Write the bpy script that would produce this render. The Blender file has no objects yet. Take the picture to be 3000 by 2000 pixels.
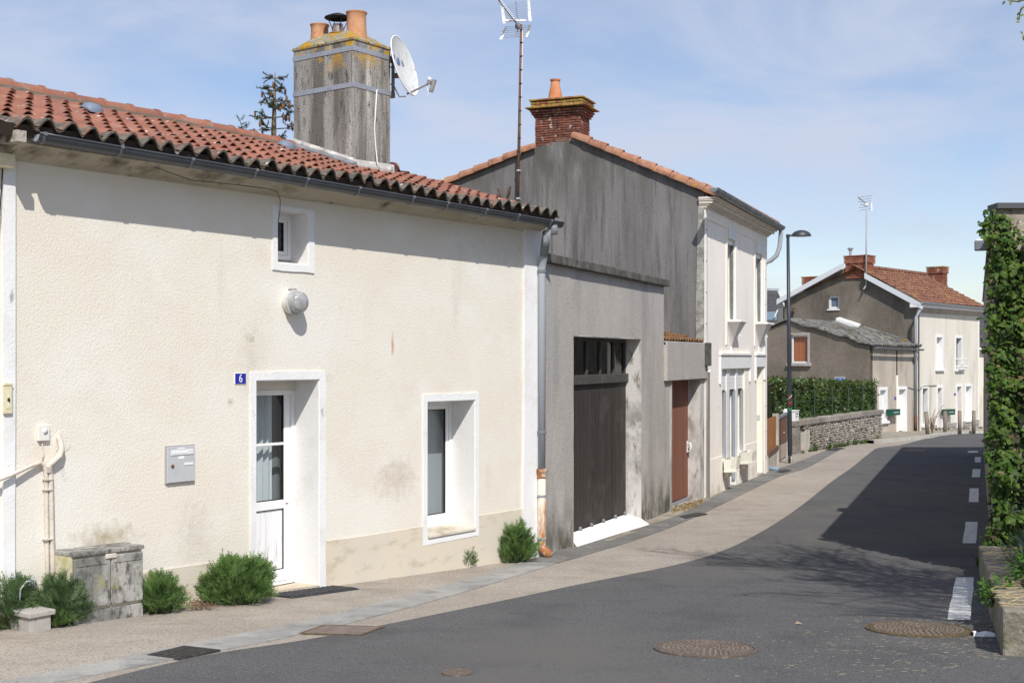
import bpy, bmesh, math, random
from mathutils import Vector as V, Matrix, noise as mnoise
from mathutils.geometry import tessellate_polygon

random.seed(11)
R = math.radians
scene = bpy.context.scene
COL = scene.collection

# ---------------------------------------------------------------- camera
FPX, CX, Y0, CAMZ = 3700.0, 1500.0, 1048.0, 2.4     # focal length and horizon in pixels of the 3000 px wide photograph
cam_data = bpy.data.cameras.new('camera')
cam_data.sensor_width = 36.0
cam_data.lens = 36.0 * FPX / 3000.0
cam_data.shift_y = (Y0 - 1000.0) / 3000.0
cam_data.clip_end = 2000.0
cam_data.clip_start = 0.05
cam = bpy.data.objects.new('camera', cam_data)
COL.objects.link(cam)
cam.location = (0, 0, CAMZ)
cam.rotation_euler = (R(90), 0, 0)
scene.camera = cam

# ---------------------------------------------------------------- sky, sun, exposure
SUN_AZ, SUN_EL = R(-13.5), R(46.5)                   # the way the light travels, measured from +Y towards +X; its height
ldir = V((math.sin(SUN_AZ) * math.cos(SUN_EL), math.cos(SUN_AZ) * math.cos(SUN_EL), -math.sin(SUN_EL)))
world = bpy.data.worlds.new('World')
scene.world = world
world.use_nodes = True
wn, wl = world.node_tree.nodes, world.node_tree.links
wn.clear()
w_out = wn.new('ShaderNodeOutputWorld')
w_bg = wn.new('ShaderNodeBackground')
w_sky = wn.new('ShaderNodeTexSky')
w_sky.sky_type = 'NISHITA'
w_sky.sun_disc = False
w_sky.sun_elevation = SUN_EL
w_sky.sun_rotation = math.atan2(-ldir.x, -ldir.y)
w_sky.air_density = 1.0
w_sky.dust_density = 0.4
w_sky.ozone_density = 2.2
w_bg.inputs['Strength'].default_value = 0.142
# thin high cloud veils all round the sky
w_tc = wn.new('ShaderNodeTexCoord')
w_map = wn.new('ShaderNodeMapping')
w_map.inputs['Scale'].default_value = (1.1, 1.1, 4.2)
w_map.inputs['Rotation'].default_value = (0.15, 0.28, 0.3)
w_n = wn.new('ShaderNodeTexNoise')
w_n.inputs['Scale'].default_value = 2.3
w_n.inputs['Detail'].default_value = 7
w_n.inputs['Roughness'].default_value = 0.55
w_n.inputs['Distortion'].default_value = 0.5
w_rmp = wn.new('ShaderNodeMapRange')
w_rmp.inputs[1].default_value = 0.41
w_rmp.inputs[2].default_value = 0.62
w_rmp.inputs[3].default_value = 0.04
w_rmp.inputs[4].default_value = 0.85
w_mix = wn.new('ShaderNodeMix')
w_mix.data_type = 'RGBA'
w_mix.inputs[7].default_value = (4.6, 5.3, 6.2, 1)
wl.new(w_tc.outputs['Generated'], w_map.inputs['Vector'])
wl.new(w_map.outputs['Vector'], w_n.inputs['Vector'])
wl.new(w_n.outputs['Fac'], w_rmp.inputs[0])
wl.new(w_rmp.outputs[0], w_mix.inputs[0])
wl.new(w_sky.outputs['Color'], w_mix.inputs[6])
w_tint = wn.new('ShaderNodeMix'); w_tint.data_type = 'RGBA'; w_tint.blend_type = 'MULTIPLY'
w_tint.inputs[0].default_value = 1.0
w_tint.inputs[7].default_value = (0.95, 0.895, 0.93, 1)
wl.new(w_mix.outputs[2], w_tint.inputs[6])
wl.new(w_tint.outputs[2], w_bg.inputs['Color'])
wl.new(w_bg.outputs['Background'], w_out.inputs['Surface'])

sun_data = bpy.data.lights.new('sun', 'SUN')
sun_data.energy = 4.6
sun_data.angle = R(0.5)
sun_data.color = (1.0, 0.955, 0.89)
sun = bpy.data.objects.new('sun', sun_data)
COL.objects.link(sun)
sun.rotation_euler = ldir.to_track_quat('-Z', 'Y').to_euler()
sun.location = (20, -30, 40)

vs = scene.view_settings
vs.view_transform = 'Standard'
vs.look = 'None'
vs.exposure = 0.0
vs.gamma = 1.0
vs.use_curve_mapping = False

# ---------------------------------------------------------------- pixel and ground helpers
GP = [(-60, 0.2), (-20, 0.9), (0, 1.6), (6, 1.95), (10.5, 2.22), (13.2, 2.40), (16.4, 2.58), (20, 2.69), (25, 2.77),
      (31, 2.83), (39, 2.95), (48, 3.2), (58, 3.5), (66, 3.78), (90, 4.4), (300, 6.0)]
def gz(y):
    """height of the street at distance y (the street falls away from the camera)"""
    if y <= GP[0][0]: return CAMZ - GP[0][1]
    if y >= GP[-1][0]: return CAMZ - GP[-1][1]
    for i in range(len(GP) - 1):
        if GP[i][0] <= y <= GP[i + 1][0]:
            break
    x0, a = GP[i]; x1, b = GP[i + 1]
    def sl(k):
        if k <= 0 or k >= len(GP) - 1: return 0.03
        return (GP[k + 1][1] - GP[k - 1][1]) / (GP[k + 1][0] - GP[k - 1][0])
    t = (y - x0) / (x1 - x0); h = x1 - x0
    m0, m1 = sl(i) * h, sl(i + 1) * h
    v = (2*t**3 - 3*t*t + 1) * a + (t**3 - 2*t*t + t) * m0 + (-2*t**3 + 3*t*t) * b + (t**3 - t*t) * m1
    return CAMZ - v
def at(px, py, d):
    return V(((px - CX) / FPX * d, d, CAMZ + (Y0 - py) / FPX * d))
def gpt(px, py, up=0.0):
    """point of the street seen at a pixel"""
    lo, hi = 2.0, 120.0
    k = (py - Y0) / FPX
    for _ in range(50):
        m = (lo + hi) / 2
        if CAMZ - k * m > gz(m): lo = m
        else: hi = m
    p = at(px, py, lo)
    p.z = gz(lo) + up
    return p

class Fr:
    """a vertical plane: s runs along it, o is the distance out of it, z is up"""
    def __init__(self, O, u, flip=False):
        self.O = V((O[0], O[1])); self.u = V((u[0], u[1])).normalized()
        self.w = V((self.u.y, -self.u.x)) * (-1 if flip else 1)
    def P(self, s, o, z):
        p = self.O + self.u * s + self.w * o
        return V((p.x, p.y, z))
    def s(self, px, o=0.0):
        r = (px - CX) / FPX
        q = self.O + self.w * o
        return (r * q.y - q.x) / (self.u.x - r * self.u.y)
    def d(self, px, o=0.0):
        return self.P(self.s(px, o), o, 0).y
    def z(self, px, py, o=0.0):
        return CAMZ + (Y0 - py) / FPX * self.d(px, o)
    def g(self, s, o=0.0):
        return gz(self.P(s, o, 0).y)
    def M(self, s, o, z):
        """matrix with local x along, local y into the wall (or out, for flipped frames), z up"""
        p = self.P(s, o, z)
        y = V((-self.u.y, self.u.x))
        return Matrix(((self.u.x, y.x, 0, p.x), (self.u.y, y.y, 0, p.y), (0, 0, 1, p.z), (0, 0, 0, 1)))

# ---------------------------------------------------------------- mesh builder
class MB:
    def __init__(self):
        self.v = []; self.f = []
    def add(self, vs, fs):
        n = len(self.v)
        self.v += [tuple(p) for p in vs]
        self.f += [tuple(i + n for i in q) for q in fs]
        return self
    def hexa(self, p):
        return self.add(p, [(0,3,2,1), (4,5,6,7), (0,1,5,4), (1,2,6,5), (2,3,7,6), (3,0,4,7)])
    def box(self, fr, s0, s1, o0, o1, z0, z1):
        P = fr.P
        return self.hexa([P(s0,o0,z0), P(s1,o0,z0), P(s1,o1,z0), P(s0,o1,z0), P(s0,o0,z1), P(s1,o0,z1), P(s1,o1,z1), P(s0,o1,z1)])
    def abox(self, x0, x1, y0, y1, z0, z1):
        return self.hexa([(x0,y0,z0), (x1,y0,z0), (x1,y1,z0), (x0,y1,z0), (x0,y0,z1), (x1,y0,z1), (x1,y1,z1), (x0,y1,z1)])
    def quad(self, a, b, c, d):
        return self.add([a, b, c, d], [(0, 1, 2, 3)])
    def poly3(self, pts):
        return self.add(pts, [tuple(range(len(pts)))])
    def slab(self, pts, t):
        """a flat polygon of points, thickened downwards by t"""
        n = len(pts)
        vs = [V(p) for p in pts] + [V(p) - V((0, 0, t)) for p in pts]
        fs = [tuple(range(n)), tuple(range(2*n - 1, n - 1, -1))] + [(i, i + n, (i + 1) % n + n, (i + 1) % n) for i in range(n)]
        return self.add(vs, fs)
    def prism(self, fr, poly, o0, o1, holes=()):
        loops = [list(poly)] + [list(h) for h in holes]
        tri = tessellate_polygon([[V((a, b, 0)) for a, b in L] for L in loops])
        flat = [p for L in loops for p in L]
        n = len(flat)
        vs = [fr.P(a, o1, b) for a, b in flat] + [fr.P(a, o0, b) for a, b in flat]
        fs = [tuple(t) for t in tri] + [tuple(i + n for i in reversed(t)) for t in tri]
        k = 0
        for L in loops:
            m = len(L)
            fs += [(k + i, k + (i + 1) % m, n + k + (i + 1) % m, n + k + i) for i in range(m)]
            k += m
        return self.add(vs, fs)
    def tube(self, pts, r, n=8, cap=True):
        pts = [V(p) for p in pts]
        rs = r if isinstance(r, (list, tuple)) else [r] * len(pts)
        ref = V((0, 0, 1))
        rings = []
        prev = None
        for i, p in enumerate(pts):
            a = pts[max(0, i - 1)]; b = pts[min(len(pts) - 1, i + 1)]
            t = (b - a)
            if t.length < 1e-9: t = V((0, 0, 1))
            t.normalize()
            if prev is None:
                x = t.cross(V((0, 0, 1)) if abs(t.z) < 0.9 else V((1, 0, 0))).normalized()
            else:
                x = prev - t * prev.dot(t)
                if x.length < 1e-6: x = t.cross(V((0.3, 0.5, 0.8)))
                x.normalize()
            prev = x
            y = t.cross(x)
            rings.append([p + (x * math.cos(2*math.pi*k/n) + y * math.sin(2*math.pi*k/n)) * rs[i] for k in range(n)])
        vs = [q for g in rings for q in g]
        fs = []
        for i in range(len(pts) - 1):
            fs += [(i*n + k, i*n + (k+1) % n, (i+1)*n + (k+1) % n, (i+1)*n + k) for k in range(n)]
        if cap:
            fs += [tuple(range(n - 1, -1, -1)), tuple(range((len(pts)-1)*n, len(pts)*n))]
        return self.add(vs, fs)
    def lathe(self, prof, c, n=20, axis=None, cap=True):
        c = V(c)
        ax = V(axis).normalized() if axis is not None else V((0, 0, 1))
        x = ax.cross(V((0, 1, 0)) if abs(ax.y) < 0.9 else V((1, 0, 0))).normalized()
        y = ax.cross(x)
        vs = []
        for r, h in prof:
            vs += [c + ax * h + (x * math.cos(2*math.pi*k/n) + y * math.sin(2*math.pi*k/n)) * r for k in range(n)]
        fs = []
        for i in range(len(prof) - 1):
            fs += [(i*n + k, i*n + (k+1) % n, (i+1)*n + (k+1) % n, (i+1)*n + k) for k in range(n)]
        if cap:
            fs += [tuple(range(n - 1, -1, -1)), tuple(range((len(prof)-1)*n, len(prof)*n))]
        return self.add(vs, fs)
    def sheet(self, rows):
        """grid of points"""
        m = len(rows[0])
        vs = [p for r in rows for p in r]
        fs = [(i*m + j, i*m + j + 1, (i+1)*m + j + 1, (i+1)*m + j) for i in range(len(rows) - 1) for j in range(m - 1)]
        return self.add(vs, fs)
    def mesh(self, name, smooth=False, fix=True):
        me = bpy.data.meshes.new(name)
        me.from_pydata(self.v, [], self.f)
        if fix and len(self.f) < 6000:
            bm = bmesh.new(); bm.from_mesh(me)
            bmesh.ops.recalc_face_normals(bm, faces=bm.faces)
            bm.to_mesh(me); bm.free()
        if smooth:
            me.polygons.foreach_set('use_smooth', [True] * len(me.polygons))
        me.update()
        return me
    def obj(self, name, mat, parent=None, smooth=False, bevel=0.0, fix=True, label=None, kind=None, angle=None):
        me = self.mesh(name, smooth or angle is not None, fix)
        me.materials.append(mat)
        if angle is not None:
            me.set_sharp_from_angle(angle=R(angle))
        return link(name, me, parent, bevel=bevel, label=label, kind=kind)

ROOT_INV = {}
def link(name, me, parent=None, matrix=None, bevel=0.0, label=None, kind=None):
    o = bpy.data.objects.new(name, me)
    COL.objects.link(o)
    if parent is not None:
        o.parent = parent
        if parent.name in ROOT_INV: o.matrix_parent_inverse = ROOT_INV[parent.name]
    if matrix is not None: o.matrix_basis = matrix
    if bevel:
        b = o.modifiers.new('bevel', 'BEVEL'); b.width = bevel; b.segments = 2; b.limit_method = 'ANGLE'; b.angle_limit = R(40)
    if label: o['label'] = label
    if kind: o['kind'] = kind
    return o
def thing(name, label, cat, loc, group=None):
    o = bpy.data.objects.new(name, None)
    COL.objects.link(o)
    o.location = loc
    o.empty_display_size = 0.2
    ROOT_INV[o.name] = Matrix.Translation(-V(loc))
    o['label'] = label; o['category'] = cat
    if group: o['group'] = group
    return o
def tag(o, label, cat, group=None):
    o['label'] = label; o['category'] = cat
    if group: o['group'] = group
    return o
def struct(o):
    o['kind'] = 'structure'
    return o
def rect(s0, s1, z0, z1):
    return [(s0, z0), (s1, z0), (s1, z1), (s0, z1)]
def lerp(a, b, t): return a + (b - a) * t
def text_mesh(txt, size, name, mat, parent, M4, extrude=0.001):
    cu = bpy.data.curves.new(name, 'FONT')
    cu.body = txt; cu.size = size; cu.align_x = 'CENTER'; cu.align_y = 'CENTER'; cu.extrude = extrude
    tmp = bpy.data.objects.new(name, cu)
    COL.objects.link(tmp)
    bpy.context.view_layer.update()
    me = bpy.data.meshes.new_from_object(tmp.evaluated_get(bpy.context.evaluated_depsgraph_get()))
    bpy.data.objects.remove(tmp)
    bpy.data.curves.remove(cu)
    me.materials.clear(); me.materials.append(mat)
    return link(name, me, parent, matrix=M4)

# ---------------------------------------------------------------- materials
def mat(name, col, rough=0.85, layers=(), bump=(), metal=0.0, spec=0.3, rnd=0.0, coat=0.0, trans=0.0, spots=()):
    """layers: (colour, scale or (x,y,z) scale, low, high[, detail[, zlow, zhigh]]) mixed over the base by world-space noise;
    bump: (scale, strength[, 'v' for cells]); rnd: brightness spread between objects"""
    m = bpy.data.materials.new(name)
    m.use_nodes = True
    nt = m.node_tree; N = nt.nodes; L = nt.links
    bs = N['Principled BSDF']
    bs.inputs['Roughness'].default_value = rough
    bs.inputs['Metallic'].default_value = metal
    bs.inputs['Specular IOR Level'].default_value = spec
    if coat: bs.inputs['Coat Weight'].default_value = coat
    geo = N.new('ShaderNodeNewGeometry')
    cur = None
    def vec(sc):
        if not isinstance(sc, (tuple, list)): sc = (sc, sc, sc)
        mu = N.new('ShaderNodeVectorMath'); mu.operation = 'MULTIPLY'
        mu.inputs[1].default_value = sc
        L.new(geo.outputs['Position'], mu.inputs[0])
        return mu.outputs[0]
    def mixc(a, b, fac):
        x = N.new('ShaderNodeMix'); x.data_type = 'RGBA'
        if isinstance(a, tuple): x.inputs[6].default_value = (*a, 1)
        else: L.new(a, x.inputs[6])
        if isinstance(b, tuple): x.inputs[7].default_value = (*b, 1)
        else: L.new(b, x.inputs[7])
        L.new(fac, x.inputs[0])
        return x.outputs[2]
    cur = tuple(col)
    for i, ly in enumerate(layers):
        c, sc, lo, hi = ly[:4]
        nz = N.new('ShaderNodeTexNoise')
        nz.inputs['Scale'].default_value = 1.0
        nz.inputs['Detail'].default_value = ly[4] if len(ly) > 4 else 5
        nz.inputs['Roughness'].default_value = 0.6
        ad = N.new('ShaderNodeVectorMath'); ad.operation = 'ADD'
        ad.inputs[1].default_value = (i * 7.31, i * 3.17, i * 5.9)
        L.new(vec(sc), ad.inputs[0])
        L.new(ad.outputs[0], nz.inputs['Vector'])
        mr = N.new('ShaderNodeMapRange')
        mr.inputs[1].default_value = lo; mr.inputs[2].default_value = hi
        L.new(nz.outputs['Fac'], mr.inputs[0])
        fac = mr.outputs[0]
        if len(ly) > 6:                       # a stain that keeps to a height band
            sx = N.new('ShaderNodeSeparateXYZ'); L.new(geo.outputs['Position'], sx.inputs[0])
            m2 = N.new('ShaderNodeMapRange'); m2.inputs[1].default_value = ly[5]; m2.inputs[2].default_value = ly[6]
            L.new(sx.outputs['Z'], m2.inputs[0])
            mm = N.new('ShaderNodeMath'); mm.operation = 'MULTIPLY'
            L.new(fac, mm.inputs[0]); L.new(m2.outputs[0], mm.inputs[1])
            fac = mm.outputs[0]
        cur = mixc(cur, tuple(c), fac)
    for c, ctr, rad, amt in spots:            # single stains with ragged edges: colour, centre, radii, strength
        sb = N.new('ShaderNodeVectorMath'); sb.operation = 'SUBTRACT'; sb.inputs[1].default_value = ctr
        L.new(geo.outputs['Position'], sb.inputs[0])
        dv = N.new('ShaderNodeVectorMath'); dv.operation = 'DIVIDE'; dv.inputs[1].default_value = rad
        L.new(sb.outputs[0], dv.inputs[0])
        ln = N.new('ShaderNodeVectorMath'); ln.operation = 'LENGTH'; L.new(dv.outputs[0], ln.inputs[0])
        nz = N.new('ShaderNodeTexNoise'); nz.inputs['Scale'].default_value = 14.0; nz.inputs['Detail'].default_value = 6
        L.new(geo.outputs['Position'], nz.inputs['Vector'])
        ad = N.new('ShaderNodeMath'); ad.operation = 'MULTIPLY_ADD'; ad.inputs[1].default_value = 1.6; L.new(nz.outputs['Fac'], ad.inputs[0]); L.new(ln.outputs['Value'], ad.inputs[2])
        mr = N.new('ShaderNodeMapRange'); mr.inputs[1].default_value = 1.75; mr.inputs[2].default_value = 0.7; mr.inputs[3].default_value = 0.0; mr.inputs[4].default_value = amt
        L.new(ad.outputs[0], mr.inputs[0])
        cur = mixc(cur, tuple(c), mr.outputs[0])
    if rnd:
        oi = N.new('ShaderNodeObjectInfo')
        hs = N.new('ShaderNodeHueSaturation')
        mr = N.new('ShaderNodeMapRange'); mr.inputs[3].default_value = 1 - rnd; mr.inputs[4].default_value = 1 + rnd
        L.new(oi.outputs['Random'], mr.inputs[0]); L.new(mr.outputs[0], hs.inputs['Value'])
        if isinstance(cur, tuple): hs.inputs['Color'].default_value = (*cur, 1)
        else: L.new(cur, hs.inputs['Color'])
        cur = hs.outputs['Color']
    if isinstance(cur, tuple): bs.inputs['Base Color'].default_value = (*cur, 1)
    else: L.new(cur, bs.inputs['Base Color'])
    prev = None
    for b in bump:
        if len(b) > 2 and b[2] == 'v':
            t = N.new('ShaderNodeTexVoronoi'); t.feature = 'SMOOTH_F1'; t.inputs['Smoothness'].default_value = 0.5
            out = t.outputs['Distance']
        else:
            t = N.new('ShaderNodeTexNoise'); t.inputs['Detail'].default_value = 3; out = t.outputs['Fac']
        t.inputs['Scale'].default_value = 1.0
        L.new(vec(b[0]), t.inputs['Vector'])
        bp = N.new('ShaderNodeBump')
        bp.inputs['Strength'].default_value = min(1.0, b[1])
        sc0 = b[0] if not isinstance(b[0], (tuple, list)) else max(b[0])
        bp.inputs['Distance'].default_value = 0.6 / sc0
        L.new(out, bp.inputs['Height'])
        if prev is not None: L.new(prev, bp.inputs['Normal'])
        prev = bp.outputs['Normal']
    if prev is not None: L.new(prev, bs.inputs['Normal'])
    if trans:
        tr = N.new('ShaderNodeBsdfTranslucent')
        if isinstance(cur, tuple): tr.inputs['Color'].default_value = (*cur, 1)
        else: L.new(cur, tr.inputs['Color'])
        mx = N.new('ShaderNodeMixShader'); mx.inputs[0].default_value = trans
        L.new(bs.outputs[0], mx.inputs[1]); L.new(tr.outputs[0], mx.inputs[2])
        L.new(mx.outputs[0], N['Material Output'].inputs['Surface'])
    return m
def glass_mat(name, tint=(0.75, 0.8, 0.82), refl=1.0):
    m = bpy.data.materials.new(name); m.use_nodes = True
    nt = m.node_tree; N = nt.nodes; L = nt.links
    N.remove(N['Principled BSDF'])
    tr = N.new('ShaderNodeBsdfTransparent'); tr.inputs[0].default_value = (*tint, 1)
    gl = N.new('ShaderNodeBsdfGlossy'); gl.inputs['Roughness'].default_value = 0.02
    fr = N.new('ShaderNodeFresnel'); fr.inputs[0].default_value = 1.6
    ge = N.new('ShaderNodeNewGeometry'); io = N.new('ShaderNodeMapRange')       # same reflection whichever way the pane faces
    io.inputs[3].default_value = 1.55; io.inputs[4].default_value = 1 / 1.55
    L.new(ge.outputs['Backfacing'], io.inputs[0]); L.new(io.outputs[0], fr.inputs[0])
    mx = N.new('ShaderNodeMixShader')
    L.new(fr.outputs[0], mx.inputs[0]); L.new(tr.outputs[0], mx.inputs[1]); L.new(gl.outputs[0], mx.inputs[2])
    L.new(mx.outputs[0], N['Material Output'].inputs['Surface'])
    return m

m_cream = mat('cream_stucco', (0.762, 0.712, 0.612), 0.9,
    [((0.79, 0.76, 0.69), 0.9, 0.45, 0.65), ((0.75, 0.69, 0.59), 1.7, 0.5, 0.7), ((0.60, 0.565, 0.485), (2.2, 2.2, 0.35), 0.62, 0.84),
     ((0.36, 0.34, 0.28), 3.0, 0.68, 0.82), ((0.42, 0.40, 0.35), 46.0, 0.70, 0.78, 2)], [(46.0, 0.30), (115.0, 0.75)],
    spots=[((0.42, 0.39, 0.32), (-2.935, 11.886, 0.95), (0.006, 0.006, 0.55), 0.9), ((0.42, 0.39, 0.33), (-1.114, 14.424, 3.5), (0.007, 0.007, 0.4), 0.9), ((0.50, 0.47, 0.38), (-2.0, 13.3, 2.2), (0.2, 0.2, 0.12), 0.4),
           ((0.44, 0.42, 0.33), (-2.02, 12.95, 2.72), (0.09, 0.09, 0.55), 0.75), ((0.46, 0.44, 0.37), (-2.55, 12.45, 2.35), (0.25, 0.2, 0.5), 0.35), ((0.55, 0.25, 0.10), (-1.345, 14.12, 2.55), (0.03, 0.03, 0.16), 0.95),
           ((0.45, 0.36, 0.26), (-1.32, 14.2, 1.05), (0.42, 0.42, 0.30), 0.6), ((0.40, 0.33, 0.20), (-3.55, 11.1, 0.82), (0.42, 0.42, 0.16), 0.85), ((0.52, 0.45, 0.36), (-3.0, 11.9, 0.75), (0.25, 0.3, 0.4), 0.5),
           ((0.47, 0.44, 0.36), (0.0, 15.8, 3.75), (1.2, 1.4, 0.3), 0.35), ((0.45, 0.42, 0.34), (-1.2, 14.0, 3.75), (0.12, 0.14, 0.5), 0.6)])
m_white_trim = mat('white_painted_render', (0.80, 0.80, 0.79), 0.75,
    [((0.70, 0.69, 0.66), 3.0, 0.5, 0.75), ((0.42, 0.41, 0.39), (9, 9, 3.2), 0.66, 0.72, 6), ((0.55, 0.53, 0.48), 28, 0.68, 0.74)], [(40, 0.25)])
m_reveal = mat('white_reveal_paint', (0.80, 0.79, 0.77), 0.8, [((0.70, 0.68, 0.64), 2.4, 0.5, 0.75), ((0.55, 0.52, 0.46), 11, 0.68, 0.76)], [(30, 0.15)])
m_plinth = mat('beige_render', (0.665, 0.595, 0.475), 0.9,
    [((0.63, 0.58, 0.49), 2.0, 0.45, 0.62), ((0.52, 0.455, 0.345), (3, 3, 8), 0.55, 0.72), ((0.30, 0.27, 0.19), 5, 0.66, 0.80)], [(60, 0.35)])
m_soffit = mat('stained_plaster', (0.50, 0.46, 0.37), 0.9,
    [((0.40, 0.36, 0.28), 2.5, 0.45, 0.65), ((0.10, 0.075, 0.035), (2.1, 2.1, 4.5), 0.60, 0.70, 6), ((0.20, 0.19, 0.10), 5.5, 0.62, 0.74)], [(30, 0.3)])
m_tile = mat('red_roof_tile', (0.275, 0.116, 0.078), 0.85,
    [((0.32, 0.138, 0.09), 1.6, 0.45, 0.62), ((0.22, 0.095, 0.07), 4.5, 0.5, 0.68), ((0.29, 0.20, 0.16), 9, 0.54, 0.70),
     ((0.62, 0.60, 0.54), (7, 7, 9), 0.685, 0.70, 3), ((0.50, 0.30, 0.04), 9.0, 0.755, 0.78, 3)], [(70, 0.35)], rnd=0.12)
m_tile_moss = mat('mossy_eave_tile', (0.17, 0.15, 0.12), 0.95,
    [((0.26, 0.11, 0.07), 7, 0.50, 0.66), ((0.085, 0.08, 0.07), 16, 0.45, 0.62), ((0.55, 0.54, 0.47), 10, 0.68, 0.72, 3), ((0.45, 0.28, 0.03), 6, 0.71, 0.74, 3)], [(50, 0.7)], rnd=0.12)
m_ridge_bed = mat('dark_mortar', (0.13, 0.115, 0.09), 0.95, [((0.30, 0.17, 0.03), 6, 0.66, 0.72)], [(40, 0.6)])
m_deck = mat('roof_boards', (0.06, 0.045, 0.035), 0.95)
m_chimney = mat('streaked_cement_render', (0.34, 0.33, 0.305), 0.92,
    [((0.15, 0.14, 0.125), (4.2, 4.2, 0.35), 0.44, 0.60, 5), ((0.56, 0.53, 0.47), (7, 7, 0.5), 0.56, 0.70, 5), ((0.085, 0.083, 0.077), (22, 22, 6), 0.56, 0.68), ((0.085, 0.083, 0.078), 60, 0.60, 0.68, 2),
     ((0.50, 0.29, 0.03), 6.5, 0.52, 0.58, 6, 5.95, 6.3)], [(50, 0.6)])
m_chimcap = mat('lichen_covered_mortar', (0.27, 0.255, 0.22), 0.95,
    [((0.43, 0.235, 0.02), 7.0, 0.47, 0.54, 6), ((0.30, 0.24, 0.05), 14.0, 0.52, 0.60), ((0.50, 0.47, 0.41), 5.0, 0.58, 0.65), ((0.10, 0.09, 0.07), 22, 0.58, 0.66)], [(28, 0.7)])
m_pot = mat('clay_pot', (0.50, 0.25, 0.13), 0.8, [((0.60, 0.34, 0.20), 5, 0.45, 0.65), ((0.30, 0.09, 0.04), 7, 0.62, 0.70)], [(40, 0.2)])
m_pot2 = mat('terracotta_pot', (0.52, 0.20, 0.09), 0.8, [((0.60, 0.30, 0.17), 5, 0.5, 0.7)], [(40, 0.2)])
m_black_metal = mat('black_metal', (0.025, 0.025, 0.028), 0.5, metal=0.4)
m_steel = mat('stained_steel', (0.45, 0.37, 0.30), 0.35, [((0.25, 0.16, 0.10), 9, 0.5, 0.7)], metal=0.8)
m_strap = mat('galvanised_strap', (0.36, 0.385, 0.43), 0.55, [((0.28, 0.30, 0.34), 8, 0.5, 0.7)], metal=0.3)
m_dish = mat('weathered_white_dish', (0.62, 0.63, 0.62), 0.6, [((0.45, 0.45, 0.42), (9, 9, 2.5), 0.52, 0.70), ((0.36, 0.33, 0.16), 10, 0.66, 0.72), ((0.28, 0.27, 0.25), 26, 0.68, 0.74)])
m_grey_plastic = mat('grey_plastic', (0.28, 0.275, 0.255), 0.6, [((0.20, 0.195, 0.18), 9, 0.5, 0.7)])
m_cable_white = mat('white_cable', (0.72, 0.71, 0.68), 0.6)
m_cable_dark = mat('dark_cable', (0.03, 0.03, 0.03), 0.6)
m_blue_print = mat('blue_print', (0.08, 0.14, 0.36), 0.6)
m_gutter = mat('grey_plastic_gutter', (0.062, 0.068, 0.079), 0.36, [((0.085, 0.093, 0.106), 3.0, 0.5, 0.7)], spec=0.5)
m_gutter_clip = mat('gutter_clip', (0.15, 0.16, 0.178), 0.4, spec=0.5)
m_zinc = mat('zinc_pipe', (0.36, 0.385, 0.42), 0.5, [((0.27, 0.29, 0.32), (4, 4, 1.0), 0.5, 0.7)], spec=0.4)
m_zinc_dark = mat('aged_zinc', (0.17, 0.185, 0.20), 0.5, [((0.30, 0.31, 0.32), 4, 0.5, 0.7)], spec=0.4)
m_rust = mat('rusty_painted_pipe', (0.66, 0.60, 0.50), 0.8, [((0.42, 0.17, 0.055), (6, 6, 1.6), 0.50, 0.62, 6), ((0.30, 0.12, 0.045), 14, 0.60, 0.70)], [(30, 0.3)])
m_rust_cap = mat('rusty_iron', (0.36, 0.15, 0.06), 0.85, [((0.62, 0.52, 0.40), 10, 0.52, 0.64), ((0.22, 0.09, 0.04), 16, 0.55, 0.7)], [(40, 0.4)])
m_pvc = mat('white_pvc', (0.82, 0.82, 0.82), 0.35, [((0.76, 0.76, 0.755), 4, 0.45, 0.7)], spec=0.5)
m_pvc_dirty = mat('white_pvc_streaked', (0.80, 0.80, 0.81), 0.4, [((0.66, 0.66, 0.68), (26, 26, 0.7), 0.52, 0.68), ((0.20, 0.19, 0.17), (24, 24, 3), 0.56, 0.72, 5, 0.62, 0.28)], spec=0.5)
m_seal = mat('black_rubber', (0.02, 0.02, 0.02), 0.6)
m_glass = glass_mat('window_glass')
m_curtain = mat('net_curtain', (0.80, 0.81, 0.81), 0.9, trans=0.15)
m_curtain_grey = mat('grey_blind', (0.46, 0.475, 0.475), 0.9)
m_sheer = mat('sheer_curtain', (0.26, 0.275, 0.28), 0.9)
m_room = mat('dark_room', (0.09, 0.095, 0.095), 0.95)
m_cream_plastic = mat('yellowed_plastic', (0.68, 0.62, 0.42), 0.55, [((0.60, 0.53, 0.34), 12, 0.5, 0.7)])
m_conduit = mat('painted_conduit', (0.66, 0.60, 0.52), 0.8, [((0.52, 0.46, 0.39), 8, 0.5, 0.7), ((0.30, 0.27, 0.23), 30, 0.68, 0.75)], [(30, 0.25)])
m_alu = mat('painted_aluminium', (0.50, 0.51, 0.52), 0.42, [((0.46, 0.47, 0.485), 6, 0.5, 0.7)], spec=0.5)
m_alu_light = mat('pale_plastic', (0.70, 0.71, 0.73), 0.4)
m_brass = mat('brass_lock', (0.30, 0.20, 0.07), 0.4, metal=0.8)
m_enamel_blue = mat('blue_enamel', (0.018, 0.022, 0.33), 0.25, spec=0.5)
m_sign_blue = mat('blue_sign_paint', (0.05, 0.13, 0.47), 0.4)
m_white = mat('white_paint', (0.82, 0.82, 0.82), 0.5)
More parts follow.
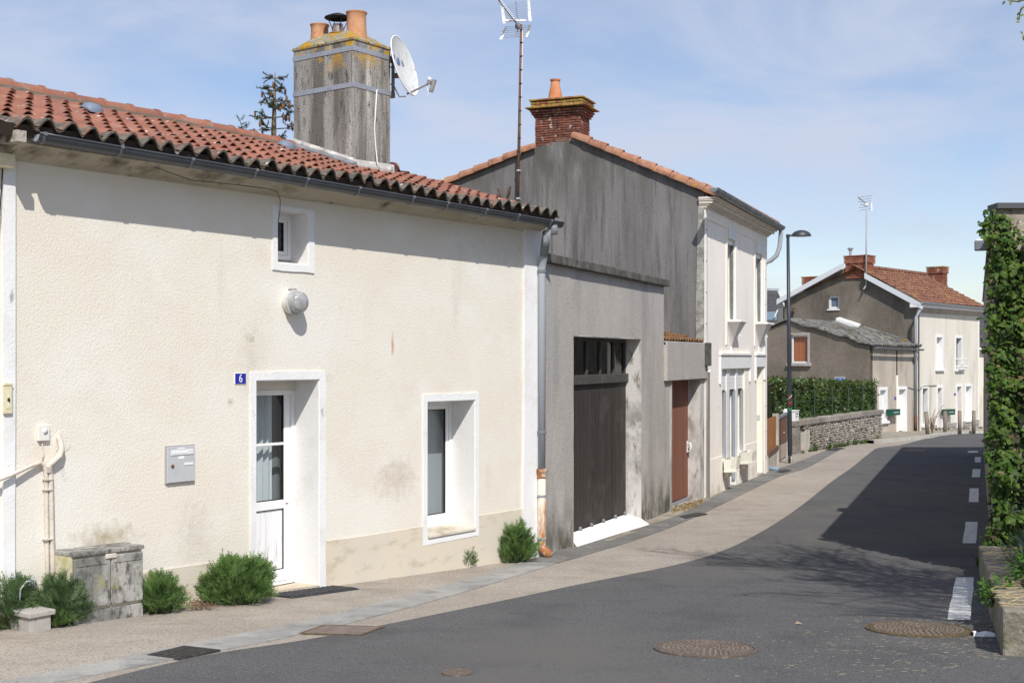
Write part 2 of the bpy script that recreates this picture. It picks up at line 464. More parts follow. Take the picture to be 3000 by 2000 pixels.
m_cabinet = mat('lichen_stained_cabinet', (0.40, 0.385, 0.35), 0.85,
    [((0.20, 0.195, 0.178), (3.2, 3.2, 1.8), 0.38, 0.54, 6), ((0.46, 0.45, 0.42), 7, 0.57, 0.67, 6), ((0.10, 0.10, 0.09), (16, 16, 9), 0.50, 0.64, 6), ((0.34, 0.34, 0.14), 4, 0.60, 0.72)], [(40, 0.35)])
m_cabinet_side = mat('cream_cabinet_plastic', (0.66, 0.60, 0.46), 0.7, [((0.45, 0.43, 0.20), 4, 0.52, 0.68), ((0.12, 0.12, 0.10), 24, 0.64, 0.70)])
m_concrete = mat('grey_concrete', (0.42, 0.395, 0.36), 0.92, [((0.33, 0.31, 0.28), 4, 0.45, 0.65), ((0.22, 0.21, 0.19), 16, 0.62, 0.72)], [(50, 0.4)])
m_grass_lam = None
scene.render.engine = 'CYCLES'
scene.cycles.use_denoising = True
try: scene.cycles.denoiser = 'OPENIMAGEDENOISE'
except Exception: pass
scene.cycles.max_bounces = 8
scene.cycles.transparent_max_bounces = 16

# ================================================================ the ground
m_earth = mat('earth', (0.20, 0.17, 0.12), 0.95, [((0.10, 0.13, 0.05), 0.6, 0.4, 0.6)], [(6, 0.5)])
m_pave = mat('beige_aggregate_paving', (0.33, 0.288, 0.24), 0.92,
    [((0.38, 0.338, 0.285), 0.7, 0.42, 0.62), ((0.295, 0.258, 0.213), 1.9, 0.48, 0.66), ((0.18, 0.155, 0.135), 55, 0.54, 0.64, 2), ((0.52, 0.475, 0.43), 70, 0.59, 0.67, 2),
     ((0.23, 0.20, 0.17), (0.5, 1.4, 1), 0.60, 0.74)], [(95, 0.7)])
m_road = mat('asphalt', (0.118, 0.117, 0.118), 1.0,
    [((0.128, 0.126, 0.125), 0.35, 0.42, 0.6), ((0.098, 0.097, 0.099), 1.4, 0.48, 0.66), ((0.055, 0.055, 0.056), 70, 0.54, 0.64, 2), ((0.30, 0.295, 0.29), 80, 0.655, 0.69, 2), ((0.135, 0.128, 0.118), 0.16, 0.52, 0.66), ((0.10, 0.098, 0.097), (0.9, 0.22, 1), 0.58, 0.72)], [(100, 0.8)], spec=0.06)
m_strip = mat('grey_channel_concrete', (0.30, 0.295, 0.28), 0.9,
    [((0.37, 0.36, 0.335), 1.3, 0.42, 0.6), ((0.21, 0.205, 0.195), 2.6, 0.5, 0.68), ((0.17, 0.165, 0.155), 45, 0.58, 0.68)], [(60, 0.4)])
m_strip_dark = mat('dark_worn_channel', (0.155, 0.15, 0.142), 0.9,
    [((0.20, 0.195, 0.18), 1.6, 0.42, 0.6), ((0.30, 0.285, 0.25), 5, 0.62, 0.70), ((0.11, 0.105, 0.10), 30, 0.55, 0.68)], [(40, 0.5)])
m_moss_pave = mat('mossy_pavement', (0.34, 0.30, 0.24), 0.92, [((0.22, 0.20, 0.14), 2.4, 0.45, 0.62), ((0.44, 0.39, 0.32), 3.0, 0.55, 0.7), ((0.16, 0.15, 0.09), 9, 0.6, 0.7)], [(50, 0.5)])
m_mark = mat('worn_road_paint', (0.62, 0.62, 0.60), 0.8, [((0.40, 0.40, 0.39), 14, 0.5, 0.66), ((0.16, 0.16, 0.16), 34, 0.64, 0.70)], [(80, 0.4)])
m_kerb = mat('pale_kerb_stone', (0.50, 0.48, 0.43), 0.9, [((0.38, 0.36, 0.32), 3, 0.45, 0.65)], [(40, 0.4)])

def yrows(a, b, step):
    n = max(1, int((b - a) / step))
    return [a + (b - a) * i / n for i in range(n + 1)]
mb = MB()
ys = yrows(-60, 20, 2) + yrows(20.5, 100, 4)[0:] + yrows(110, 320, 30)
mb.sheet([[V((x, y, gz(y) - 0.06)) for x in (-260, -60, -20, -8, 0, 8, 20, 40, 80, 300)] for y in ys])
struct(mb.obj('ground', m_earth, smooth=True))

# pavement sheet under everything in the street
mb = MB()
mb.sheet([[V((x, y, gz(y))) for x in (-14, -6, 0, 6, 12, 20, 30, 44)] for y in yrows(-12, 80, 0.8)])
pavement = struct(mb.obj('pavement', m_pave, smooth=True))

# asphalt: its left edge as it runs down the street
edge_px = [(260, 2000), (459, 1951), (650, 1911), (900, 1873), (1150, 1825), (1400, 1774), (1660, 1719), (1800, 1691), (2001, 1649), (2141, 1603), (2260, 1540),
           (2350, 1479), (2430, 1415), (2497, 1368), (2545, 1329), (2575, 1311)]
edge = [gpt(a, b) for a, b in edge_px]
d0 = edge[0] - edge[1]
edge = [edge[0] + d0 * 12, edge[0] + d0 * 6] + edge + [gpt(2640, 1303), gpt(2715, 1283.5), gpt(2758, 1275.5), gpt(2874, 1269), gpt(2874, 1269) + V((14, 6, 0))]
def smooth_curve(pts, k=6):
    out = []
    for i in range(len(pts) - 1):
        p0 = pts[max(0, i - 1)]; p1 = pts[i]; p2 = pts[i + 1]; p3 = pts[min(len(pts) - 1, i + 2)]
        for j in range(k):
            t = j / k
            out.append(0.5 * ((2 * p1) + (p2 - p0) * t + (2*p0 - 5*p1 + 4*p2 - p3) * t*t + (3*p1 - p0 - 3*p2 + p3) * t**3))
    out.append(pts[-1])
    return out
edge_s = smooth_curve(edge, 6)
rows = []
for i, p in enumerate(edge_s):
    xr = 30.0 + max(0, p.y - 45) * 0.6
    rows.append([V((lerp(p.x, xr, t), p.y, gz(p.y) + 0.004)) for t in (0, 0.03, 0.1, 0.25, 0.5, 1)])
mb = MB(); mb.sheet(rows)
road = struct(mb.obj('road', m_road, smooth=True))

# grey channel between pavement and asphalt: single kerb-like slabs laid end to end
def edge_at(curve, y):
    for i in range(len(curve) - 1):
        if curve[i].y <= y <= curve[i + 1].y:
            t = (y - curve[i].y) / max(1e-6, curve[i + 1].y - curve[i].y)
            return curve[i].lerp(curve[i + 1], t)
    return curve[0] if y < curve[0].y else curve[-1]
up_px = [(0, 1999), (367, 1925), (547, 1888), (900, 1818), (1176, 1750), (1400, 1689), (1603, 1622), (1760, 1580), (1902, 1538), (2004, 1501), (2125, 1437), (2259, 1379), (2340, 1352), (2442, 1312)]
lo_px = [(165, 2000), (440, 1946), (643, 1906), (900, 1856), (1176, 1786), (1400, 1722), (1634, 1650), (1768, 1611), (1902, 1568), (2036, 1515), (2170, 1450), (2290, 1393), (2373, 1366), (2471, 1313)]
up = smooth_curve([gpt(*p) for p in up_px], 5); lo = smooth_curve([gpt(*p) for p in lo_px], 5)
def arc(curve):
    L = [0]
    for a, b in zip(curve, curve[1:]): L.append(L[-1] + (b - a).length)
    return L
def on(curve, L, t):
    d = t * L[-1]
    for i in range(len(L) - 1):
        if L[i] <= d <= L[i + 1]:
            return curve[i].lerp(curve[i + 1], (d - L[i]) / max(1e-9, L[i + 1] - L[i]))
    return curve[-1]
Lu, Ll = arc(up), arc(lo)
nsl = 40
grate_px = gpt(540, 1915)
for i in range(nsl):
    t0, t1 = i / nsl + 0.0004, (i + 1) / nsl - 0.0004
    a, b, c, d = on(up, Lu, t0), on(up, Lu, t1), on(lo, Ll, t1), on(lo, Ll, t0)
    mid = (a + b + c + d) / 4
    h = 0.008 + random.uniform(0, 0.003)
    pts = [V((p.x, p.y, gz(p.y) + h)) for p in (a, a.lerp(b, 0.5), b, c, c.lerp(d, 0.5), d)]
    mb = MB(); mb.slab(pts, 0.05)
    mb.obj('channel_slab', m_strip if mid.y < 15.4 + random.uniform(-0.3, 0.3) else m_strip_dark, pavement)

# worn strip of pavement at the foot of the grey garage and the townhouse
foot_px = [((1600, 1626), (1625, 1640)), ((1700, 1597), (1720, 1606)), ((1900, 1536), (1915, 1540)), ((1960, 1490), (1985, 1512)), ((2067, 1458), (2085, 1464)), ((2150, 1415), (2165, 1422)), ((2240, 1386), (2256, 1386))]
mb = MB()
mb.sheet([[gpt(*a, up=0.005), gpt(*b, up=0.005)] for a, b in foot_px])
mb.obj('worn_edge', m_moss_pave, pavement, label='mossy worn strip of pavement along the house fronts')

# dashed line along the right-hand side of the road
dash_px = [((2801, 1692), (2854, 1692), (2841.5, 1818), (2774, 1816.5)), ((2829, 1529), (2864, 1529), (2860, 1592), (2820.5, 1592)),
           ((2841, 1431), (2867, 1431), (2867, 1471), (2838, 1471)), ((2850, 1374.5), (2873, 1374.5), (2870.5, 1398), (2847, 1398)),
           ((2856, 1339), (2874, 1339), (2874, 1354.5), (2856, 1354.5)), ((2838, 1321), (2866, 1321), (2864, 1326), (2834, 1326))]
for q in dash_px:
    a, b, c, d = [gpt(*p) for p in q]
    rows = []
    for i in range(7):
        t = i / 6
        l, r = d.lerp(a, t), c.lerp(b, t)
        j = random.uniform(-0.006, 0.006)
        rows.append([V((l.x + j, l.y, gz(l.y) + 0.009)), V((r.x + random.uniform(-0.006, 0.006), r.y, gz(r.y) + 0.009))])
    mb = MB(); mb.sheet(rows)
    mb.obj('dash_marking', m_mark, road)

# raised pavement with kerb in front of the far houses
kerb_line = [gpt(2560, 1299), gpt(2600, 1294.5), gpt(2715, 1283), gpt(2758, 1275), gpt(2874, 1268.5), gpt(2874, 1268.5) + V((10, 4.3, -0.1))]
ks = smooth_curve(kerb_line, 5)
mb = MB()
mb.sheet([[V((p.x, p.y, gz(p.y) + 0.115)), V((p.x - 1.2, p.y + 3.0, gz(p.y + 3.0) + 0.12)), V((p.x - 4.5, p.y + 10.0, gz(p.y + 10) + 0.12))] for p in ks])
far_pave = struct(mb.obj('far_pavement', m_moss_pave, smooth=True))
for i in range(len(ks) - 1):
    a, b = ks[i], ks[i + 1]
    nrm = V((b.y - a.y, -(b.x - a.x), 0)).normalized() * 0.14
    q = [a.lerp(b, 0.01), b.lerp(a, 0.01)]
    pts = [V((p.x, p.y, gz(p.y) + 0.125)) for p in (q[0], q[1], q[1] + nrm, q[0] + nrm)]
    MB().slab(pts, 0.2).obj('kerb_stone', m_kerb, far_pave)

# iron covers ------------------------------------------------------
m_iron = mat('rusty_cast_iron', (0.15, 0.115, 0.095), 0.8, [((0.13, 0.10, 0.085), 18, 0.45, 0.6), ((0.30, 0.24, 0.17), 30, 0.58, 0.68)], [(60, 0.5)], metal=0.2)
m_iron_brown = mat('brown_cast_iron', (0.145, 0.105, 0.06), 0.85, [((0.09, 0.07, 0.045), 18, 0.45, 0.6), ((0.26, 0.20, 0.10), 34, 0.60, 0.68)], [(60, 0.5)], metal=0.2)
m_iron_dark = mat('dark_cast_iron', (0.055, 0.052, 0.05), 0.75, [((0.10, 0.095, 0.085), 20, 0.5, 0.66)], [(60, 0.4)], metal=0.3)
m_stud = mat('lightened_iron_studs', (0.27, 0.23, 0.19), 0.6, [((0.18, 0.14, 0.11), 24, 0.45, 0.62)], metal=0.3)  # studs painted lighter than the lid: relief shading put into colour
def surf(p, up):
    return V((p.x, p.y, gz(p.y) + up))
def round_cover(cpx, w, m, label, studs=True):
    a, b = gpt(cpx[0] - w / 2, cpx[1]), gpt(cpx[0] + w / 2, cpx[1])
    c = (a + b) / 2; r = (b - a).length / 2
    t = thing('manhole_cover', label, 'manhole cover', surf(c, 0.004))
    def ring(r0, h): return [surf(c + V((math.cos(k / 36 * 2 * math.pi) * r0, math.sin(k / 36 * 2 * math.pi) * r0, 0)), h) for k in range(36)]
    n = 36
    mb = MB()
    rs = [ring(r, 0.002), ring(r, 0.016), ring(r * 0.95, 0.017), ring(r * 0.94, 0.009), ring(r * 0.925, 0.009)]
    mb.add([p for q in rs for p in q], [(i*n + k, i*n + (k+1) % n, (i+1)*n + (k+1) % n, (i+1)*n + k) for i in range(4) for k in range(n)])
    mb.obj('frame', m, t)
    mb = MB()
    rs = [ring(r * 0.92, 0.007), ring(r * 0.92, 0.014), ring(r * 0.72, 0.014), ring(r * 0.4, 0.014)]
    mb.add([p for q in rs for p in q], [(i*n + k, i*n + (k+1) % n, (i+1)*n + (k+1) % n, (i+1)*n + k) for i in range(3) for k in range(n)])
    mb.add(ring(r * 0.4, 0.014), [tuple(range(n))])
    lid = mb.obj('lid', m, t)
    mb = MB()
    for rr in range(2, 10):
        R0 = r * 0.9 * rr / 10
        k = int(2 * math.pi * R0 / (r * 0.105))
        for j in range(k):
            a_ = 2 * math.pi * (j + 0.5 * (rr % 2)) / k
            q = c + V((math.cos(a_) * R0, math.sin(a_) * R0, 0))
            s_ = r * 0.032
            pts = [surf(q + V((math.cos(a_ + x) * s_, math.sin(a_ + x) * s_, 0)), 0.021) for x in (0.78, 2.36, 3.92, 5.5)]
            mb.slab(pts, 0.01)
    mb.obj('studs', m_stud, lid, kind='stuff')
    return t
round_cover((2067, 1902), 302, m_iron, 'round studded manhole cover, greyish rust, in open sunlit asphalt')
round_cover((2691, 1845), 302, m_iron_brown, 'round brown manhole cover littered with straw beside the dashed line')
t = tag(MB().lathe([(0.10, -0.01), (0.10, 0.012), (0.085, 0.014), (0.02, 0.014)], surf(gpt(1338, 1974), 0.004), 24).obj('valve_cover', m_iron, angle=30), 'small round valve cover set into the asphalt alone', 'valve cover')

def plate(px4, m, name, label, cat, h=0.012):
    c4 = [gpt(*p) for p in px4]
    t = thing(name, label, cat, surf(sum(c4, V((0, 0, 0))) / 4, 0))
    cc = sum(c4, V((0, 0, 0))) / 4
    mb = MB()
    outer = [surf(p, h) for p in c4]; inner = [surf(p.lerp(cc, 0.1), h) for p in c4]; low = [surf(p.lerp(cc, 0.1), 0.003) for p in c4]; out0 = [surf(p, -0.01) for p in c4]
    for i in range(4):
        j = (i + 1) % 4
        mb.quad(out0[i], out0[j], outer[j], outer[i]); mb.quad(outer[i], outer[j], inner[j], inner[i]); mb.quad(inner[i], inner[j], low[j], low[i])
    mb.obj('frame', m, t)
    return t, c4, cc
# drain grate with slanted bars in the channel
t, c4, cc = plate([(432, 1922), (540, 1896), (646, 1908), (523, 1934)], m_iron_dark, 'drain_grate', 'dark cast iron drain grate with bars set in the grey channel', 'drain grate', 0.018)
MB().poly3([surf(p.lerp(cc, 0.08), 0.0135) for p in c4]).obj('base', mat('drain_darkness', (0.02, 0.02, 0.02), 0.9), t)
for i in range(9):
    q0, q1 = (i + 0.2) / 9, (i + 0.75) / 9
    A = [p.lerp(cc, 0.1) for p in c4]
    pts = [A[0].lerp(A[1], q0), A[0].lerp(A[1], q1), A[3].lerp(A[2], q1), A[3].lerp(A[2], q0)]
    MB().slab([surf(p, 0.022) for p in pts], 0.012).obj('bar', m_iron_dark, t)
# reddish plate in the asphalt edge
t, c4, cc = plate([(872, 1858), (950, 1832), (1128, 1838), (1060, 1862)], m_iron_brown, 'access_cover', 'rectangular reddish brown access cover on the asphalt edge', 'access cover')
MB().slab([surf(p.lerp(cc, 0.11), 0.011) for p in c4], 0.01).obj('lid', mat('reddish_iron', (0.20, 0.155, 0.13), 0.85, [((0.14, 0.11, 0.095), 9, 0.45, 0.65)], [(60, 0.5)]), t)
t, c4, cc = plate([(2655, 1316), (2720, 1316), (2705, 1323.5), (2640, 1323.5)], m_iron_brown, 'access_cover', 'far rectangular access cover in the shaded bend of the road', 'access cover')
MB().slab([surf(p.lerp(cc, 0.11), 0.011) for p in c4], 0.01).obj('lid', m_iron, t)
t, c4, cc = plate([(1990, 1514), (2045, 1503), (2072, 1507), (2010, 1520)], m_iron_dark, 'drain_grate', 'dark drain cover in the channel below the red door', 'drain grate', 0.02)
MB().slab([surf(p.lerp(cc, 0.11), 0.019) for p in c4], 0.01).obj('lid', m_iron_dark, t)
t, c4, cc = plate([(2275, 1383), (2300, 1375), (2320, 1379), (2292, 1387)], m_iron_dark, 'drain_grate', 'dark drain cover in the channel near the lamp post', 'drain grate', 0.02)
MB().slab([surf(p.lerp(cc, 0.11), 0.019) for p in c4], 0.01).obj('lid', m_iron_dark, t)
t, c4, cc = plate([(2418, 1320), (2445, 1312), (2475, 1313), (2450, 1321)], m_iron_dark, 'drain_grate', 'dark drain cover at the far end of the channel, by the stone wall', 'drain grate', 0.02)
MB().slab([surf(p.lerp(cc, 0.11), 0.019) for p in c4], 0.01).obj('lid', m_iron_dark, t)
# ================================================================ cream cottage, number 6
N1 = V((-0.8026, 0.5965))
F1 = Fr((N1.x * 9.49, N1.y * 9.49), (0.5965, 0.8026))
S1L, S1R = 3.2, F1.s(1578)
cottage = thing('cottage', 'long low cream stucco cottage with red tiled roof and tall cement chimney', 'house', F1.P(8, 0, F1.g(8)))
ZB = -0.6                                            # foot of the walls, below the street
Z_SOF = CAMZ + 1.62                                  # where the wall meets the plaster cornice
def opening(x0, x1, ytop, ybot, fr, o=0.0):
    """opening in a wall from its pixel edges"""
    s0, s1 = fr.s(x0, o), fr.s(x1, o)
    return s0, s1, fr.z((x0 + x1) / 2, ybot, o) if ybot is not None else None, fr.z((x0 + x1) / 2, ytop, o)
DS0, DS1 = F1.s(748), F1.s(935)
DZ1 = F1.z(840, 1112)
DZ0 = F1.g(DS1) + 0.03
WS0, WS1 = F1.s(1250), F1.s(1391)
WZ1, WZ0 = F1.z(1320, 1173), F1.z(1250, 1580)
TS0, TS1 = F1.s(811), F1.s(903)
TZ1, TZ0 = F1.z(856, 616), F1.z(856, 774)
holes = [rect(DS0, DS1, ZB + 0.1, DZ1), rect(WS0, WS1, WZ0, WZ1), rect(TS0, TS1, TZ0, TZ1)]
ZT1 = CAMZ + 1.80
WT = 0.46
mb = MB(); mb.prism(F1, rect(S1L, S1R, ZB, ZT1), -WT, 0, holes)
mb.obj('wall', m_cream, cottage)
# the other walls close the building
mb = MB()
mb.box(F1, S1L, S1L + 0.3, -5.2, -WT - 0.002, ZB, ZT1); mb.box(F1, S1R - 0.3, S1R, -5.2, -WT - 0.002, ZB, ZT1); mb.box(F1, S1L, S1R, -5.5, -5.202, ZB, ZT1)
mb.obj('rear_wall', m_cream, cottage)
mb = MB(); mb.prism(Fr(F1.P(S1R, 0, 0)[:2], -F1.w), [(0.35, ZT1 + 0.002), (2.5, CAMZ + 2.64), (5.2, ZT1 + 0.002)], -0.3, -0.002)
mb.obj('gable', m_cream, cottage)
MB().box(F1, S1L + 0.3, S1R - 0.3, -5.2, -WT, ZT1 - 0.32, ZT1 - 0.30).obj('ceiling', m_room, cottage)
MB().box(F1, S1L + 0.3, S1R - 0.3, -1.6, -1.55, ZB, ZT1 - 0.33).obj('room_wall', m_room, cottage)
MB().box(F1, S1L + 0.3, S1R - 0.3, -1.55, -WT, ZB, -0.14).obj('room_floor', m_room, cottage)

# reveals: painted linings of the openings
def lining(fr, s0, s1, z0, z1, depth, m, parent, bottom=True, t=0.012):
    mb = MB()
    mb.box(fr, s0, s0 + t, -depth, 0.002, z0, z1)
    mb.box(fr, s1 - t, s1, -depth, 0.002, z0, z1)
    mb.box(fr, s0 + t, s1 - t, -depth, 0.002, z1 - t, z1)
    if bottom: mb.box(fr, s0 + t, s1 - t, -depth, 0.002, z0, z0 + t)
    return mb.obj('reveal', m, parent)
lining(F1, DS0, DS1, ZB + 0.15, DZ1, 0.44, m_reveal, cottage, False)
lining(F1, WS0, WS1, WZ0, WZ1, 0.44, m_reveal, cottage)
lining(F1, TS0, TS1, TZ0, TZ1, 0.44, m_reveal, cottage)
# painted bands round the openings, slightly uneven
def band(fr, poly, parent, o1=0.014, m=None, name='trim'):
    return MB().prism(fr, poly, 0.0005, o1).obj(name, m or m_white_trim, parent)
def jit(a): return random.uniform(-a, a)
def frame_band(fr, s0, s1, z0, z1, wl_, wr_, wt_, wb_, parent, o1=0.014):
    """an uneven hand-painted surround in up to four strips, butted end to end"""
    def strip(sa, sb, za, zb, vert):
        n = 9
        pts = []
        if vert:
            L = [(sa + jit(0.006), lerp(za, zb, i / n)) for i in range(n + 1)]; Rr = [(sb + jit(0.006), lerp(za, zb, i / n)) for i in range(n + 1)]
            if sb <= s0 + 1e-6: Rr = [(s0, z) for _, z in Rr]
            if sa >= s1 - 1e-6: L = [(s1, z) for _, z in L]
            pts = L + Rr[::-1]
        else:
            B = [(lerp(sa, sb, i / n), za + jit(0.004)) for i in range(n + 1)]; T = [(lerp(sa, sb, i / n), zb + jit(0.004)) for i in range(n + 1)]
            if za >= z1 - 1e-6: B = [(s, z1) for s, _ in B]
            if zb <= z0 + 1e-6: T = [(s, z0) for s, _ in T]
            pts = B + T[::-1]
        band(fr, pts, parent, o1)
    strip(s0 - wl_, s0, z0, z1, True); strip(s1, s1 + wr_, z0, z1, True)
    if wt_: strip(s0 - wl_, s1 + wr_, z1, z1 + wt_, False)
    if wb_: strip(s0 - wl_, s1 + wr_, z0 - wb_, z0, False)
frame_band(F1, DS0, DS1, F1.g(DS0) - 0.2, DZ1, 0.075, 0.085, 0.085, 0, cottage)
frame_band(F1, WS0, WS1, WZ0, WZ1, 0.075, 0.065, 0.085, 0.06, cottage)
frame_band(F1, TS0, TS1, TZ0, TZ1, 0.065, 0.075, 0.03, 0.075, cottage)
# corner pilasters
mb = MB(); mb.prism(F1, [(F1.s(4), ZB), (F1.s(39), ZB), (F1.s(38.5), 1.0), (F1.s(40), 2.2), (F1.s(40), Z_SOF + 0.02), (F1.s(4), Z_SOF + 0.02)], 0.0005, 0.03)
mb.obj('pilaster', m_white_trim, cottage)
a0 = F1.s(1530)
mb = MB(); mb.prism(F1, [(a0 - 0.02, ZB), (S1R + 0.012, ZB), (S1R + 0.012, Z_SOF + 0.1), (a0 + 0.02, Z_SOF + 0.1), (a0 + 0.01, 1.6), (a0 - 0.01, 0.9)], 0.0005, 0.03)
mb.box(F1, S1R, S1R + 0.012, -0.5, 0.0, ZB, Z_SOF + 0.1)
mb.obj('pilaster', m_white_trim, cottage)
# plinth in smooth beige render: its top follows the photograph's line
def pz(px, py): return (F1.s(px, 0.01), F1.z(px, py, 0.01))
pl_top = [(-300, 1760), (40, 1716), (420, 1676), (560, 1656), (726, 1632)]
poly = [pz(a, b) for a, b in pl_top]
MB().prism(F1, [(F1.s(39), ZB), (DS0 - 0.077, ZB), (DS0 - 0.077, pz(726, 1632)[1]), (pz(560, 1656)), (pz(420, 1676)), (F1.s(39), pz(40, 1716)[1])], 0.0005, 0.01).obj('plinth', m_plinth, cottage)
e0, e1 = DS1 + 0.087, a0 - 0.025
MB().prism(F1, [(e0, ZB), (e1, ZB), (e1, pz(1530, 1490)[1]), pz(1404, 1510), (WS1 + 0.067, WZ0 - 0.0), (WS1 + 0.067, WZ0 - 0.062), (WS0 - 0.077, WZ0 - 0.062), (WS0 - 0.077, pz(1231, 1543)[1]), pz(1090, 1566), (e0, pz(946, 1586)[1])], 0.0005, 0.01).obj('plinth', m_plinth, cottage)
# concrete sill of the ground window
mb = MB(); mb.hexa([F1.P(WS0 + 0.013, -0.35, WZ0 + 0.013), F1.P(WS1 - 0.013, -0.35, WZ0 + 0.013), F1.P(WS1 - 0.013, 0.03, WZ0 + 0.013), F1.P(WS0 + 0.013, 0.03, WZ0 + 0.013),
    F1.P(WS0 + 0.013, -0.35, WZ0 + 0.085), F1.P(WS1 - 0.013, -0.35, WZ0 + 0.085), F1.P(WS1 - 0.013, 0.03, WZ0 + 0.045), F1.P(WS0 + 0.013, 0.03, WZ0 + 0.045)])
mb.obj('sill', mat('stained_sill', (0.62, 0.57, 0.48), 0.9, [((0.45, 0.38, 0.27), 4, 0.45, 0.62), ((0.25, 0.24, 0.22), 10, 0.6, 0.7)], [(40, 0.4)]), cottage, bevel=0.006)
mb = MB(); mb.box(F1, TS0 + 0.013, TS1 - 0.013, -0.43, -0.24, TZ0 + 0.013, TZ0 + 0.06)
mb.obj('sill', m_concrete, cottage)

# windows and doors -------------------------------------------------
def casement(fr, s0, s1, z0, z1, o, parent, name='window', fw=0.055, m=m_pvc, glass=m_glass, sash=0.06, mullion=None, inner=None):
    """frame, sash, rubber seal, pane; o is the plane of the outside of the frame"""
    def ringbox(a0_, a1_, b0, b1, wdt, o0, o1):
        mb = MB()
        mb.box(fr, a0_, a0_ + wdt, o0, o1, b0, b1); mb.box(fr, a1_ - wdt, a1_, o0, o1, b0, b1)
        mb.box(fr, a0_ + wdt, a1_ - wdt, o0, o1, b0, b0 + wdt); mb.box(fr, a0_ + wdt, a1_ - wdt, o0, o1, b1 - wdt, b1)
        return mb
    w_ = ringbox(s0, s1, z0, z1, fw, o - 0.07, o).obj(name, m, parent, bevel=0.004)
    a0_, a1_, b0, b1 = s0 + fw, s1 - fw, z0 + fw, z1 - fw
    ringbox(a0_, a1_, b0, b1, sash, o - 0.06, o - 0.012).obj('sash', m, w_, bevel=0.006)
    a0_ += sash; a1_ -= sash; b0 += sash; b1 -= sash
    ringbox(a0_, a1_, b0, b1, 0.008, o - 0.045, o - 0.018).obj('seal', m_seal, w_)
    MB().quad(fr.P(a0_ + 0.007, o - 0.034, b0 + 0.007), fr.P(a1_ - 0.007, o - 0.034, b0 + 0.007), fr.P(a1_ - 0.007, o - 0.034, b1 - 0.007), fr.P(a0_ + 0.007, o - 0.034, b1 - 0.007)).obj('pane', glass, w_)
    return w_, (a0_, a1_, b0, b1)
def curtain(fr, s0, s1, z0, z1, o, m, parent, amp=0.02, waves=7, name='curtain'):
    rows = []
    n = waves * 8
    for z in (z0, (z0 + z1) / 2, z1):
        rows.append([fr.P(lerp(s0, s1, i / n), o + amp * math.sin(i / 8 * 2 * math.pi) * (1 + 0.4 * math.sin(i * 0.37)), z) for i in range(n + 1)])
    return MB().sheet(rows).obj(name, m, parent, smooth=True)
OD = -0.347
# door
dz0 = F1.z(856, 1705, OD)
MB().box(F1, DS0 + 0.012, DS1 - 0.012, OD - 0.08, OD + 0.012, F1.z(856, 1140, OD), DZ1 - 0.012).obj('shutter_box', mat('cream_shutter_box', (0.66, 0.63, 0.56), 0.6), cottage)
dtop = F1.z(856, 1140, OD) - 0.002
a, b = DS0 + 0.012, DS1 - 0.012
fw = 0.055
mb = MB(); mb.box(F1, a, a + fw, OD - 0.07, OD, dz0, dtop); mb.box(F1, b - fw, b, OD - 0.07, OD, dz0, dtop); mb.box(F1, a + fw, b - fw, OD - 0.07, OD, dtop - fw, dtop)
mb.box(F1, a + fw, b - fw, OD - 0.07, OD, dz0, dz0 + 0.03)
door = mb.obj('door', m_pvc, cottage, bevel=0.004)
l0, l1 = a + fw, b - fw
st = 0.09
gz0, gz1 = F1.z(790, 1468, OD), F1.z(800, 1152, OD)
pz0, pz1 = F1.z(800, 1672, OD), F1.z(790, 1494, OD)
lb = dz0 + 0.035
mb = MB()
mb.box(F1, l0, l0 + st, OD - 0.06, OD - 0.012, lb, dtop - fw); mb.box(F1, l1 - st, l1, OD - 0.06, OD - 0.012, lb, dtop - fw)
mb.box(F1, l0 + st, l1 - st, OD - 0.06, OD - 0.012, gz1, dtop - fw); mb.box(F1, l0 + st, l1 - st, OD - 0.06, OD - 0.012, pz1, gz0); mb.box(F1, l0 + st, l1 - st, OD - 0.06, OD - 0.012, lb, pz0)
leaf = mb.obj('leaf', m_pvc, door, bevel=0.006)
mb = MB()
for (x0, x1, y0, y1) in ((l0 + st, l1 - st, gz0, gz1), (l0 + st, l1 - st, pz0, pz1)):
    w_ = 0.009
    mb.box(F1, x0, x0 + w_, OD - 0.05, OD - 0.02, y0, y1); mb.box(F1, x1 - w_, x1, OD - 0.05, OD - 0.02, y0, y1)
    mb.box(F1, x0 + w_, x1 - w_, OD - 0.05, OD - 0.02, y0, y0 + w_); mb.box(F1, x0 + w_, x1 - w_, OD - 0.05, OD - 0.02, y1 - w_, y1)
mb.obj('seal', m_seal, door)
bz = F1.z(790, 1302, OD)
MB().box(F1, l0 + st, l1 - st, OD - 0.055, OD - 0.01, bz - 0.014, bz + 0.014).obj('glazing_bar', m_pvc, door, bevel=0.006)
for z0_, z1_ in ((gz0 + 0.009, bz - 0.014), (bz + 0.014, gz1 - 0.009)):
    MB().quad(F1.P(l0 + st + 0.009, OD - 0.034, z0_), F1.P(l1 - st - 0.009, OD - 0.034, z0_), F1.P(l1 - st - 0.009, OD - 0.034, z1_), F1.P(l0 + st + 0.009, OD - 0.034, z1_)).obj('pane', m_glass, door)
npan = 7
for i in range(npan):
    x0, x1 = lerp(l0 + st + 0.009, l1 - st - 0.009, i / npan), lerp(l0 + st + 0.009, l1 - st - 0.009, (i + 1) / npan)
    MB().box(F1, x0 + 0.0015, x1 - 0.0015, OD - 0.05, OD - 0.03, pz0 + 0.009, pz1 - 0.009).obj('panel_board', m_pvc_dirty, door)
MB().box(F1, l1 - st + 0.02, l1 - st + 0.055, OD - 0.012, OD - 0.006, F1.z(830, 1476, OD), F1.z(830, 1476, OD) + 0.006).obj('keyhole', m_seal, door)
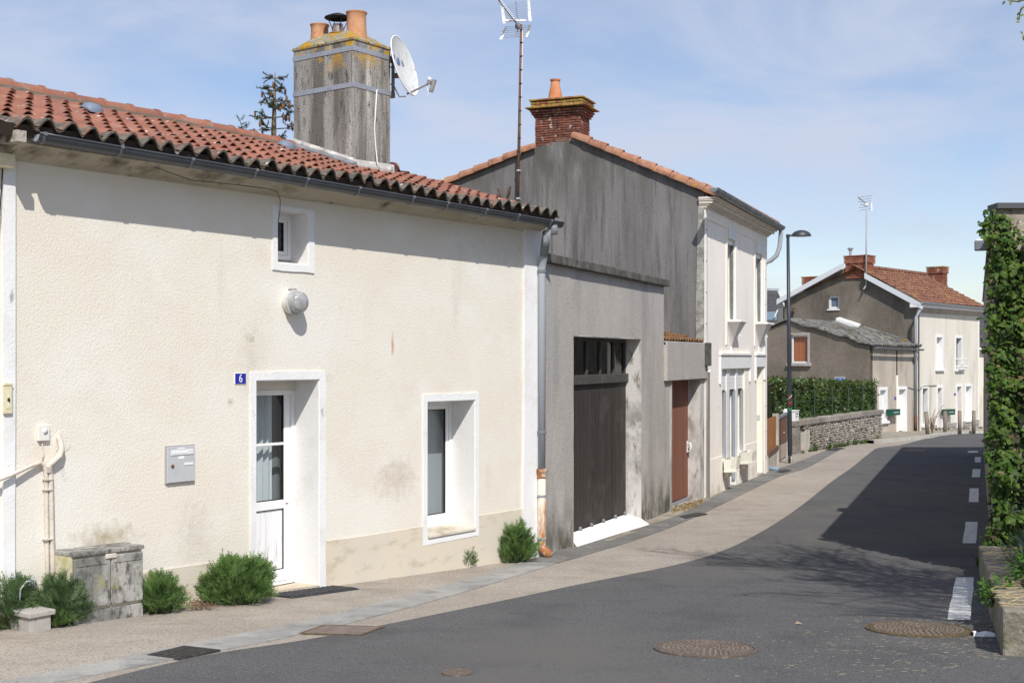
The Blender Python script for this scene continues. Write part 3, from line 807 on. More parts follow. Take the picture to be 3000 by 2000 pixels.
curtain(F1, l0 - 0.05, l1 + 0.35, dz0 + 0.1, dtop, OD - 0.26, m_sheer, door, 0.010, 6, 'sheer_curtain')
curtain(F1, l0 + 0.24, l0 + 0.58, dz0 + 0.1, dtop, OD - 0.12, m_curtain, door, 0.022, 4)
# ground window, upper window
zz0, zz1 = WZ0 + 0.10, WZ1 - 0.012
w_, g_ = casement(F1, WS0 + 0.012, WS1 - 0.012, zz0, zz1, OD, cottage, fw=0.05, sash=0.055)
MB().box(F1, WS0 + 0.012, WS1 - 0.012, OD - 0.05, OD + 0.035, WZ0 + 0.075, zz0 - 0.001).obj('window_foot', m_pvc, cottage, bevel=0.004)
curtain(F1, g_[0] - 0.1, g_[1] + 0.1, g_[2] - 0.1, g_[3] + 0.1, OD - 0.12, m_curtain_grey, w_, 0.004, 2, 'blind')
w_, g_ = casement(F1, TS0 + 0.012, TS1 - 0.012, TZ0 + 0.062, TZ1 - 0.012, -0.24, cottage, fw=0.045, sash=0.045)
curtain(F1, g_[0] - 0.1, g_[1] + 0.1, g_[2] - 0.1, g_[3] + 0.1, -0.42, m_curtain_grey, w_, 0.015, 6, 'blind')
# concrete door step between the jambs
mb = MB(); mb.hexa([F1.P(DS0 + 0.013, -0.44, ZB + 0.3), F1.P(DS1 - 0.013, -0.44, ZB + 0.3), F1.P(DS1 - 0.013, 0.02, ZB + 0.3), F1.P(DS0 + 0.013, 0.02, ZB + 0.3),
    F1.P(DS0 + 0.013, -0.44, dz0 - 0.012), F1.P(DS1 - 0.013, -0.44, dz0 - 0.012), F1.P(DS1 - 0.013, 0.02, F1.g(DS1) + 0.03), F1.P(DS0 + 0.013, 0.02, F1.g(DS0) + 0.03)])
mb.obj('door_step', mat('pale_step', (0.55, 0.48, 0.37), 0.9, [((0.42, 0.36, 0.28), 5, 0.45, 0.65)], [(50, 0.4)]), cottage)

# plaster cornice under the eaves, stained where the roof has leaked
def so(px, dz=0.06, o_=0.12): return tuple(F1.P(F1.s(px, o_), o_, Z_SOF + dz))
BR = (0.075, 0.05, 0.022)
m_soffit = mat('stained_plaster', (0.50, 0.46, 0.37), 0.9, [((0.40, 0.36, 0.28), 2.5, 0.45, 0.65), ((0.20, 0.19, 0.10), 5.5, 0.62, 0.74)], [(30, 0.3)],
    spots=[(BR, so(100, 0.09), (0.16, 0.2, 0.08), 0.95), (BR, so(205, 0.10), (0.16, 0.2, 0.05), 0.9), (BR, so(330, 0.09), (0.2, 0.24, 0.06), 0.95), (BR, so(430, 0.08), (0.16, 0.2, 0.05), 0.9), (BR, so(600, 0.09), (0.2, 0.26, 0.06), 0.95),
           (BR, so(690, 0.09), (0.12, 0.16, 0.05), 0.8), ((0.17, 0.16, 0.07), so(840, 0.08), (0.16, 0.2, 0.07), 0.8), (BR, so(1128, 0.05), (0.09, 0.1, 0.10), 1.0), ((0.22, 0.2, 0.12), so(500, 0.03), (0.5, 0.6, 0.05), 0.6)])
EO = 0.36
sl, sr = F1.s(70, 0.3), S1R + 0.012
def cornice_profile(s):
    return [F1.P(s, 0.001, Z_SOF), F1.P(s, 0.02, Z_SOF + 0.015), F1.P(s, 0.06, Z_SOF + 0.03), F1.P(s, 0.23, Z_SOF + 0.115), F1.P(s, 0.23, Z_SOF + 0.165), F1.P(s, 0.001, Z_SOF + 0.20)]
rows = [cornice_profile(lerp(sl, sr, i / 30)) for i in range(31)]
mb = MB(); mb.sheet(rows); mb.poly3(rows[0]); mb.poly3(rows[-1])
mb.obj('cornice', m_soffit, cottage)
# exposed rafter end and bits of broken plaster
MB().box(F1, sl - 0.10, sl - 0.015, 0.0, 0.36, Z_SOF + 0.10, Z_SOF + 0.19).obj('rafter_end', mat('flaking_wood', (0.42, 0.38, 0.33), 0.9, [((0.12, 0.10, 0.08), 9, 0.48, 0.6)], [(30, 0.5)]), cottage)
# ---- roof
S_E0, S_E1 = 3.9, 13.30
def eave_z(s): return CAMZ + lerp(1.835, 1.79, (s - 5.8) / 7.4) + 0.012 * math.sin(s * 2.1)
def ridge_z(s): return CAMZ + lerp(2.81, 2.64, (s - 6.0) / 7.3) + 0.012 * math.sin(s * 1.3 + 1)
RO = -2.5
def roof_pt(s, q, lift=0.0):
    """q = 0 at the eave, 1 at the ridge"""
    p = F1.P(s, lerp(EO, RO, q), lerp(eave_z(s), ridge_z(s), q))
    return p
def roof_axes(s):
    a = roof_pt(s, 0); b = roof_pt(s, 1)
    y = (b - a).normalized(); L = (b - a).length
    x = (roof_pt(s + 0.1, 0.5) - roof_pt(s, 0.5)).normalized()
    z = x.cross(y).normalized()
    x = y.cross(z).normalized()
    return x, y, z, L
PITCH, COURSE = 0.2, 0.325
def tile_mesh(name, m, length=0.40, h0=0.029, thick=0.012, seg=12, half=0.034, ctr=0.085, wave=0.020, lift=0.016):
    """one Roman tile: a broad low wave with a small arched lip at its front; x across, y up the slope"""
    n = seg + 1
    xs = [0.209 * i / seg for i in range(n)]
    def wv(x): return wave * (0.5 - 0.5 * math.cos(2 * math.pi * x / 0.2))
    def lip(x, h): return h * max(0.0, math.cos(min(1.0, abs(x - ctr) / (half * 1.6)) * math.pi / 2)) ** 1.3
    top0 = [(x, 0.0, lift + wv(x) + lip(x, h0)) for x in xs]
    mid = [(x, length * 0.45, lift * 0.55 + wv(x) + lip(x, h0 * 0.35)) for x in xs]
    top1 = [(x, length, 0.002 + wv(x)) for x in xs]
    bot0 = [(x, 0.0, z - thick) for x, y, z in top0]
    in0 = [(x, 0.12, z - thick) for (x, y, z) in [(x, 0.12, lift * 0.9 + wv(x) + lip(x, h0 * 0.8)) for x in xs]]
    mb = MB()
    for p, q in ((top0, mid), (mid, top1), (bot0, top0), (in0, bot0)):
        mb.add(p + q, [(i, i + 1, n + i + 1, n + i) for i in range(n - 1)])
    me = mb.mesh(name, True, False)
    me.set_sharp_from_angle(angle=R(40))
    me.materials.append(m)
    return me
tile_me = tile_mesh('tile', m_tile)
eave_me = tile_mesh('tile', m_tile_moss, h0=0.072, thick=0.020, half=0.058, lift=0.012)
_, _, _, RL = roof_axes(9)
ncol = int((S_E1 - S_E0) / PITCH)
ncrs = int(RL / COURSE) + 1
roof = MB()
rows = [[roof_pt(lerp(4.0, S_E1 - 0.03, i / 20), q) - V((0, 0, 0.03)) for i in range(21)] for q in (0.06, 0.35, 0.7, 1.0)]
roof.sheet(rows)
rows2 = [[F1.P(lerp(4.0, S_E1 - 0.03, i / 20), o, z - 0.03) for i in range(21)] for o, z in ((RO, CAMZ + 2.78), (RO - 3.4, CAMZ + 1.72))]
roof.sheet(rows2)
roof_o = roof.obj('roof', m_deck, cottage)
rest = MB()
cnt = 0
in_ch = lambda s, o: 11.40 - 0.15 < s < 12.10 and -2.6 < o < -1.42
for c in range(ncrs):
    for k in range(ncol + 1):
        s = S_E1 - (k + 1) * PITCH + random.uniform(-0.004, 0.004) * (1 if c else 3)
        if c == 0 and s < 5.66: continue
        d = c * COURSE + random.uniform(-0.012, 0.012)
        q = d / RL
        if q > 0.97: continue
        o = lerp(EO, RO, q)
        if in_ch(s, o - 0.15): continue
        x, y, z, L = roof_axes(s)
        # hidden beyond the left edge of the picture on the higher courses
        p = roof_pt(s, q)
        if p.x / p.y < -0.66: continue
        rot = random.uniform(-0.02, 0.02)
        x2 = x * math.cos(rot) + y * math.sin(rot); y2 = y * math.cos(rot) - x * math.sin(rot)
        tilt = random.uniform(-0.006, 0.012)
        Mx = Matrix(((x2.x, y2.x, z.x, p.x), (x2.y, y2.y, z.y, p.y), (x2.z, y2.z, z.z, p.z + (tilt * 0.5 if c else jit(0.012))), (0, 0, 0, 1)))
        me = eave_me if (c == 0 or (c == 1 and s < 5.66)) else tile_me
        if cnt < 290 and p.x / p.y > -0.43:
            link('tile', me, roof_o, matrix=Mx); cnt += 1
        else:
            rest.add([Mx @ v.co for v in me.vertices], [tuple(f.vertices) for f in me.polygons])
rest.obj('upper_tiles', m_tile, roof_o, fix=False, kind='stuff', angle=40)
# ridge tiles bedded in dark mortar
rl = 0.42
n_r = int((S_E1 - 4.4) / (rl - 0.05))
for i in range(n_r):
    s = S_E1 - 0.02 - (i + 1) * (rl - 0.05)
    if 11.32 < s + 0.2 < 12.05: continue
    p0 = F1.P(s, RO, ridge_z(s) + 0.0); p1 = F1.P(s + rl, RO, ridge_z(s + rl) + 0.0)
    ax = (p1 - p0).normalized(); side = V((F1.w.x, F1.w.y, 0))
    mb = MB()
    R0, R1 = 0.105, 0.113
    vs_ = []
    for (t_, rr, dz) in ((0, R0, 0.0), (0.9, R0 * 1.05, 0.008), (0.9, R1 * 1.02, 0.012), (1.0, R1 * 1.04, 0.012), (1.0, R1 * 0.9, 0.0)):
        for k in range(9):
            a_ = math.pi * k / 8
            vs_.append(p0.lerp(p1, t_) + side * math.cos(a_) * rr + V((0, 0, math.sin(a_) * rr + dz)))
    mb.add(vs_, [(r_ * 9 + k, r_ * 9 + k + 1, r_ * 9 + k + 10, r_ * 9 + k + 9) for r_ in range(4) for k in range(8)])
    mb.obj('ridge_tile', m_tile, roof_o, angle=40)
mb = MB()
rows = []
for o_, dz in ((RO + 0.20, -0.085), (RO + 0.17, 0.0), (RO + 0.10, 0.03), (RO - 0.10, 0.03), (RO - 0.2, -0.08)):
    rows.append([F1.P(lerp(4.3, S_E1 - 0.05, i / 60), o_ + jit(0.012), ridge_z(lerp(4.3, S_E1 - 0.05, i / 60)) + dz + jit(0.012)) for i in range(61)])
mb.sheet(rows); mb.obj('ridge_mortar', m_ridge_bed, roof_o)
# verge board at the right end
mb = MB()
mb.hexa([F1.P(S_E1 - 0.06, 0.30, eave_z(S_E1) - 0.12), F1.P(S_E1 - 0.03, 0.30, eave_z(S_E1) - 0.12), F1.P(S_E1 - 0.03, RO, ridge_z(S_E1) - 0.12), F1.P(S_E1 - 0.06, RO, ridge_z(S_E1) - 0.12),
         F1.P(S_E1 - 0.06, 0.30, eave_z(S_E1) - 0.02), F1.P(S_E1 - 0.03, 0.30, eave_z(S_E1) - 0.02), F1.P(S_E1 - 0.03, RO, ridge_z(S_E1) - 0.02), F1.P(S_E1 - 0.06, RO, ridge_z(S_E1) - 0.02)])
mb.obj('verge_board', m_deck, roof_o)
# eaves board that closes the gap under the first course
mb = MB()
mb.sheet([[F1.P(lerp(4.4, S_E1 - 0.03, i / 20), o_, eave_z(lerp(4.4, S_E1 - 0.03, i / 20)) + dz) for i in range(21)] for o_, dz in ((0.335, 0.035), (0.29, -0.06), (0.05, -0.03))])
mb.obj('eaves_board', m_deck, roof_o)
# roof vents: slate-blue domes
for px, py in ((269, 338), (835, 442)):
    # find the roof point under the pixel
    best = None
    for si in range(120):
        for qi in range(60):
            p = roof_pt(lerp(5.5, 13, si / 119), qi / 59)
            e = ((p.x / p.y * FPX + CX) - px) ** 2 + ((Y0 - (p.z - CAMZ) / p.y * FPX) - py) ** 2
            if best is None or e < best[0]: best = (e, lerp(5.5, 13, si / 119), qi / 59)
    s, q = best[1:]
    x, y, z, L = roof_axes(s); p = roof_pt(s, q)
    mb = MB(); vs_ = []; n = 14
    for r_, h in ((0.0, 0.125), (0.05, 0.122), (0.09, 0.108), (0.118, 0.08), (0.12, 0.062)):
        vs_ += [p + x * math.cos(k / n * 6.2832) * r_ * 0.95 + y * (math.sin(k / n * 6.2832) * r_ * 0.85) + z * (h - (0.02 if math.sin(k / n * 6.2832) < -0.6 and r_ > 0.1 else 0)) for k in range(n)]
    mb.add(vs_, [(i * n + k, i * n + (k + 1) % n, (i + 1) * n + (k + 1) % n, (i + 1) * n + k) for i in range(4) for k in range(n)])
    v_ = mb.obj('roof_vent', mat('slate_blue_plastic', (0.17, 0.21, 0.28), 0.5), cottage, smooth=True, fix=False)
    MB().lathe([(0.085, 0.0), (0.085, 0.075)], p, 14, axis=z).obj('collar', m_seal, v_)

# ---- gutter with clips, downpipe
GO = 0.345
gs0, gs1 = F1.s(103, GO), F1.s(1640, GO)
def gut_z(s): return CAMZ + lerp(1.80, 1.722, (s - gs0) / (gs1 - gs0))
GR = 0.068
def gut_ring(s, r0):
    c = F1.P(s, GO, gut_z(s))
    pts = []
    for k in range(13):
        a_ = math.pi * k / 12
        pts.append(c + V((F1.w.x, F1.w.y, 0)) * (-math.cos(a_) * r0) + V((0, 0, -math.sin(a_) * r0)))
    return pts
mb = MB()
outer = [gut_ring(lerp(gs0, gs1, i / 20), GR) for i in range(21)]; inner = [gut_ring(lerp(gs0, gs1, i / 20), GR - 0.005) for i in range(21)]
mb.sheet(outer); mb.sheet(inner)
for side in (0, -1):
    mb.tube([r_[side] + V((0, 0, 0.002)) for r_ in outer], 0.009, 8)
mb.add(gut_ring(gs1, GR), [tuple(range(13))])
gutter = mb.obj('gutter', m_gutter, cottage, smooth=True, fix=False)
MB().poly3(gut_ring(gs0 + 0.02, GR - 0.004)).obj('end_cap', m_zinc, gutter)
for px in (118, 344, 551, 738, 888, 1041, 1199, 1300, 1413, 1508, 1603):
    s = F1.s(px, GO)
    mb = MB(); mb.sheet([gut_ring(s - 0.012, GR + 0.006), gut_ring(s + 0.012, GR + 0.006)])
    mb.sheet([gut_ring(s - 0.012, GR + 0.0005), gut_ring(s - 0.012, GR + 0.006)]); mb.sheet([gut_ring(s + 0.012, GR + 0.006), gut_ring(s + 0.012, GR + 0.0005)])
    c = F1.P(s, GO + GR, gut_z(s))
    mb.box(F1, s - 0.014, s + 0.014, GO + GR - 0.014, GO + GR + 0.014, gut_z(s) - 0.012, gut_z(s) + 0.016)
    mb.obj('gutter_clip', m_gutter_clip, gutter, fix=False)
# downpipe
PO = 0.075
sp = F1.s(1587, PO)
def fp(px, py, o): return F1.P(F1.s(px, o), o, F1.z(px, py, o))
zr = F1.z(1582, 1378, PO); zfoot = F1.g(sp, PO)
pts = [F1.P(F1.s(1617, GO), GO, gut_z(gs1) - 0.04), F1.P(F1.s(1617, GO), GO - 0.005, gut_z(gs1) - 0.10), F1.P(F1.s(1610, GO), GO - 0.05, gut_z(gs1) - 0.17), F1.P(lerp(F1.s(1612, GO), sp, 0.8), 0.14, F1.z(1595, 745, 0.14)),
       F1.P(sp, PO, F1.z(1590, 785, PO)), F1.P(sp, PO, F1.z(1590, 800, PO)), F1.P(sp, PO, zr - 0.02)]
mb = MB(); mb.tube(pts, [0.055, 0.05, 0.05, 0.05, 0.05, 0.05, 0.049], 16)
dp = mb.obj('downpipe', m_zinc, cottage, smooth=True)
mb = MB(); mb.lathe([(0.05, -0.07), (0.062, -0.065), (0.066, 0.0), (0.060, 0.05)], F1.P(F1.s(1619, GO), GO, gut_z(gs1) - 0.09), 16); mb.obj('outlet', m_zinc_dark, dp, smooth=True)
mb = MB(); mb.tube([pts[2] + V((0.01, 0, 0.03)), pts[2].lerp(pts[3], 0.5), pts[3]], [0.062, 0.058, 0.056], 14); mb.obj('torn_sleeve', m_zinc_dark, dp, smooth=True)
for py in (795, 1265):
    MB().lathe([(0.050, -0.022), (0.058, -0.018), (0.058, 0.018), (0.050, 0.022)], F1.P(sp, PO, F1.z(1588, py, PO)), 18).obj('pipe_clip', m_zinc_dark, dp, angle=30)
mb = MB(); c0 = F1.P(sp, PO, 0); 
shoe = [V((c0.x, c0.y, zr - 0.06)), V((c0.x, c0.y, zfoot + 0.22)), V((c0.x, c0.y, zfoot + 0.14)), F1.P(sp + 0.02, PO + 0.05, zfoot + 0.07), F1.P(sp + 0.05, PO + 0.12, zfoot + 0.035)]
mb.tube(shoe, [0.052, 0.052, 0.054, 0.056, 0.058], 16); shoe_o = mb.obj('rusty_shoe', m_rust, dp, smooth=True, label='rusty cream-painted cast iron foot of the downpipe')
MB().lathe([(0.052, -0.10), (0.064, -0.09), (0.064, -0.03), (0.072, -0.02), (0.072, 0.02), (0.052, 0.022)], V((c0.x, c0.y, zr)), 18).obj('socket', m_rust_cap, dp, angle=40)
MB().tube(shoe[2:], [0.0555, 0.0575, 0.0595], 16).obj('rust_crust', m_rust_cap, dp, smooth=True)
for py in (1452, 1577):
    MB().lathe([(0.052, -0.014), (0.060, -0.012), (0.060, 0.012), (0.052, 0.014)], F1.P(sp, PO, F1.z(1584, py, PO)), 18).obj('pipe_clip', m_zinc, dp, angle=30)

# ---- chimney
cs0, cs1, co0, co1 = 11.40, 12.09, -2.50, -1.44
cz1 = CAMZ + 3.98
mb = MB()
mb.box(F1, cs0, cs1, co0, co1, CAMZ + 2.1, cz1)
chim = mb.obj('chimney', m_chimney, cottage, bevel=0.012)
# render skirt flaring at the foot, white lead-grey flashing
def foot_z(o): return roof_pt(11.7, (EO - o) / (EO - RO)).z
mb = MB()
for sa, sb in ((cs0 - 0.035, cs0 - 0.001), (cs1 + 0.001, cs1 + 0.05)):
    mb.hexa([F1.P(sa, co0, foot_z(co0) - 0.1), F1.P(sb, co0, foot_z(co0) - 0.1), F1.P(sb, co1 + 0.02, foot_z(co1) - 0.1), F1.P(sa, co1 + 0.02, foot_z(co1) - 0.1),
             F1.P(sa, co0, foot_z(co0) + 0.12), F1.P(sb, co0, foot_z(co0) + 0.16), F1.P(sb, co1 + 0.02, foot_z(co1) + 0.13), F1.P(sa, co1 + 0.02, foot_z(co1) + 0.10)])
mb.hexa([F1.P(cs0, co1 + 0.001, foot_z(co1) - 0.1), F1.P(cs1, co1 + 0.001, foot_z(co1) - 0.1), F1.P(cs1, co1 + 0.06, foot_z(co1 + 0.06) - 0.1), F1.P(cs0, co1 + 0.06, foot_z(co1 + 0.06) - 0.1),
         F1.P(cs0, co1 + 0.001, foot_z(co1) + 0.12), F1.P(cs1, co1 + 0.001, foot_z(co1) + 0.14), F1.P(cs1, co1 + 0.05, foot_z(co1) + 0.06), F1.P(cs0, co1 + 0.05, foot_z(co1) + 0.05)])
mb.obj('mortar_skirt', mat('pale_mortar', (0.40, 0.39, 0.36), 0.92, [((0.62, 0.60, 0.56), 5, 0.5, 0.62), ((0.22, 0.21, 0.19), 8, 0.55, 0.68)], [(40, 0.5)]), chim)
mb = MB()
mb.hexa([F1.P(cs0 - 0.10, co0, foot_z(co0) + 0.02), F1.P(cs0 - 0.036, co0, foot_z(co0) + 0.02), F1.P(cs0 - 0.036, co1 + 0.1, foot_z(co1 + 0.1) + 0.02), F1.P(cs0 - 0.10, co1 + 0.1, foot_z(co1 + 0.1) + 0.02),
         F1.P(cs0 - 0.10, co0, foot_z(co0) + 0.075), F1.P(cs0 - 0.036, co0, foot_z(co0) + 0.10), F1.P(cs0 - 0.036, co1 + 0.1, foot_z(co1 + 0.1) + 0.10), F1.P(cs0 - 0.10, co1 + 0.1, foot_z(co1 + 0.1) + 0.075)])
mb.obj('flashing', m_zinc_dark, chim)
# mortar cap, sloping and uneven
mb = MB(); rows = []
for i in range(9):
    r_ = []
    for j in range(9):
        u_, v_ = i / 8, j / 8
        e = min(u_, 1 - u_, v_ * 1.0, 1 - v_) * 2
        z = cz1 - 0.005 + 0.19 * min(1, e * 1.7) + (jit(0.014) if 0 < e else 0)
        r_.append(F1.P(lerp(cs0 - 0.012, cs1 + 0.012, u_), lerp(co0 - 0.012, co1 + 0.012, v_), z))
    rows.append(r_)
mb.sheet(rows)
cap = mb.obj('mortar_cap', m_chimcap, chim, smooth=True)
mb = MB()
mb.box(F1, cs0 - 0.012, cs1 + 0.012, co0 - 0.012, co1 + 0.012, cz1 - 0.03, cz1 - 0.006); mb.obj('cap_edge', m_chimcap, chim)
def on_ch(n): return F1.P(11.745, 9.49 - n, cz1 + 0.12)
def pot(c, r, h, m, parent, name='chimney_pot'):
    return MB().lathe([(r * 1.04, -0.05), (r, 0.03), (r * 0.93, h * 0.5), (r * 0.93, h * 0.86), (r * 1.0, h * 0.93), (r * 1.04, h * 0.96), (r * 1.04, h), (r * 0.84, h), (r * 0.82, h * 0.5)], c, 24, cap=False).obj(name, m, parent, angle=40)
def flue_disc(c, r, parent):
    MB().lathe([(r, 0.0), (r * 0.5, 0.001)], c, 16).obj('flue', m_seal, parent)  # black disc set inside the pot
c = on_ch(11.20); pot(c, 0.132, 0.30, m_pot, chim); flue_disc(c + V((0, 0, 0.15)), 0.108, chim)
c = on_ch(11.86); pot(c, 0.122, 0.245, m_pot, chim); flue_disc(c + V((0, 0, 0.12)), 0.098, chim)
c = on_ch(11.53); pot(c, 0.115, 0.08, m_pot, chim)
MB().lathe([(0.075, 0.0), (0.075, 0.16), (0.068, 0.162), (0.068, 0.20), (0.05, 0.205)], c, 18).obj('steel_flue', m_steel, chim, angle=40)
mb = MB(); mb.lathe([(0.17, 0.275), (0.175, 0.28), (0.17, 0.29), (0.09, 0.325), (0.03, 0.345), (0.0, 0.35)], c, 20, cap=False)
cowl = mb.obj('cowl', m_black_metal, chim, smooth=True)
for k in range(4):
    a_ = k * math.pi / 2 + 0.5
    MB().tube([c + V((math.cos(a_) * 0.075, math.sin(a_) * 0.075, 0.13)), c + V((math.cos(a_) * 0.10, math.sin(a_) * 0.10, 0.19)), c + V((math.cos(a_) * 0.15, math.sin(a_) * 0.15, 0.285))], 0.006, 5).obj('strut', m_black_metal, cowl)
# lichened tile just beyond the chimney
mb = MB(); q0 = F1.P(cs1 + 0.06, RO + 0.1, ridge_z(12.2) + 0.03)
mb.lathe([(0.10, 0.0), (0.115, 0.30)], q0, 14, axis=V((F1.u.x, F1.u.y, -0.12)))
mb.obj('end_ridge_tile', m_chimcap, chim, smooth=True)
# ================================================================ things fixed to or standing by the cottage
# wall lamp
ls, lz = F1.s(849), F1.z(849, 886)
lamp = thing('wall_lamp', 'round bulkhead lamp with frosted glass on the cream wall below the small window', 'lamp', F1.P(ls, 0, lz))
wdir = V((F1.w.x, F1.w.y, 0))
MB().lathe([(0.118, 0.001), (0.12, 0.03), (0.118, 0.075), (0.10, 0.078)], F1.P(ls, 0, lz), 28, axis=wdir).obj('base', mat('white_lamp_base', (0.66, 0.64, 0.58), 0.6, [((0.5, 0.48, 0.42), 9, 0.5, 0.66)]), lamp, angle=40)
MB().lathe([(0.112, 0.072), (0.126, 0.074), (0.126, 0.088), (0.112, 0.09)], F1.P(ls, 0, lz), 28, axis=wdir).obj('rim', m_alu, lamp, angle=40)
mg = mat('ribbed_lamp_glass', (0.30, 0.305, 0.31), 0.12, [((0.42, 0.42, 0.42), 14, 0.45, 0.6)], spec=0.7)
MB().lathe([(0.11, 0.086), (0.112, 0.13), (0.104, 0.165), (0.085, 0.185), (0.05, 0.194), (0.0, 0.196)], F1.P(ls, 0, lz), 28, axis=wdir, cap=False).obj('glass_dome', mg, lamp, smooth=True)
MB().lathe([(0.022, 0.001), (0.022, 0.08)], F1.P(ls, 0, lz + 0.122), 10, axis=wdir).obj('cable_gland', m_grey_plastic, lamp, smooth=True)

# number plate
ns0, ns1, nz0, nz1 = F1.s(686), F1.s(720), F1.z(703, 1125), F1.z(703, 1092)
npl = thing('house_number', 'blue enamel house number plate 6 beside the cottage door', 'sign', F1.P(ns0, 0, nz0))
MB().box(F1, ns0, ns1, 0.001, 0.008, nz0, nz1).obj('rim', m_white, npl, bevel=0.002)
MB().box(F1, ns0 + 0.006, ns1 - 0.006, 0.0075, 0.010, nz0 + 0.005, nz1 - 0.005).obj('plate', m_enamel_blue, npl)
Mt = F1.M((ns0 + ns1) / 2, 0.011, (nz0 + nz1) / 2 - 0.001) @ Matrix.Rotation(R(90), 4, 'X')
text_mesh('6', 0.115, 'digit', m_white, npl, Mt @ Matrix.Scale(0.82, 4, (1, 0, 0)))

# letterbox in the wall
bs0, bs1 = F1.s(482), F1.s(566)
bz0, bz1 = F1.z(524, 1413), F1.z(524, 1303)
box = thing('letterbox', 'flat grey metal letterbox let into the cream wall left of the door', 'letterbox', F1.P(bs0, 0, bz0))
MB().box(F1, bs0, bs1, 0.0005, 0.022, bz0, bz1).obj('surround', mat('grey_frame', (0.36, 0.36, 0.36), 0.5), box, bevel=0.003)
MB().box(F1, bs0 + 0.008, bs1 - 0.006, 0.02, 0.033, bz0 + 0.008, bz1 - 0.012).obj('door', m_alu, box, bevel=0.003)
def fx(t): return lerp(bs0, bs1, t)
def fz(t): return lerp(bz0, bz1, t)
MB().box(F1, fx(0.14), fx(0.92), 0.032, 0.040, fz(0.74), fz(0.88)).obj('flap', m_alu_light, box, bevel=0.004)
MB().box(F1, fx(0.20), fx(0.72), 0.0395, 0.042, fz(0.79), fz(0.84)).obj('name_card', m_white, box)
MB().box(F1, fx(0.40), fx(0.60), 0.0325, 0.034, fz(0.64), fz(0.71)).obj('sticker', m_white, box)
MB().box(F1, fx(0.60), fx(0.92), 0.032, 0.037, fz(0.46), fz(0.53)).obj('window_frame', m_alu_light, box)
MB().box(F1, fx(0.63), fx(0.89), 0.0365, 0.0375, fz(0.475), fz(0.515)).obj('card', m_white, box)
MB().box(F1, fx(0.36), fx(0.62), 0.0325, 0.036, fz(0.895), fz(0.93)).obj('top_label', m_white, box)
MB().lathe([(0.016, 0.0), (0.016, 0.008), (0.012, 0.01)], F1.P(fx(0.19), 0.033, fz(0.46)), 14, axis=wdir).obj('lock', m_brass, box, angle=40)

# door bell box
ks0, ks1, kz0, kz1 = F1.s(107), F1.s(139), F1.z(123, 1290), F1.z(123, 1245)
bell = thing('doorbell_box', 'small white square box with round button on the cream wall above the conduit', 'doorbell', F1.P(ks0, 0, kz0))
MB().box(F1, ks0, ks1, 0.0005, 0.035, kz0, kz1).obj('case', mat('ivory_plastic', (0.76, 0.74, 0.67), 0.5), bell, bevel=0.004)
MB().lathe([(0.024, 0.0), (0.022, 0.01), (0.0, 0.011)], F1.P(lerp(ks0, ks1, 0.55), 0.034, lerp(kz0, kz1, 0.62)), 18, axis=wdir, cap=False).obj('button', m_alu_light, bell, smooth=True)
def wp(px, py, o=0.012): return F1.P(F1.s(px, o), o, F1.z(px, py, o))
MB().tube([wp(122, 1290), wp(125, 1310), wp(128, 1330), wp(124, 1348)], 0.005, 6).obj('wire', m_conduit, bell, smooth=True)

# thermometer on the pilaster
hs0, hs1, hz0, hz1 = F1.s(7, 0.03), F1.s(32, 0.03), F1.z(20, 1211, 0.03), F1.z(20, 1121, 0.03)
th = thing('thermometer', 'yellowed plastic wall thermometer on the white corner pilaster', 'thermometer', F1.P(hs0, 0.03, hz0))
MB().box(F1, hs0, hs1, 0.0305, 0.055, hz0, hz1 - 0.02).obj('case', m_cream_plastic, th, bevel=0.004)
MB().prism(F1, [(hs0 - 0.006, hz1 - 0.02), (hs1 + 0.004, hz1 - 0.02), (hs1, hz1 - 0.006), (hs0 + 0.012, hz1)], 0.0305, 0.06).obj('roof_cap', m_cream_plastic, th)
MB().box(F1, lerp(hs0, hs1, 0.22), lerp(hs0, hs1, 0.82), 0.0545, 0.058, hz0 + 0.04, hz1 - 0.06).obj('scale_plate', mat('pale_yellow', (0.72, 0.66, 0.46), 0.5), th, bevel=0.002)
MB().tube([F1.P(lerp(hs0, hs1, 0.5), 0.060, hz0 + 0.06), F1.P(lerp(hs0, hs1, 0.5), 0.060, hz1 - 0.09)], 0.003, 6).obj('tube', m_alu_light, th)
MB().lathe([(0.010, -0.014), (0.012, 0.0), (0.007, 0.014)], F1.P(lerp(hs0, hs1, 0.5), 0.060, lerp(hz0, hz1, 0.46)), 8).obj('pointer', m_seal, th)

# cable conduits
cond = thing('cable_conduit', 'pair of painted cable conduits climbing the cream wall and branching two ways', 'conduit', F1.P(F1.s(140), 0, F1.g(F1.s(140))))
vz = F1.g(F1.s(140)) + 0.0
s1_, s2_ = F1.s(134, 0.02), F1.s(146, 0.02)
MB().tube([F1.P(s1_ + 0.02, 0.025, vz - 0.05), F1.P(s1_ + 0.01, 0.025, vz + 0.6), F1.P(s1_, 0.025, F1.z(134, 1390, 0.025)), wp(129, 1362, 0.03), wp(118, 1354, 0.035), wp(80, 1369, 0.05), wp(30, 1392, 0.07), wp(-60, 1425, 0.10)], 0.017, 10).obj('pipe', m_conduit, cond, smooth=True)
MB().tube([F1.P(s2_ + 0.03, 0.03, vz - 0.05), F1.P(s2_ + 0.015, 0.03, vz + 0.6), F1.P(s2_, 0.03, F1.z(146, 1392, 0.03)), wp(142, 1362, 0.035), wp(158, 1350, 0.045), wp(176, 1334, 0.05), wp(181, 1315, 0.05), wp(176, 1290, 0.03), wp(169, 1274, -0.01)], [0.022, 0.022, 0.022, 0.028, 0.026, 0.026, 0.026, 0.026, 0.026], 10).obj('pipe', m_conduit, cond, smooth=True)
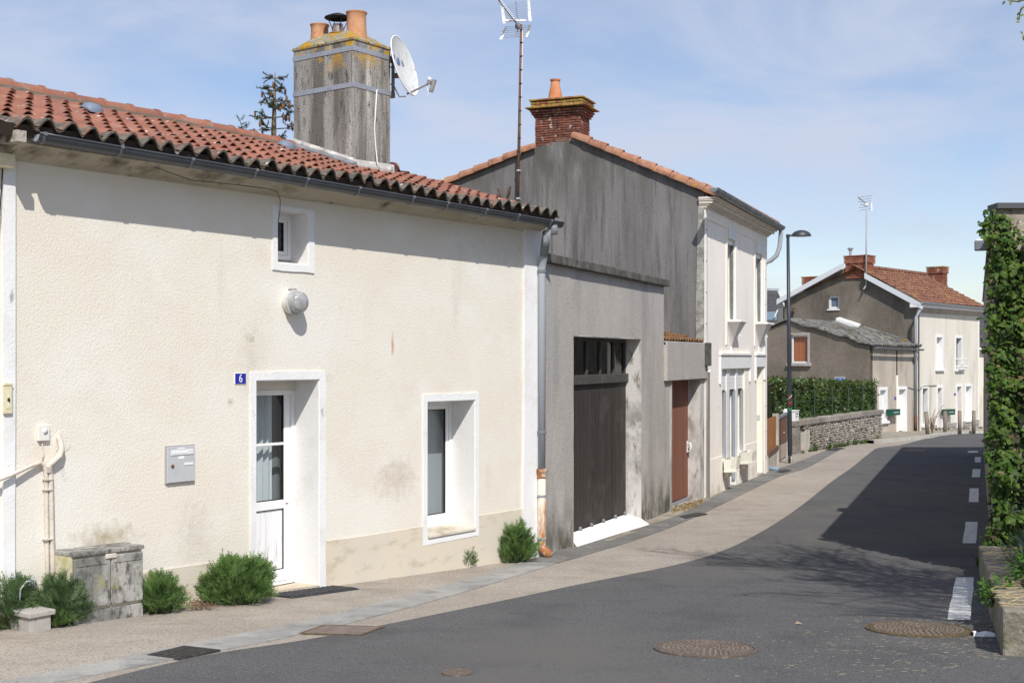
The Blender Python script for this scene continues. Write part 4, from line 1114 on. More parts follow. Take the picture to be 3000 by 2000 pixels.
for py in (1405, 1435, 1580):
    MB().box(F1, F1.s(129, 0.03), F1.s(151, 0.03), 0.001, 0.058, F1.z(140, py, 0.03), F1.z(140, py, 0.03) + 0.012).obj('clip', m_conduit, cond)
for k in range(6):
    MB().lathe([(0.0275, 0.0), (0.0295, 0.003), (0.0275, 0.006)], F1.P(F1.s(142, 0.035), 0.035, F1.z(142, 1366 + k * 3.4, 0.035)), 12).obj('rib', m_conduit, cond)
mb = MB(); r0 = F1.s(182); zc = F1.z(182, 1292)
mb.prism(F1, [(r0 + math.cos(k / 16 * 6.2832) * 0.085 * (1 + jit(0.08)), zc + math.sin(k / 16 * 6.2832) * 0.10 * (1 + jit(0.08))) for k in range(16)], 0.0005, 0.004)
mb.obj('filler_patch', m_cream, cond)

# junction box at the top left with its cables
jb = thing('junction_box', 'cream plastic cable junction box under the eaves on the white pilaster', 'junction box', wp(10, 490, 0.03))
o_ = 0.031
MB().box(F1, F1.s(-22, o_), F1.s(27, o_), o_, 0.13, F1.z(5, 494, o_), F1.z(5, 452, o_)).obj('case', m_cream_plastic, jb, bevel=0.012)
MB().tube([wp(-10, 450, 0.06), wp(0, 436, 0.05), wp(20, 428, 0.04), wp(52, 425, 0.03)], 0.005, 6).obj('cable', m_conduit, jb, smooth=True)
MB().tube([wp(8, 494, 0.06), wp(5, 540, 0.05), wp(1, 600, 0.045), wp(-8, 700, 0.04), wp(-30, 900, 0.04)], 0.006, 6).obj('cable', m_cable_dark, jb, smooth=True)
MB().tube([wp(-12, 494, 0.06), wp(-4, 520, 0.05), wp(-14, 560, 0.045)], 0.005, 6).obj('cable', m_cable_white, jb, smooth=True)
# loose wire under the eaves into the small window
m_wire_brown = mat('dusty_wire', (0.10, 0.085, 0.065), 0.8)
wire = MB().tube([wp(300, 432, 0.19), wp(420, 478, 0.17), wp(560, 528, 0.19), wp(690, 541, 0.20), wp(785, 553, 0.18), wp(812, 562, 0.12), wp(821, 585, 0.06), wp(820, 620, 0.03), wp(814, 655, -0.05), wp(812, 700, -0.17)], 0.004, 6).obj('loose_wire', m_wire_brown, smooth=True)
tag(wire, 'thin dark wire looping under the eaves down into the small window', 'wire')

# utility cabinet
uo = 0.30
us0 = F1.s(157, 0.02); us1 = F1.s(421, uo)
uz1 = F1.z(300, 1609, uo); ug = F1.g(us0, uo)
cab = thing('utility_cabinet', 'weathered two-door meter cabinet standing against the cream wall', 'cabinet', F1.P(us0, 0, F1.g(us1, uo)))
tilt = -0.02
def cb(s0, s1, o0, o1, z0, z1):
    """box that leans with the cabinet (it has sunk at its right end)"""
    def q(s, o, z): return F1.P(s, o, z + (s - us0) * tilt)
    return MB().hexa([q(s0,o0,z0), q(s1,o0,z0), q(s1,o1,z0), q(s0,o1,z0), q(s0,o0,z1), q(s1,o0,z1), q(s1,o1,z1), q(s0,o1,z1)])
H = uz1 - ug
cb(us0, us1, 0.012, uo - 0.03, ug - 0.15, uz1 - 0.03).obj('body', m_cabinet_side, cab)
cb(us0 - 0.005, us1 + 0.005, 0.012, uo + 0.006, uz1 - 0.03, uz1 + 0.004).obj('lid', m_cabinet, cab, bevel=0.006)
cb(us0 + 0.0, us1 - 0.0, uo - 0.03, uo - 0.008, ug - 0.15, ug + 0.09).obj('base', m_cabinet, cab, bevel=0.004)
um = lerp(us0, us1, 0.52)
cb(us0 + 0.008, um - 0.006, uo - 0.029, uo + 0.004, ug + 0.12, uz1 - 0.05).obj('door', m_cabinet, cab, bevel=0.008)
cb(um + 0.006, us1 - 0.008, uo - 0.029, uo + 0.004, ug + 0.12, uz1 - 0.05).obj('door', m_cabinet, cab, bevel=0.008)
cb(us0 + 0.03, um - 0.03, uo + 0.0045, uo + 0.010, uz1 - 0.115, uz1 - 0.10).obj('ledge', m_cabinet, cab)
cb(um + 0.03, us1 - 0.03, uo + 0.0045, uo + 0.010, uz1 - 0.115, uz1 - 0.10).obj('ledge', m_cabinet, cab)
for k in (-0.035, 0.0, 0.03):
    cb(um + k - 0.005, um + k + 0.005, uo + 0.0045, uo + 0.012, ug + 0.14, uz1 - 0.12).obj('rib', m_cabinet, cab, bevel=0.003)
cb(um - 0.06, um + 0.05, uo + 0.004, uo + 0.016, uz1 - 0.075, uz1 - 0.035).obj('latch', m_conduit, cab, bevel=0.005)

# blue frayed wires by the conduit foot
fw_ = MB()
for k in range(5):
    fw_.tube([wp(92 + k * 4, 1730, 0.10), wp(88 + k * 5, 1695 + k * 3, 0.15), wp(98 + k * 3, 1686 + k * 5, 0.18), wp(108 + k, 1705 + k * 4, 0.18), wp(112, 1725, 0.15)], 0.004, 5)
fw_.tube([wp(58, 1760, 0.14), wp(60, 1725, 0.14), wp(78, 1702, 0.14), wp(104, 1700, 0.14), wp(110, 1720, 0.1)], 0.007, 8)
tag(fw_.obj('frayed_cable', mat('pale_blue_wire', (0.30, 0.38, 0.48), 0.6, [((0.45, 0.43, 0.38), 12, 0.45, 0.55)]), smooth=True), 'loop of frayed pale blue cable at the wall foot', 'cable')

# concrete block used as a step
kb = [F1.s(88, 0.36), F1.s(150, 0.36)]
kg = F1.g(kb[0], 0.36)
blk = thing('concrete_block', 'low concrete block step between two ferny bushes', 'step', F1.P(kb[0], 0.2, kg))
MB().box(F1, kb[0], kb[1], 0.06, 0.36, kg - 0.1, kg + 0.11).obj('block', m_concrete, blk, bevel=0.008)
MB().box(F1, kb[0] - 0.02, kb[1] + 0.03, 0.06, 0.38, kg + 0.111, kg + 0.155).obj('top_slab', m_concrete, blk, bevel=0.008)

# rubber door mat with raised ribs
mt0, mt1 = DS0 + 0.08, DS1 + 0.14
mo0, mo1 = 0.06, 0.44
mat_o = thing('doormat', 'dark ribbed rubber doormat in front of the white door', 'doormat', F1.P(mt0, mo0, F1.g(mt0, mo0)))
m_rubber = mat('dark_rubber', (0.05, 0.05, 0.055), 0.7, [((0.09, 0.09, 0.095), 12, 0.5, 0.7)])
def gp(s, o, h): return F1.P(s, o, F1.g(s, o) + h)
MB().slab([gp(mt0, mo0, 0.012), gp(mt1, mo0, 0.012), gp(mt1, mo1, 0.012), gp(mt0, mo1, 0.012)], 0.01).obj('base', m_rubber, mat_o)
for k in range(14):
    a_, b_ = lerp(mt0, mt1, (k + 0.15) / 14), lerp(mt0, mt1, (k + 0.7) / 14)
    MB().slab([gp(a_, mo0 + 0.02, 0.022), gp(b_, mo0 + 0.02, 0.022), gp(b_, mo1 - 0.02, 0.022), gp(a_, mo1 - 0.02, 0.022)], 0.0095).obj('rib', m_rubber, mat_o)

# ---- satellite dish on the chimney
dish = thing('satellite_dish', 'weathered white satellite dish strapped to the cement chimney', 'satellite dish', F1.P(cs1, co1, CAMZ + 3.0))
band_z = [CAMZ + (Y0 - 140) / FPX * F1.P(cs0, co1, 0).y, CAMZ + (Y0 - 247) / FPX * F1.P(cs0, co1, 0).y]
for bz_ in band_z:
    mb = MB(); e = 0.006; h = 0.03
    mb.box(F1, cs0 - e, cs1 + e, co1 + 0.0005, co1 + e, bz_ - h, bz_ + h); mb.box(F1, cs0 - e, cs0 - 0.0005, co0 - e, co1, bz_ - h, bz_ + h)
    mb.box(F1, cs1 + 0.0005, cs1 + e, co0 - e, co1, bz_ - h, bz_ + h); mb.box(F1, cs0 - e, cs1 + e, co0 - e, co0 - 0.0005, bz_ - h, bz_ + h)
    mb.obj('strap', m_strap, dish)
mo_ = co1 - 0.06
ms = F1.s(1151.5, mo_)
for bz_ in band_z:
    MB().box(F1, cs1 + 0.007, ms + 0.01, mo_ - 0.03, mo_ + 0.03, bz_ - 0.035, bz_ + 0.035).obj('bracket', m_zinc_dark, dish, bevel=0.004)
dzp = F1.P(ms, mo_, 0).y
mz0, mz1 = CAMZ + (Y0 - 285) / FPX * dzp, CAMZ + (Y0 - 107) / FPX * dzp
MB().tube([F1.P(ms, mo_ + 0.0, mz0), F1.P(ms, mo_, mz1)], 0.022, 12).obj('mast', m_strap, dish, smooth=True)
# reflector: axis points right, up and a little towards the street
DA = V((0.91, -0.32, 0.27)).normalized()
dc = at(1186, 193, dzp - 0.05)
xx = V((0, 0, 1)).cross(DA).normalized(); yy = DA.cross(xx).normalized()
rows_ = []
for i in range(9):
    rr = i / 8
    rows_.append([dc + xx * math.cos(k / 32 * 6.2832) * rr * 0.34 + yy * math.sin(k / 32 * 6.2832) * rr * 0.40 + DA * (0.075 * (rr * rr - 1)) for k in range(33)])
mb = MB(); mb.sheet(rows_)
refl = mb.obj('reflector', m_dish, dish, smooth=True, fix=False)
back = [[p - DA * 0.012 for p in r_] for r_ in rows_]
MB().sheet(back).obj('reflector_back', m_grey_plastic, dish, smooth=True, fix=False)
MB().tube([dc + xx * math.cos(k / 32 * 6.2832) * 0.341 + yy * math.sin(k / 32 * 6.2832) * 0.401 - DA * 0.004 for k in range(33)], 0.009, 6).obj('rim', m_white, refl, smooth=True)
mount = dc - DA * 0.09 - yy * 0.10
MB().tube([mount, F1.P(ms, mo_, mount.z)], 0.035, 8).obj('tilt_mount', m_zinc_dark, dish)
MB().tube([F1.P(ms, mo_, mount.z + 0.10), F1.P(ms - 0.12, mo_ + 0.02, mount.z + 0.105)], 0.008, 6).obj('clamp_bolt', m_rust_cap, dish)
b0 = dc - yy * 0.36 - DA * 0.02; b1 = at(1256, 245, dzp - 0.30)
MB().tube([b0 - DA * 0.05, b0, b1], 0.013, 8).obj('feed_arm', m_grey_plastic, dish, smooth=True)
MB().tube([at(1256, 247, dzp - 0.30), at(1262, 236, dzp - 0.31)], 0.03, 10).obj('lnb_clamp', m_grey_plastic, dish)
MB().tube([at(1253, 232, dzp - 0.32), at(1262, 234, dzp - 0.31)], [0.03, 0.03], 12).obj('lnb_horn', m_alu_light, dish, smooth=True)
mb = MB(); mb.tube([at(1274, 234, dzp - 0.31), at(1262, 270, dzp - 0.30)], [0.028, 0.030], 8); mb.obj('lnb_body', m_grey_plastic, dish, bevel=0.004)
MB().tube([at(1251, 256, dzp - 0.3), at(1255, 272, dzp - 0.3), at(1253, 283, dzp - 0.3), at(1249, 280, dzp - 0.3)], 0.004, 6).obj('feed_cable', m_cable_white, dish, smooth=True)
# print on the dish, lying in its surface
def dish_M(u_, v_):
    p = dc + xx * u_ + yy * v_ + DA * (0.075 * ((u_ / 0.33) ** 2 + (v_ / 0.385) ** 2 - 1) + 0.004)
    return Matrix(((xx.x, yy.x, DA.x, p.x), (xx.y, yy.y, DA.y, p.y), (xx.z, yy.z, DA.z, p.z), (0, 0, 0, 1)))
text_mesh('P', 0.11, 'letter', m_blue_print, refl, dish_M(-0.145, 0.10))
text_mesh('B', 0.11, 'letter', m_blue_print, refl, dish_M(0.11, 0.075))
Mr = dish_M(-0.02, 0.085)
mb = MB()
for k in range(24):
    a0_, a1_ = k / 24 * 6.2832, (k + 1) / 24 * 6.2832
    if 4.3 < a0_ < 5.1: continue
    mb.add([Mr @ V((math.cos(a0_) * 0.058, math.sin(a0_) * 0.062, 0.001)), Mr @ V((math.cos(a1_) * 0.058, math.sin(a1_) * 0.062, 0.001)), Mr @ V((math.cos(a1_) * 0.042, math.sin(a1_) * 0.046, 0.001)), Mr @ V((math.cos(a0_) * 0.042, math.sin(a0_) * 0.046, 0.001))], [(0, 1, 2, 3)])
mb.add([Mr @ V(p) for p in ((-0.02, -0.05, 0.002), (0.02, -0.05, 0.002), (0.025, 0.03, 0.002), (0.0, 0.05, 0.002), (-0.01, 0.02, 0.002))], [(0, 1, 2, 3, 4)])
mb.obj('emblem', m_blue_print, refl, fix=False)
# aerial cable down the chimney
zr_ = roof_pt(12.0, (EO - co1 - 0.02) / (EO - RO)).z
cs_ = F1.s(1098, co1 + 0.012)
MB().tube([at(1188, 283, dzp - 0.15), at(1170, 284, dzp - 0.1), at(1160, 265, dzp), at(1153, 247, dzp), at(1130, 249, dzp - 0.02), fp(1104, 266, co1 + 0.015), F1.P(cs_ - 0.01, co1 + 0.015, CAMZ + 2.9), F1.P(cs_ + 0.01, co1 + 0.015, zr_ + 0.35), F1.P(cs_, co1 + 0.055, zr_ + 0.12), F1.P(cs_ + 0.03, co1 + 0.09, zr_ + 0.05)], 0.009, 8).obj('cable', m_cable_white, dish, smooth=True)
# ================================================================ grey garage
F2 = Fr((0.401, 16.5), (0.3735, 0.9276))
m_roughcast = mat('grey_roughcast', (0.455, 0.425, 0.39), 0.95,
    [((0.51, 0.475, 0.43), 1.0, 0.42, 0.60), ((0.36, 0.34, 0.315), (1.8, 1.8, 0.5), 0.50, 0.68), ((0.25, 0.235, 0.215), 55, 0.54, 0.66, 2), ((0.60, 0.56, 0.51), 65, 0.60, 0.70, 2),
     ((0.10, 0.095, 0.07), (3, 3, 2), 0.36, 0.60, 6, 0.55, -0.15)], [(85, 0.7)])
m_gable = mat('streaked_dark_roughcast', (0.155, 0.149, 0.147), 0.95,
    [((0.21, 0.203, 0.20), (1.1, 1.1, 0.22), 0.46, 0.62), ((0.095, 0.092, 0.09), (1.9, 1.9, 0.25), 0.50, 0.66), ((0.19, 0.184, 0.18), (9, 9, 0.5), 0.50, 0.66), ((0.11, 0.106, 0.104), (14, 14, 0.7), 0.54, 0.68),
     ((0.10, 0.097, 0.094), 60, 0.57, 0.68, 2), ((0.29, 0.28, 0.27), 60, 0.62, 0.72, 2), ((0.10, 0.095, 0.085), (2.2, 2.2, 0.6), 0.42, 0.60, 5, 5.2, 6.4)], [(75, 0.6)])
m_coping = mat('black_stained_concrete', (0.10, 0.095, 0.085), 0.95, [((0.17, 0.16, 0.145), 4, 0.45, 0.62), ((0.06, 0.056, 0.05), 12, 0.5, 0.66), ((0.28, 0.27, 0.25), (14, 14, 1.0), 0.64, 0.72)], [(30, 0.6)])
m_dark_wood = mat('dark_brown_boards', (0.052, 0.043, 0.037), 0.7, [((0.036, 0.030, 0.027), (14, 14, 0.5), 0.42, 0.60), ((0.105, 0.09, 0.08), (20, 20, 0.8), 0.62, 0.74), ((0.085, 0.073, 0.064), 2.2, 0.55, 0.75)], [((60, 60, 2), 0.4)], rnd=0.12)
m_dark_rail = mat('dark_painted_beam', (0.075, 0.068, 0.062), 0.75, [((0.12, 0.11, 0.10), (8, 8, 8), 0.5, 0.68)], [(40, 0.3)])
m_pane_dark = glass_mat('dirty_glass', (0.55, 0.57, 0.58))
m_red_door = mat('red_brown_boards', (0.235, 0.098, 0.062), 0.7, [((0.19, 0.078, 0.05), (22, 22, 0.6), 0.45, 0.62), ((0.30, 0.145, 0.10), (26, 26, 0.8), 0.60, 0.72)], [((60, 60, 2), 0.3)], rnd=0.07)
m_jamb = mat('streaky_whitewash', (0.58, 0.56, 0.53), 0.9, [((0.30, 0.285, 0.265), (2.6, 2.6, 1.2), 0.44, 0.62), ((0.18, 0.16, 0.13), (7, 7, 2.4), 0.56, 0.68), ((0.58, 0.57, 0.54), 3, 0.60, 0.7)], [(30, 0.3)])
m_moss_tile = mat('mossy_orange_tile', (0.24, 0.11, 0.05), 0.95, [((0.14, 0.08, 0.04), 6, 0.42, 0.6), ((0.33, 0.17, 0.03), 9, 0.58, 0.68), ((0.12, 0.10, 0.05), 14, 0.54, 0.66)], [(40, 0.8)])
m_slab_glare = mat('glare_white_slab', (0.86, 0.85, 0.83), 0.8, [((0.80, 0.79, 0.76), 3, 0.5, 0.7)], [(60, 0.2)])  # glare of sunlit concrete put into the base colour

garage = thing('garage', 'flat-topped grey roughcast garage with dark plank door', 'garage', F2.P(3, 0, F2.g(3)))
gS1 = F2.s(1945)
gzt = CAMZ + 1.245
oS0, oS1 = F2.s(1679), F2.s(1879)
oz1 = F2.z(1679, 981)
MB().prism(F2, rect(0.02, gS1, -1.0, gzt), -0.32, 0, [rect(oS0, oS1, -0.9, oz1)]).obj('wall', m_roughcast, garage)
mb = MB(); mb.box(F2, 0.02, 0.3, -5.5, -0.322, -1, gzt); mb.box(F2, gS1 - 0.2, gS1, -5.5, -0.322, -1, gzt); mb.box(F2, 0.02, gS1, -5.7, -5.502, -1, gzt); mb.box(F2, 0.3, gS1 - 0.2, -5.5, -0.322, gzt - 0.15, gzt - 0.05)
mb.obj('rear_wall', m_roughcast, garage)
n = 6
for i in range(n):
    a, b = lerp(-0.04, gS1 + 0.10, i / n), lerp(-0.04, gS1 + 0.10, (i + 1) / n)
    MB().box(F2, a + 0.002, b - 0.002, -0.36, 0.085 + jit(0.004), gzt + 0.001, gzt + 0.125 + jit(0.006)).obj('coping_slab', m_coping, garage, bevel=0.012)
GD = -0.26
lining(F2, oS0, oS1, -0.9, oz1, 0.30, m_jamb, garage, False, 0.015)
# transom with four panes, beam, plank door
dS0, dS1 = oS0 + 0.016, oS1 - 0.016
t1 = oz1 - 0.02
rz1, rz0 = F2.z(1690, 1099, GD), F2.z(1690, 1127, GD)
tr = MB()
tr.box(F2, dS0, dS1, GD - 0.05, GD, t1 - 0.05, t1); tr.box(F2, dS0, dS0 + 0.05, GD - 0.05, GD, rz1, t1 - 0.05); tr.box(F2, dS1 - 0.05, dS1, GD - 0.05, GD, rz1, t1 - 0.05)
transom = tr.obj('transom', m_dark_rail, garage)
ms_ = [dS0 + 0.05] + [F2.s(x, GD) for x in (1721, 1761, 1800)] + [dS1 - 0.05]
for x in ms_[1:-1]:
    MB().box(F2, x - 0.028, x + 0.028, GD - 0.05, GD - 0.002, rz1, t1 - 0.051).obj('mullion', m_dark_rail, transom, bevel=0.004)
for i in range(4):
    a, b = ms_[i], ms_[i + 1]
    MB().quad(F2.P(a, GD - 0.03, rz1), F2.P(b, GD - 0.03, rz1), F2.P(b, GD - 0.03, t1 - 0.05), F2.P(a, GD - 0.03, t1 - 0.05)).obj('pane', m_pane_dark, transom)
MB().box(F2, dS0, dS1 + 0.05, GD - 0.05, GD + 0.045, rz0, rz1).obj('beam', m_dark_rail, garage, bevel=0.008)
m_black_room = mat('unlit_interior', (0.02, 0.02, 0.02), 0.95)
MB().box(F2, dS0, dS1, GD - 0.6, GD - 0.55, -0.9, t1).obj('dark_interior', m_black_room, garage)
zdoor = F2.z(1830, 1503, GD) + 0.0
pw = (dS1 - dS0) / 30
for i in range(30):
    a = dS0 + i * pw
    g_ = F2.g(a, GD)
    MB().box(F2, a + 0.003, a + pw - 0.003, GD - 0.03, GD - 0.004 + jit(0.002), lerp(-0.115, -0.165, i / 29) + jit(0.005), rz0 - 0.002).obj('door_plank', m_dark_wood, garage)
MB().box(F2, dS0, dS1, GD - 0.05, GD - 0.031, -0.7, rz0 - 0.002).obj('door_backing', m_dark_wood, garage)
for x in (1697, 1730, 1765, 1800, 1828):
    s = F2.s(x, GD)
    MB().lathe([(0.03, 0.0), (0.028, 0.04), (0.012, 0.055)], F2.P(s, GD + 0.015, lerp(-0.13, -0.18, (s - dS0) / (dS1 - dS0))), 10).obj('door_roller', m_zinc_dark, garage, smooth=True)
# threshold ramp, its sun glare put into the white colour
A = F2.P(dS0, GD, -0.13); B = F2.P(dS1, GD, -0.18)
P1 = gpt(1902, 1537, 0.012); P0 = gpt(1690, 1603, 0.012); Pm = gpt(1800, 1568, 0.012)
P2 = F2.P(oS1 - 0.02, -0.0, F2.g(oS1) + 0.07); Pl = F2.P(oS0 + 0.02, 0.0, F2.g(oS0) + 0.06); Pl2 = F2.P(oS0 - 0.0, 0.05, F2.g(oS0) + 0.03)
ramp = MB(); ramp.slab([A, B, P2, P1, Pm, P0, Pl], 0.25)
tag(ramp.obj('threshold_ramp', m_slab_glare, fix=False), 'concrete ramp with painted-in sun glare at the foot of the dark garage door', 'ramp')

# ================================================================ narrow annex with the red-brown door
annex = thing('annex', 'narrow grey annex with red-brown plank door between garage and townhouse', 'annex', F2.P(8, 0, F2.g(8)))
aS0, aS1 = gS1 + 0.003, F2.s(2066) - 0.02
lz1, lz0 = F2.z(2000, 1001, 0.05), F2.z(2000, 1113, 0.05)
rS0, rS1 = F2.s(1967), F2.s(2051)
RD = -0.24
MB().prism(F2, rect(aS0, rS0, -1, lz0), -0.3, -0.004).obj('pier', m_roughcast, annex)
MB().box(F2, rS0 - 0.10, rS0 - 0.0, -0.003, 0.012, -1, lz0).obj('jamb_band', m_jamb, annex)
MB().box(F2, aS0, aS1, -0.3, 0.06, lz0, lz1).obj('lintel', m_roughcast, annex, bevel=0.012)
MB().box(F2, rS1, aS1, -0.6, -0.001, -1, lz0).obj('jamb', m_jamb, annex)
MB().box(F2, aS1 - 0.28, aS1 + 0.015, 0.061, 0.13, F2.z(2060, 1072, 0.1), F2.z(2060, 1003, 0.1)).obj('gutter_block', m_coping, annex, bevel=0.01)
n = 11; pw = (rS1 - rS0) / n
rz0_ = F2.z(1990, 1470, RD)
for i in range(n):
    a = rS0 + i * pw
    MB().box(F2, a + 0.002, a + pw - 0.002, RD - 0.03, RD + jit(0.0015), F2.g(a, RD) + 0.07, lz0 - 0.002).obj('door_plank', m_red_door, annex)
MB().box(F2, rS0, rS1, RD - 0.06, RD - 0.031, -0.9, lz0 - 0.002).obj('door_backing', m_red_door, annex)
MB().box(F2, rS0, rS1, RD - 0.02, RD + 0.03, F2.g(rS1, RD) - 0.1, F2.g(rS1, RD) + 0.055).obj('door_sill', m_strap, annex)
hs = rS1 - 0.09; hz = F2.z(2015, 1305, RD)
MB().box(F2, hs - 0.03, hs + 0.03, RD + 0.002, RD + 0.012, hz - 0.13, hz + 0.10).obj('handle_plate', m_white, annex, bevel=0.004)
MB().tube([F2.P(hs, RD + 0.01, hz + 0.06), F2.P(hs, RD + 0.07, hz + 0.05), F2.P(hs - 0.03, RD + 0.09, hz), F2.P(hs, RD + 0.07, hz - 0.10), F2.P(hs, RD + 0.01, hz - 0.11)], 0.014, 8).obj('handle', m_white, annex, smooth=True)
# its tiny mossy roof
aro = MB().slab([F2.P(aS0, 0.03, lz1 - 0.02), F2.P(aS1, 0.03, lz1 - 0.02), F2.P(aS1, -4.0, lz1 + 0.95), F2.P(aS0, -4.0, lz1 + 0.95)], 0.05).obj('roof', m_deck, annex)
at_me = tile_mesh('tile', m_moss_tile)
for c in range(8):
    for k in range(int((aS1 - aS0) / 0.2)):
        s = aS0 + 0.02 + k * 0.2
        o_ = -0.02 - c * 0.32
        y_ = V((-F2.w.x, -F2.w.y, 0.24)).normalized(); x_ = V((F2.u.x, F2.u.y, 0)); z_ = x_.cross(y_).normalized()
        p = F2.P(s, o_, lz1 + 0.0 + (0.03 - o_) * 0.24)
        link('tile', at_me, aro, matrix=Matrix(((x_.x, y_.x, z_.x, p.x), (x_.y, y_.y, z_.y, p.y), (x_.z, y_.z, z_.z, p.z + jit(0.01)), (0, 0, 0, 1))))

# ================================================================ cream townhouse
m_ivory = mat('ivory_render', (0.90, 0.84, 0.765), 0.9, [((0.92, 0.865, 0.80), 1.2, 0.42, 0.6), ((0.85, 0.785, 0.69), (3, 3, 0.6), 0.52, 0.68), ((0.48, 0.44, 0.36), 7, 0.66, 0.76), ((0.40, 0.37, 0.28), (3, 3, 3), 0.40, 0.66, 5, 0.1, -0.45)], [(50, 0.2)])
m_ivory_trim = mat('pale_trim', (0.88, 0.845, 0.79), 0.85, [((0.80, 0.76, 0.70), 5, 0.5, 0.7)], [(50, 0.15)])
m_cornice = mat('cornice_stone', (0.66, 0.61, 0.53), 0.85, [((0.56, 0.51, 0.43), 3, 0.45, 0.65)], [(40, 0.2)])
m_pale_yellow = mat('pale_yellow_reveal', (0.84, 0.82, 0.71), 0.85, [((0.78, 0.755, 0.63), 3, 0.5, 0.7)])
m_orange_tile = mat('orange_verge_tile', (0.35, 0.17, 0.105), 0.9, [((0.41, 0.225, 0.15), 3, 0.45, 0.62), ((0.24, 0.115, 0.075), 5, 0.5, 0.66), ((0.48, 0.27, 0.02), 4.5, 0.58, 0.66, 6), ((0.62, 0.58, 0.50), 10, 0.70, 0.74)], [(40, 0.4)], rnd=0.1)
house = thing('townhouse', 'tall ivory townhouse with dark weathered gable wall and brick chimney', 'house', F2.P(12, 0, F2.g(12)))
hS0, hS1 = F2.s(2063), F2.s(2245)
corner = F2.P(hS0, 0, 0)
hzE = CAMZ + 3.12
# gable seen from the left: w runs back from the street corner
G2 = Fr(corner[:2], (-0.9276, 0.3735), flip=True)
assert G2.w.dot(F2.u) < 0
def gzp(px, py): return (G2.s(px), G2.z(px, py))
verge = [gzp(2066, 566), gzp(1880, 482), gzp(1700, 407), gzp(1640, 405), gzp(1568, 436), gzp(1339, 531)]
wL = 8.4
v_last = (wL, verge[-1][1] - (wL - verge[-1][0]) * 0.35)
poly = [(0.0, -1.2), (wL, -1.2), v_last] + verge[::-1][:-1] + [(0.0, verge[0][1])]
mb = MB(); mb.prism(G2, poly, -0.3, 0.0)
mb.obj('gable_wall', m_gable, house)
# lighter ragged strip where the render turns the corner
MB().prism(G2, [(0.0, -0.4), (0.16, -0.4), (0.14, 1.6), (0.17, 3.2), (0.12, hzE - 0.1), (0.0, hzE - 0.05)], 0.0005, 0.012).obj('corner_strip', mat('light_roughcast', (0.36, 0.35, 0.31), 0.95, [((0.22, 0.215, 0.19), 6, 0.45, 0.6), ((0.50, 0.49, 0.45), 9, 0.58, 0.68)], [(40, 0.8)]), house)
# street front with its openings
def o2(x0, x1, yt, yb): return (F2.s(x0), F2.s(x1), F2.z((x0 + x1) / 2, yb) if yb else None, F2.z((x0 + x1) / 2, yt))
W1 = o2(2131, 2151.5, 702, 937); W2 = o2(2213, 2231, 744, 944)
WG = o2(2115, 2182, 1079, 1395); DG = o2(2217, 2234, 1074, None)
wg_sill = F2.z(2124, 1345)
cut = [rect(W1[0], W1[1], W1[2], W1[3]), rect(W2[0], W2[1], W2[2], W2[3]), rect(WG[0], WG[1], -0.9, WG[3]), rect(DG[0], DG[1], -0.9, DG[3])]
MB().prism(F2, rect(hS0 + 0.012, hS1, -1.2, hzE - 0.02), -0.3, 0.0, cut).obj('front_wall', m_ivory, house)
mb = MB(); mb.box(F2, hS1 - 0.3, hS1, -8.4, -0.302, -1.2, hzE - 0.3); mb.box(F2, hS0 + 0.3, hS1, -8.7, -8.402, -1.2, hzE - 0.4)
mb.obj('rear_wall', m_ivory, house)
MB().prism(Fr(F2.P(hS1, 0, 0)[:2], (-0.9276, 0.3735), flip=True), [(0.0, hzE - 0.298), (wL, hzE - 0.298)] + [(a, b - 0.12) for a, b in ([v_last] + verge[::-1])], 0.002, 0.28).obj('far_gable', m_gable, house)
MB().box(F2, hS0 + 0.3, hS1 - 0.3, -0.9, -0.86, -1, hzE - 0.1).obj('dark_interior', m_room, house)
# linings
def reveal2(s0, s1, z0, z1, m, d=0.28, bottom=True):
    return lining(F2, s0, s1, z0, z1, d, m, house, bottom)
for w_ in (W1, W2): reveal2(*w_, m_pale_yellow)
reveal2(WG[0], WG[1], -0.8, WG[3], m_pale_yellow, bottom=False)
reveal2(DG[0], DG[1], -0.8, DG[3], m_pale_yellow, bottom=False)
# door and window leaves
for w_ in (W1, W2):
    casement(F2, w_[0] + 0.013, w_[1] - 0.013, w_[2] + 0.013, w_[3] - 0.013, -0.20, house)
    MB().box(F2, w_[1] - 0.055, w_[1] - 0.013, -0.075, -0.02, w_[2] + 0.02, w_[3] - 0.01).obj('shutter_rail', m_zinc_dark, house)
    MB().box(F2, w_[0] + 0.013, w_[1] - 0.013, -0.10, -0.02, w_[3] - 0.10, w_[3] - 0.013).obj('rolled_shutter', m_white, house, bevel=0.004)
    MB().box(F2, w_[0] - 0.03, w_[1] + 0.03, 0.0005, 0.045, w_[3] + 0.002, w_[3] + 0.27).obj('shutter_box', m_white_trim, house, bevel=0.004)
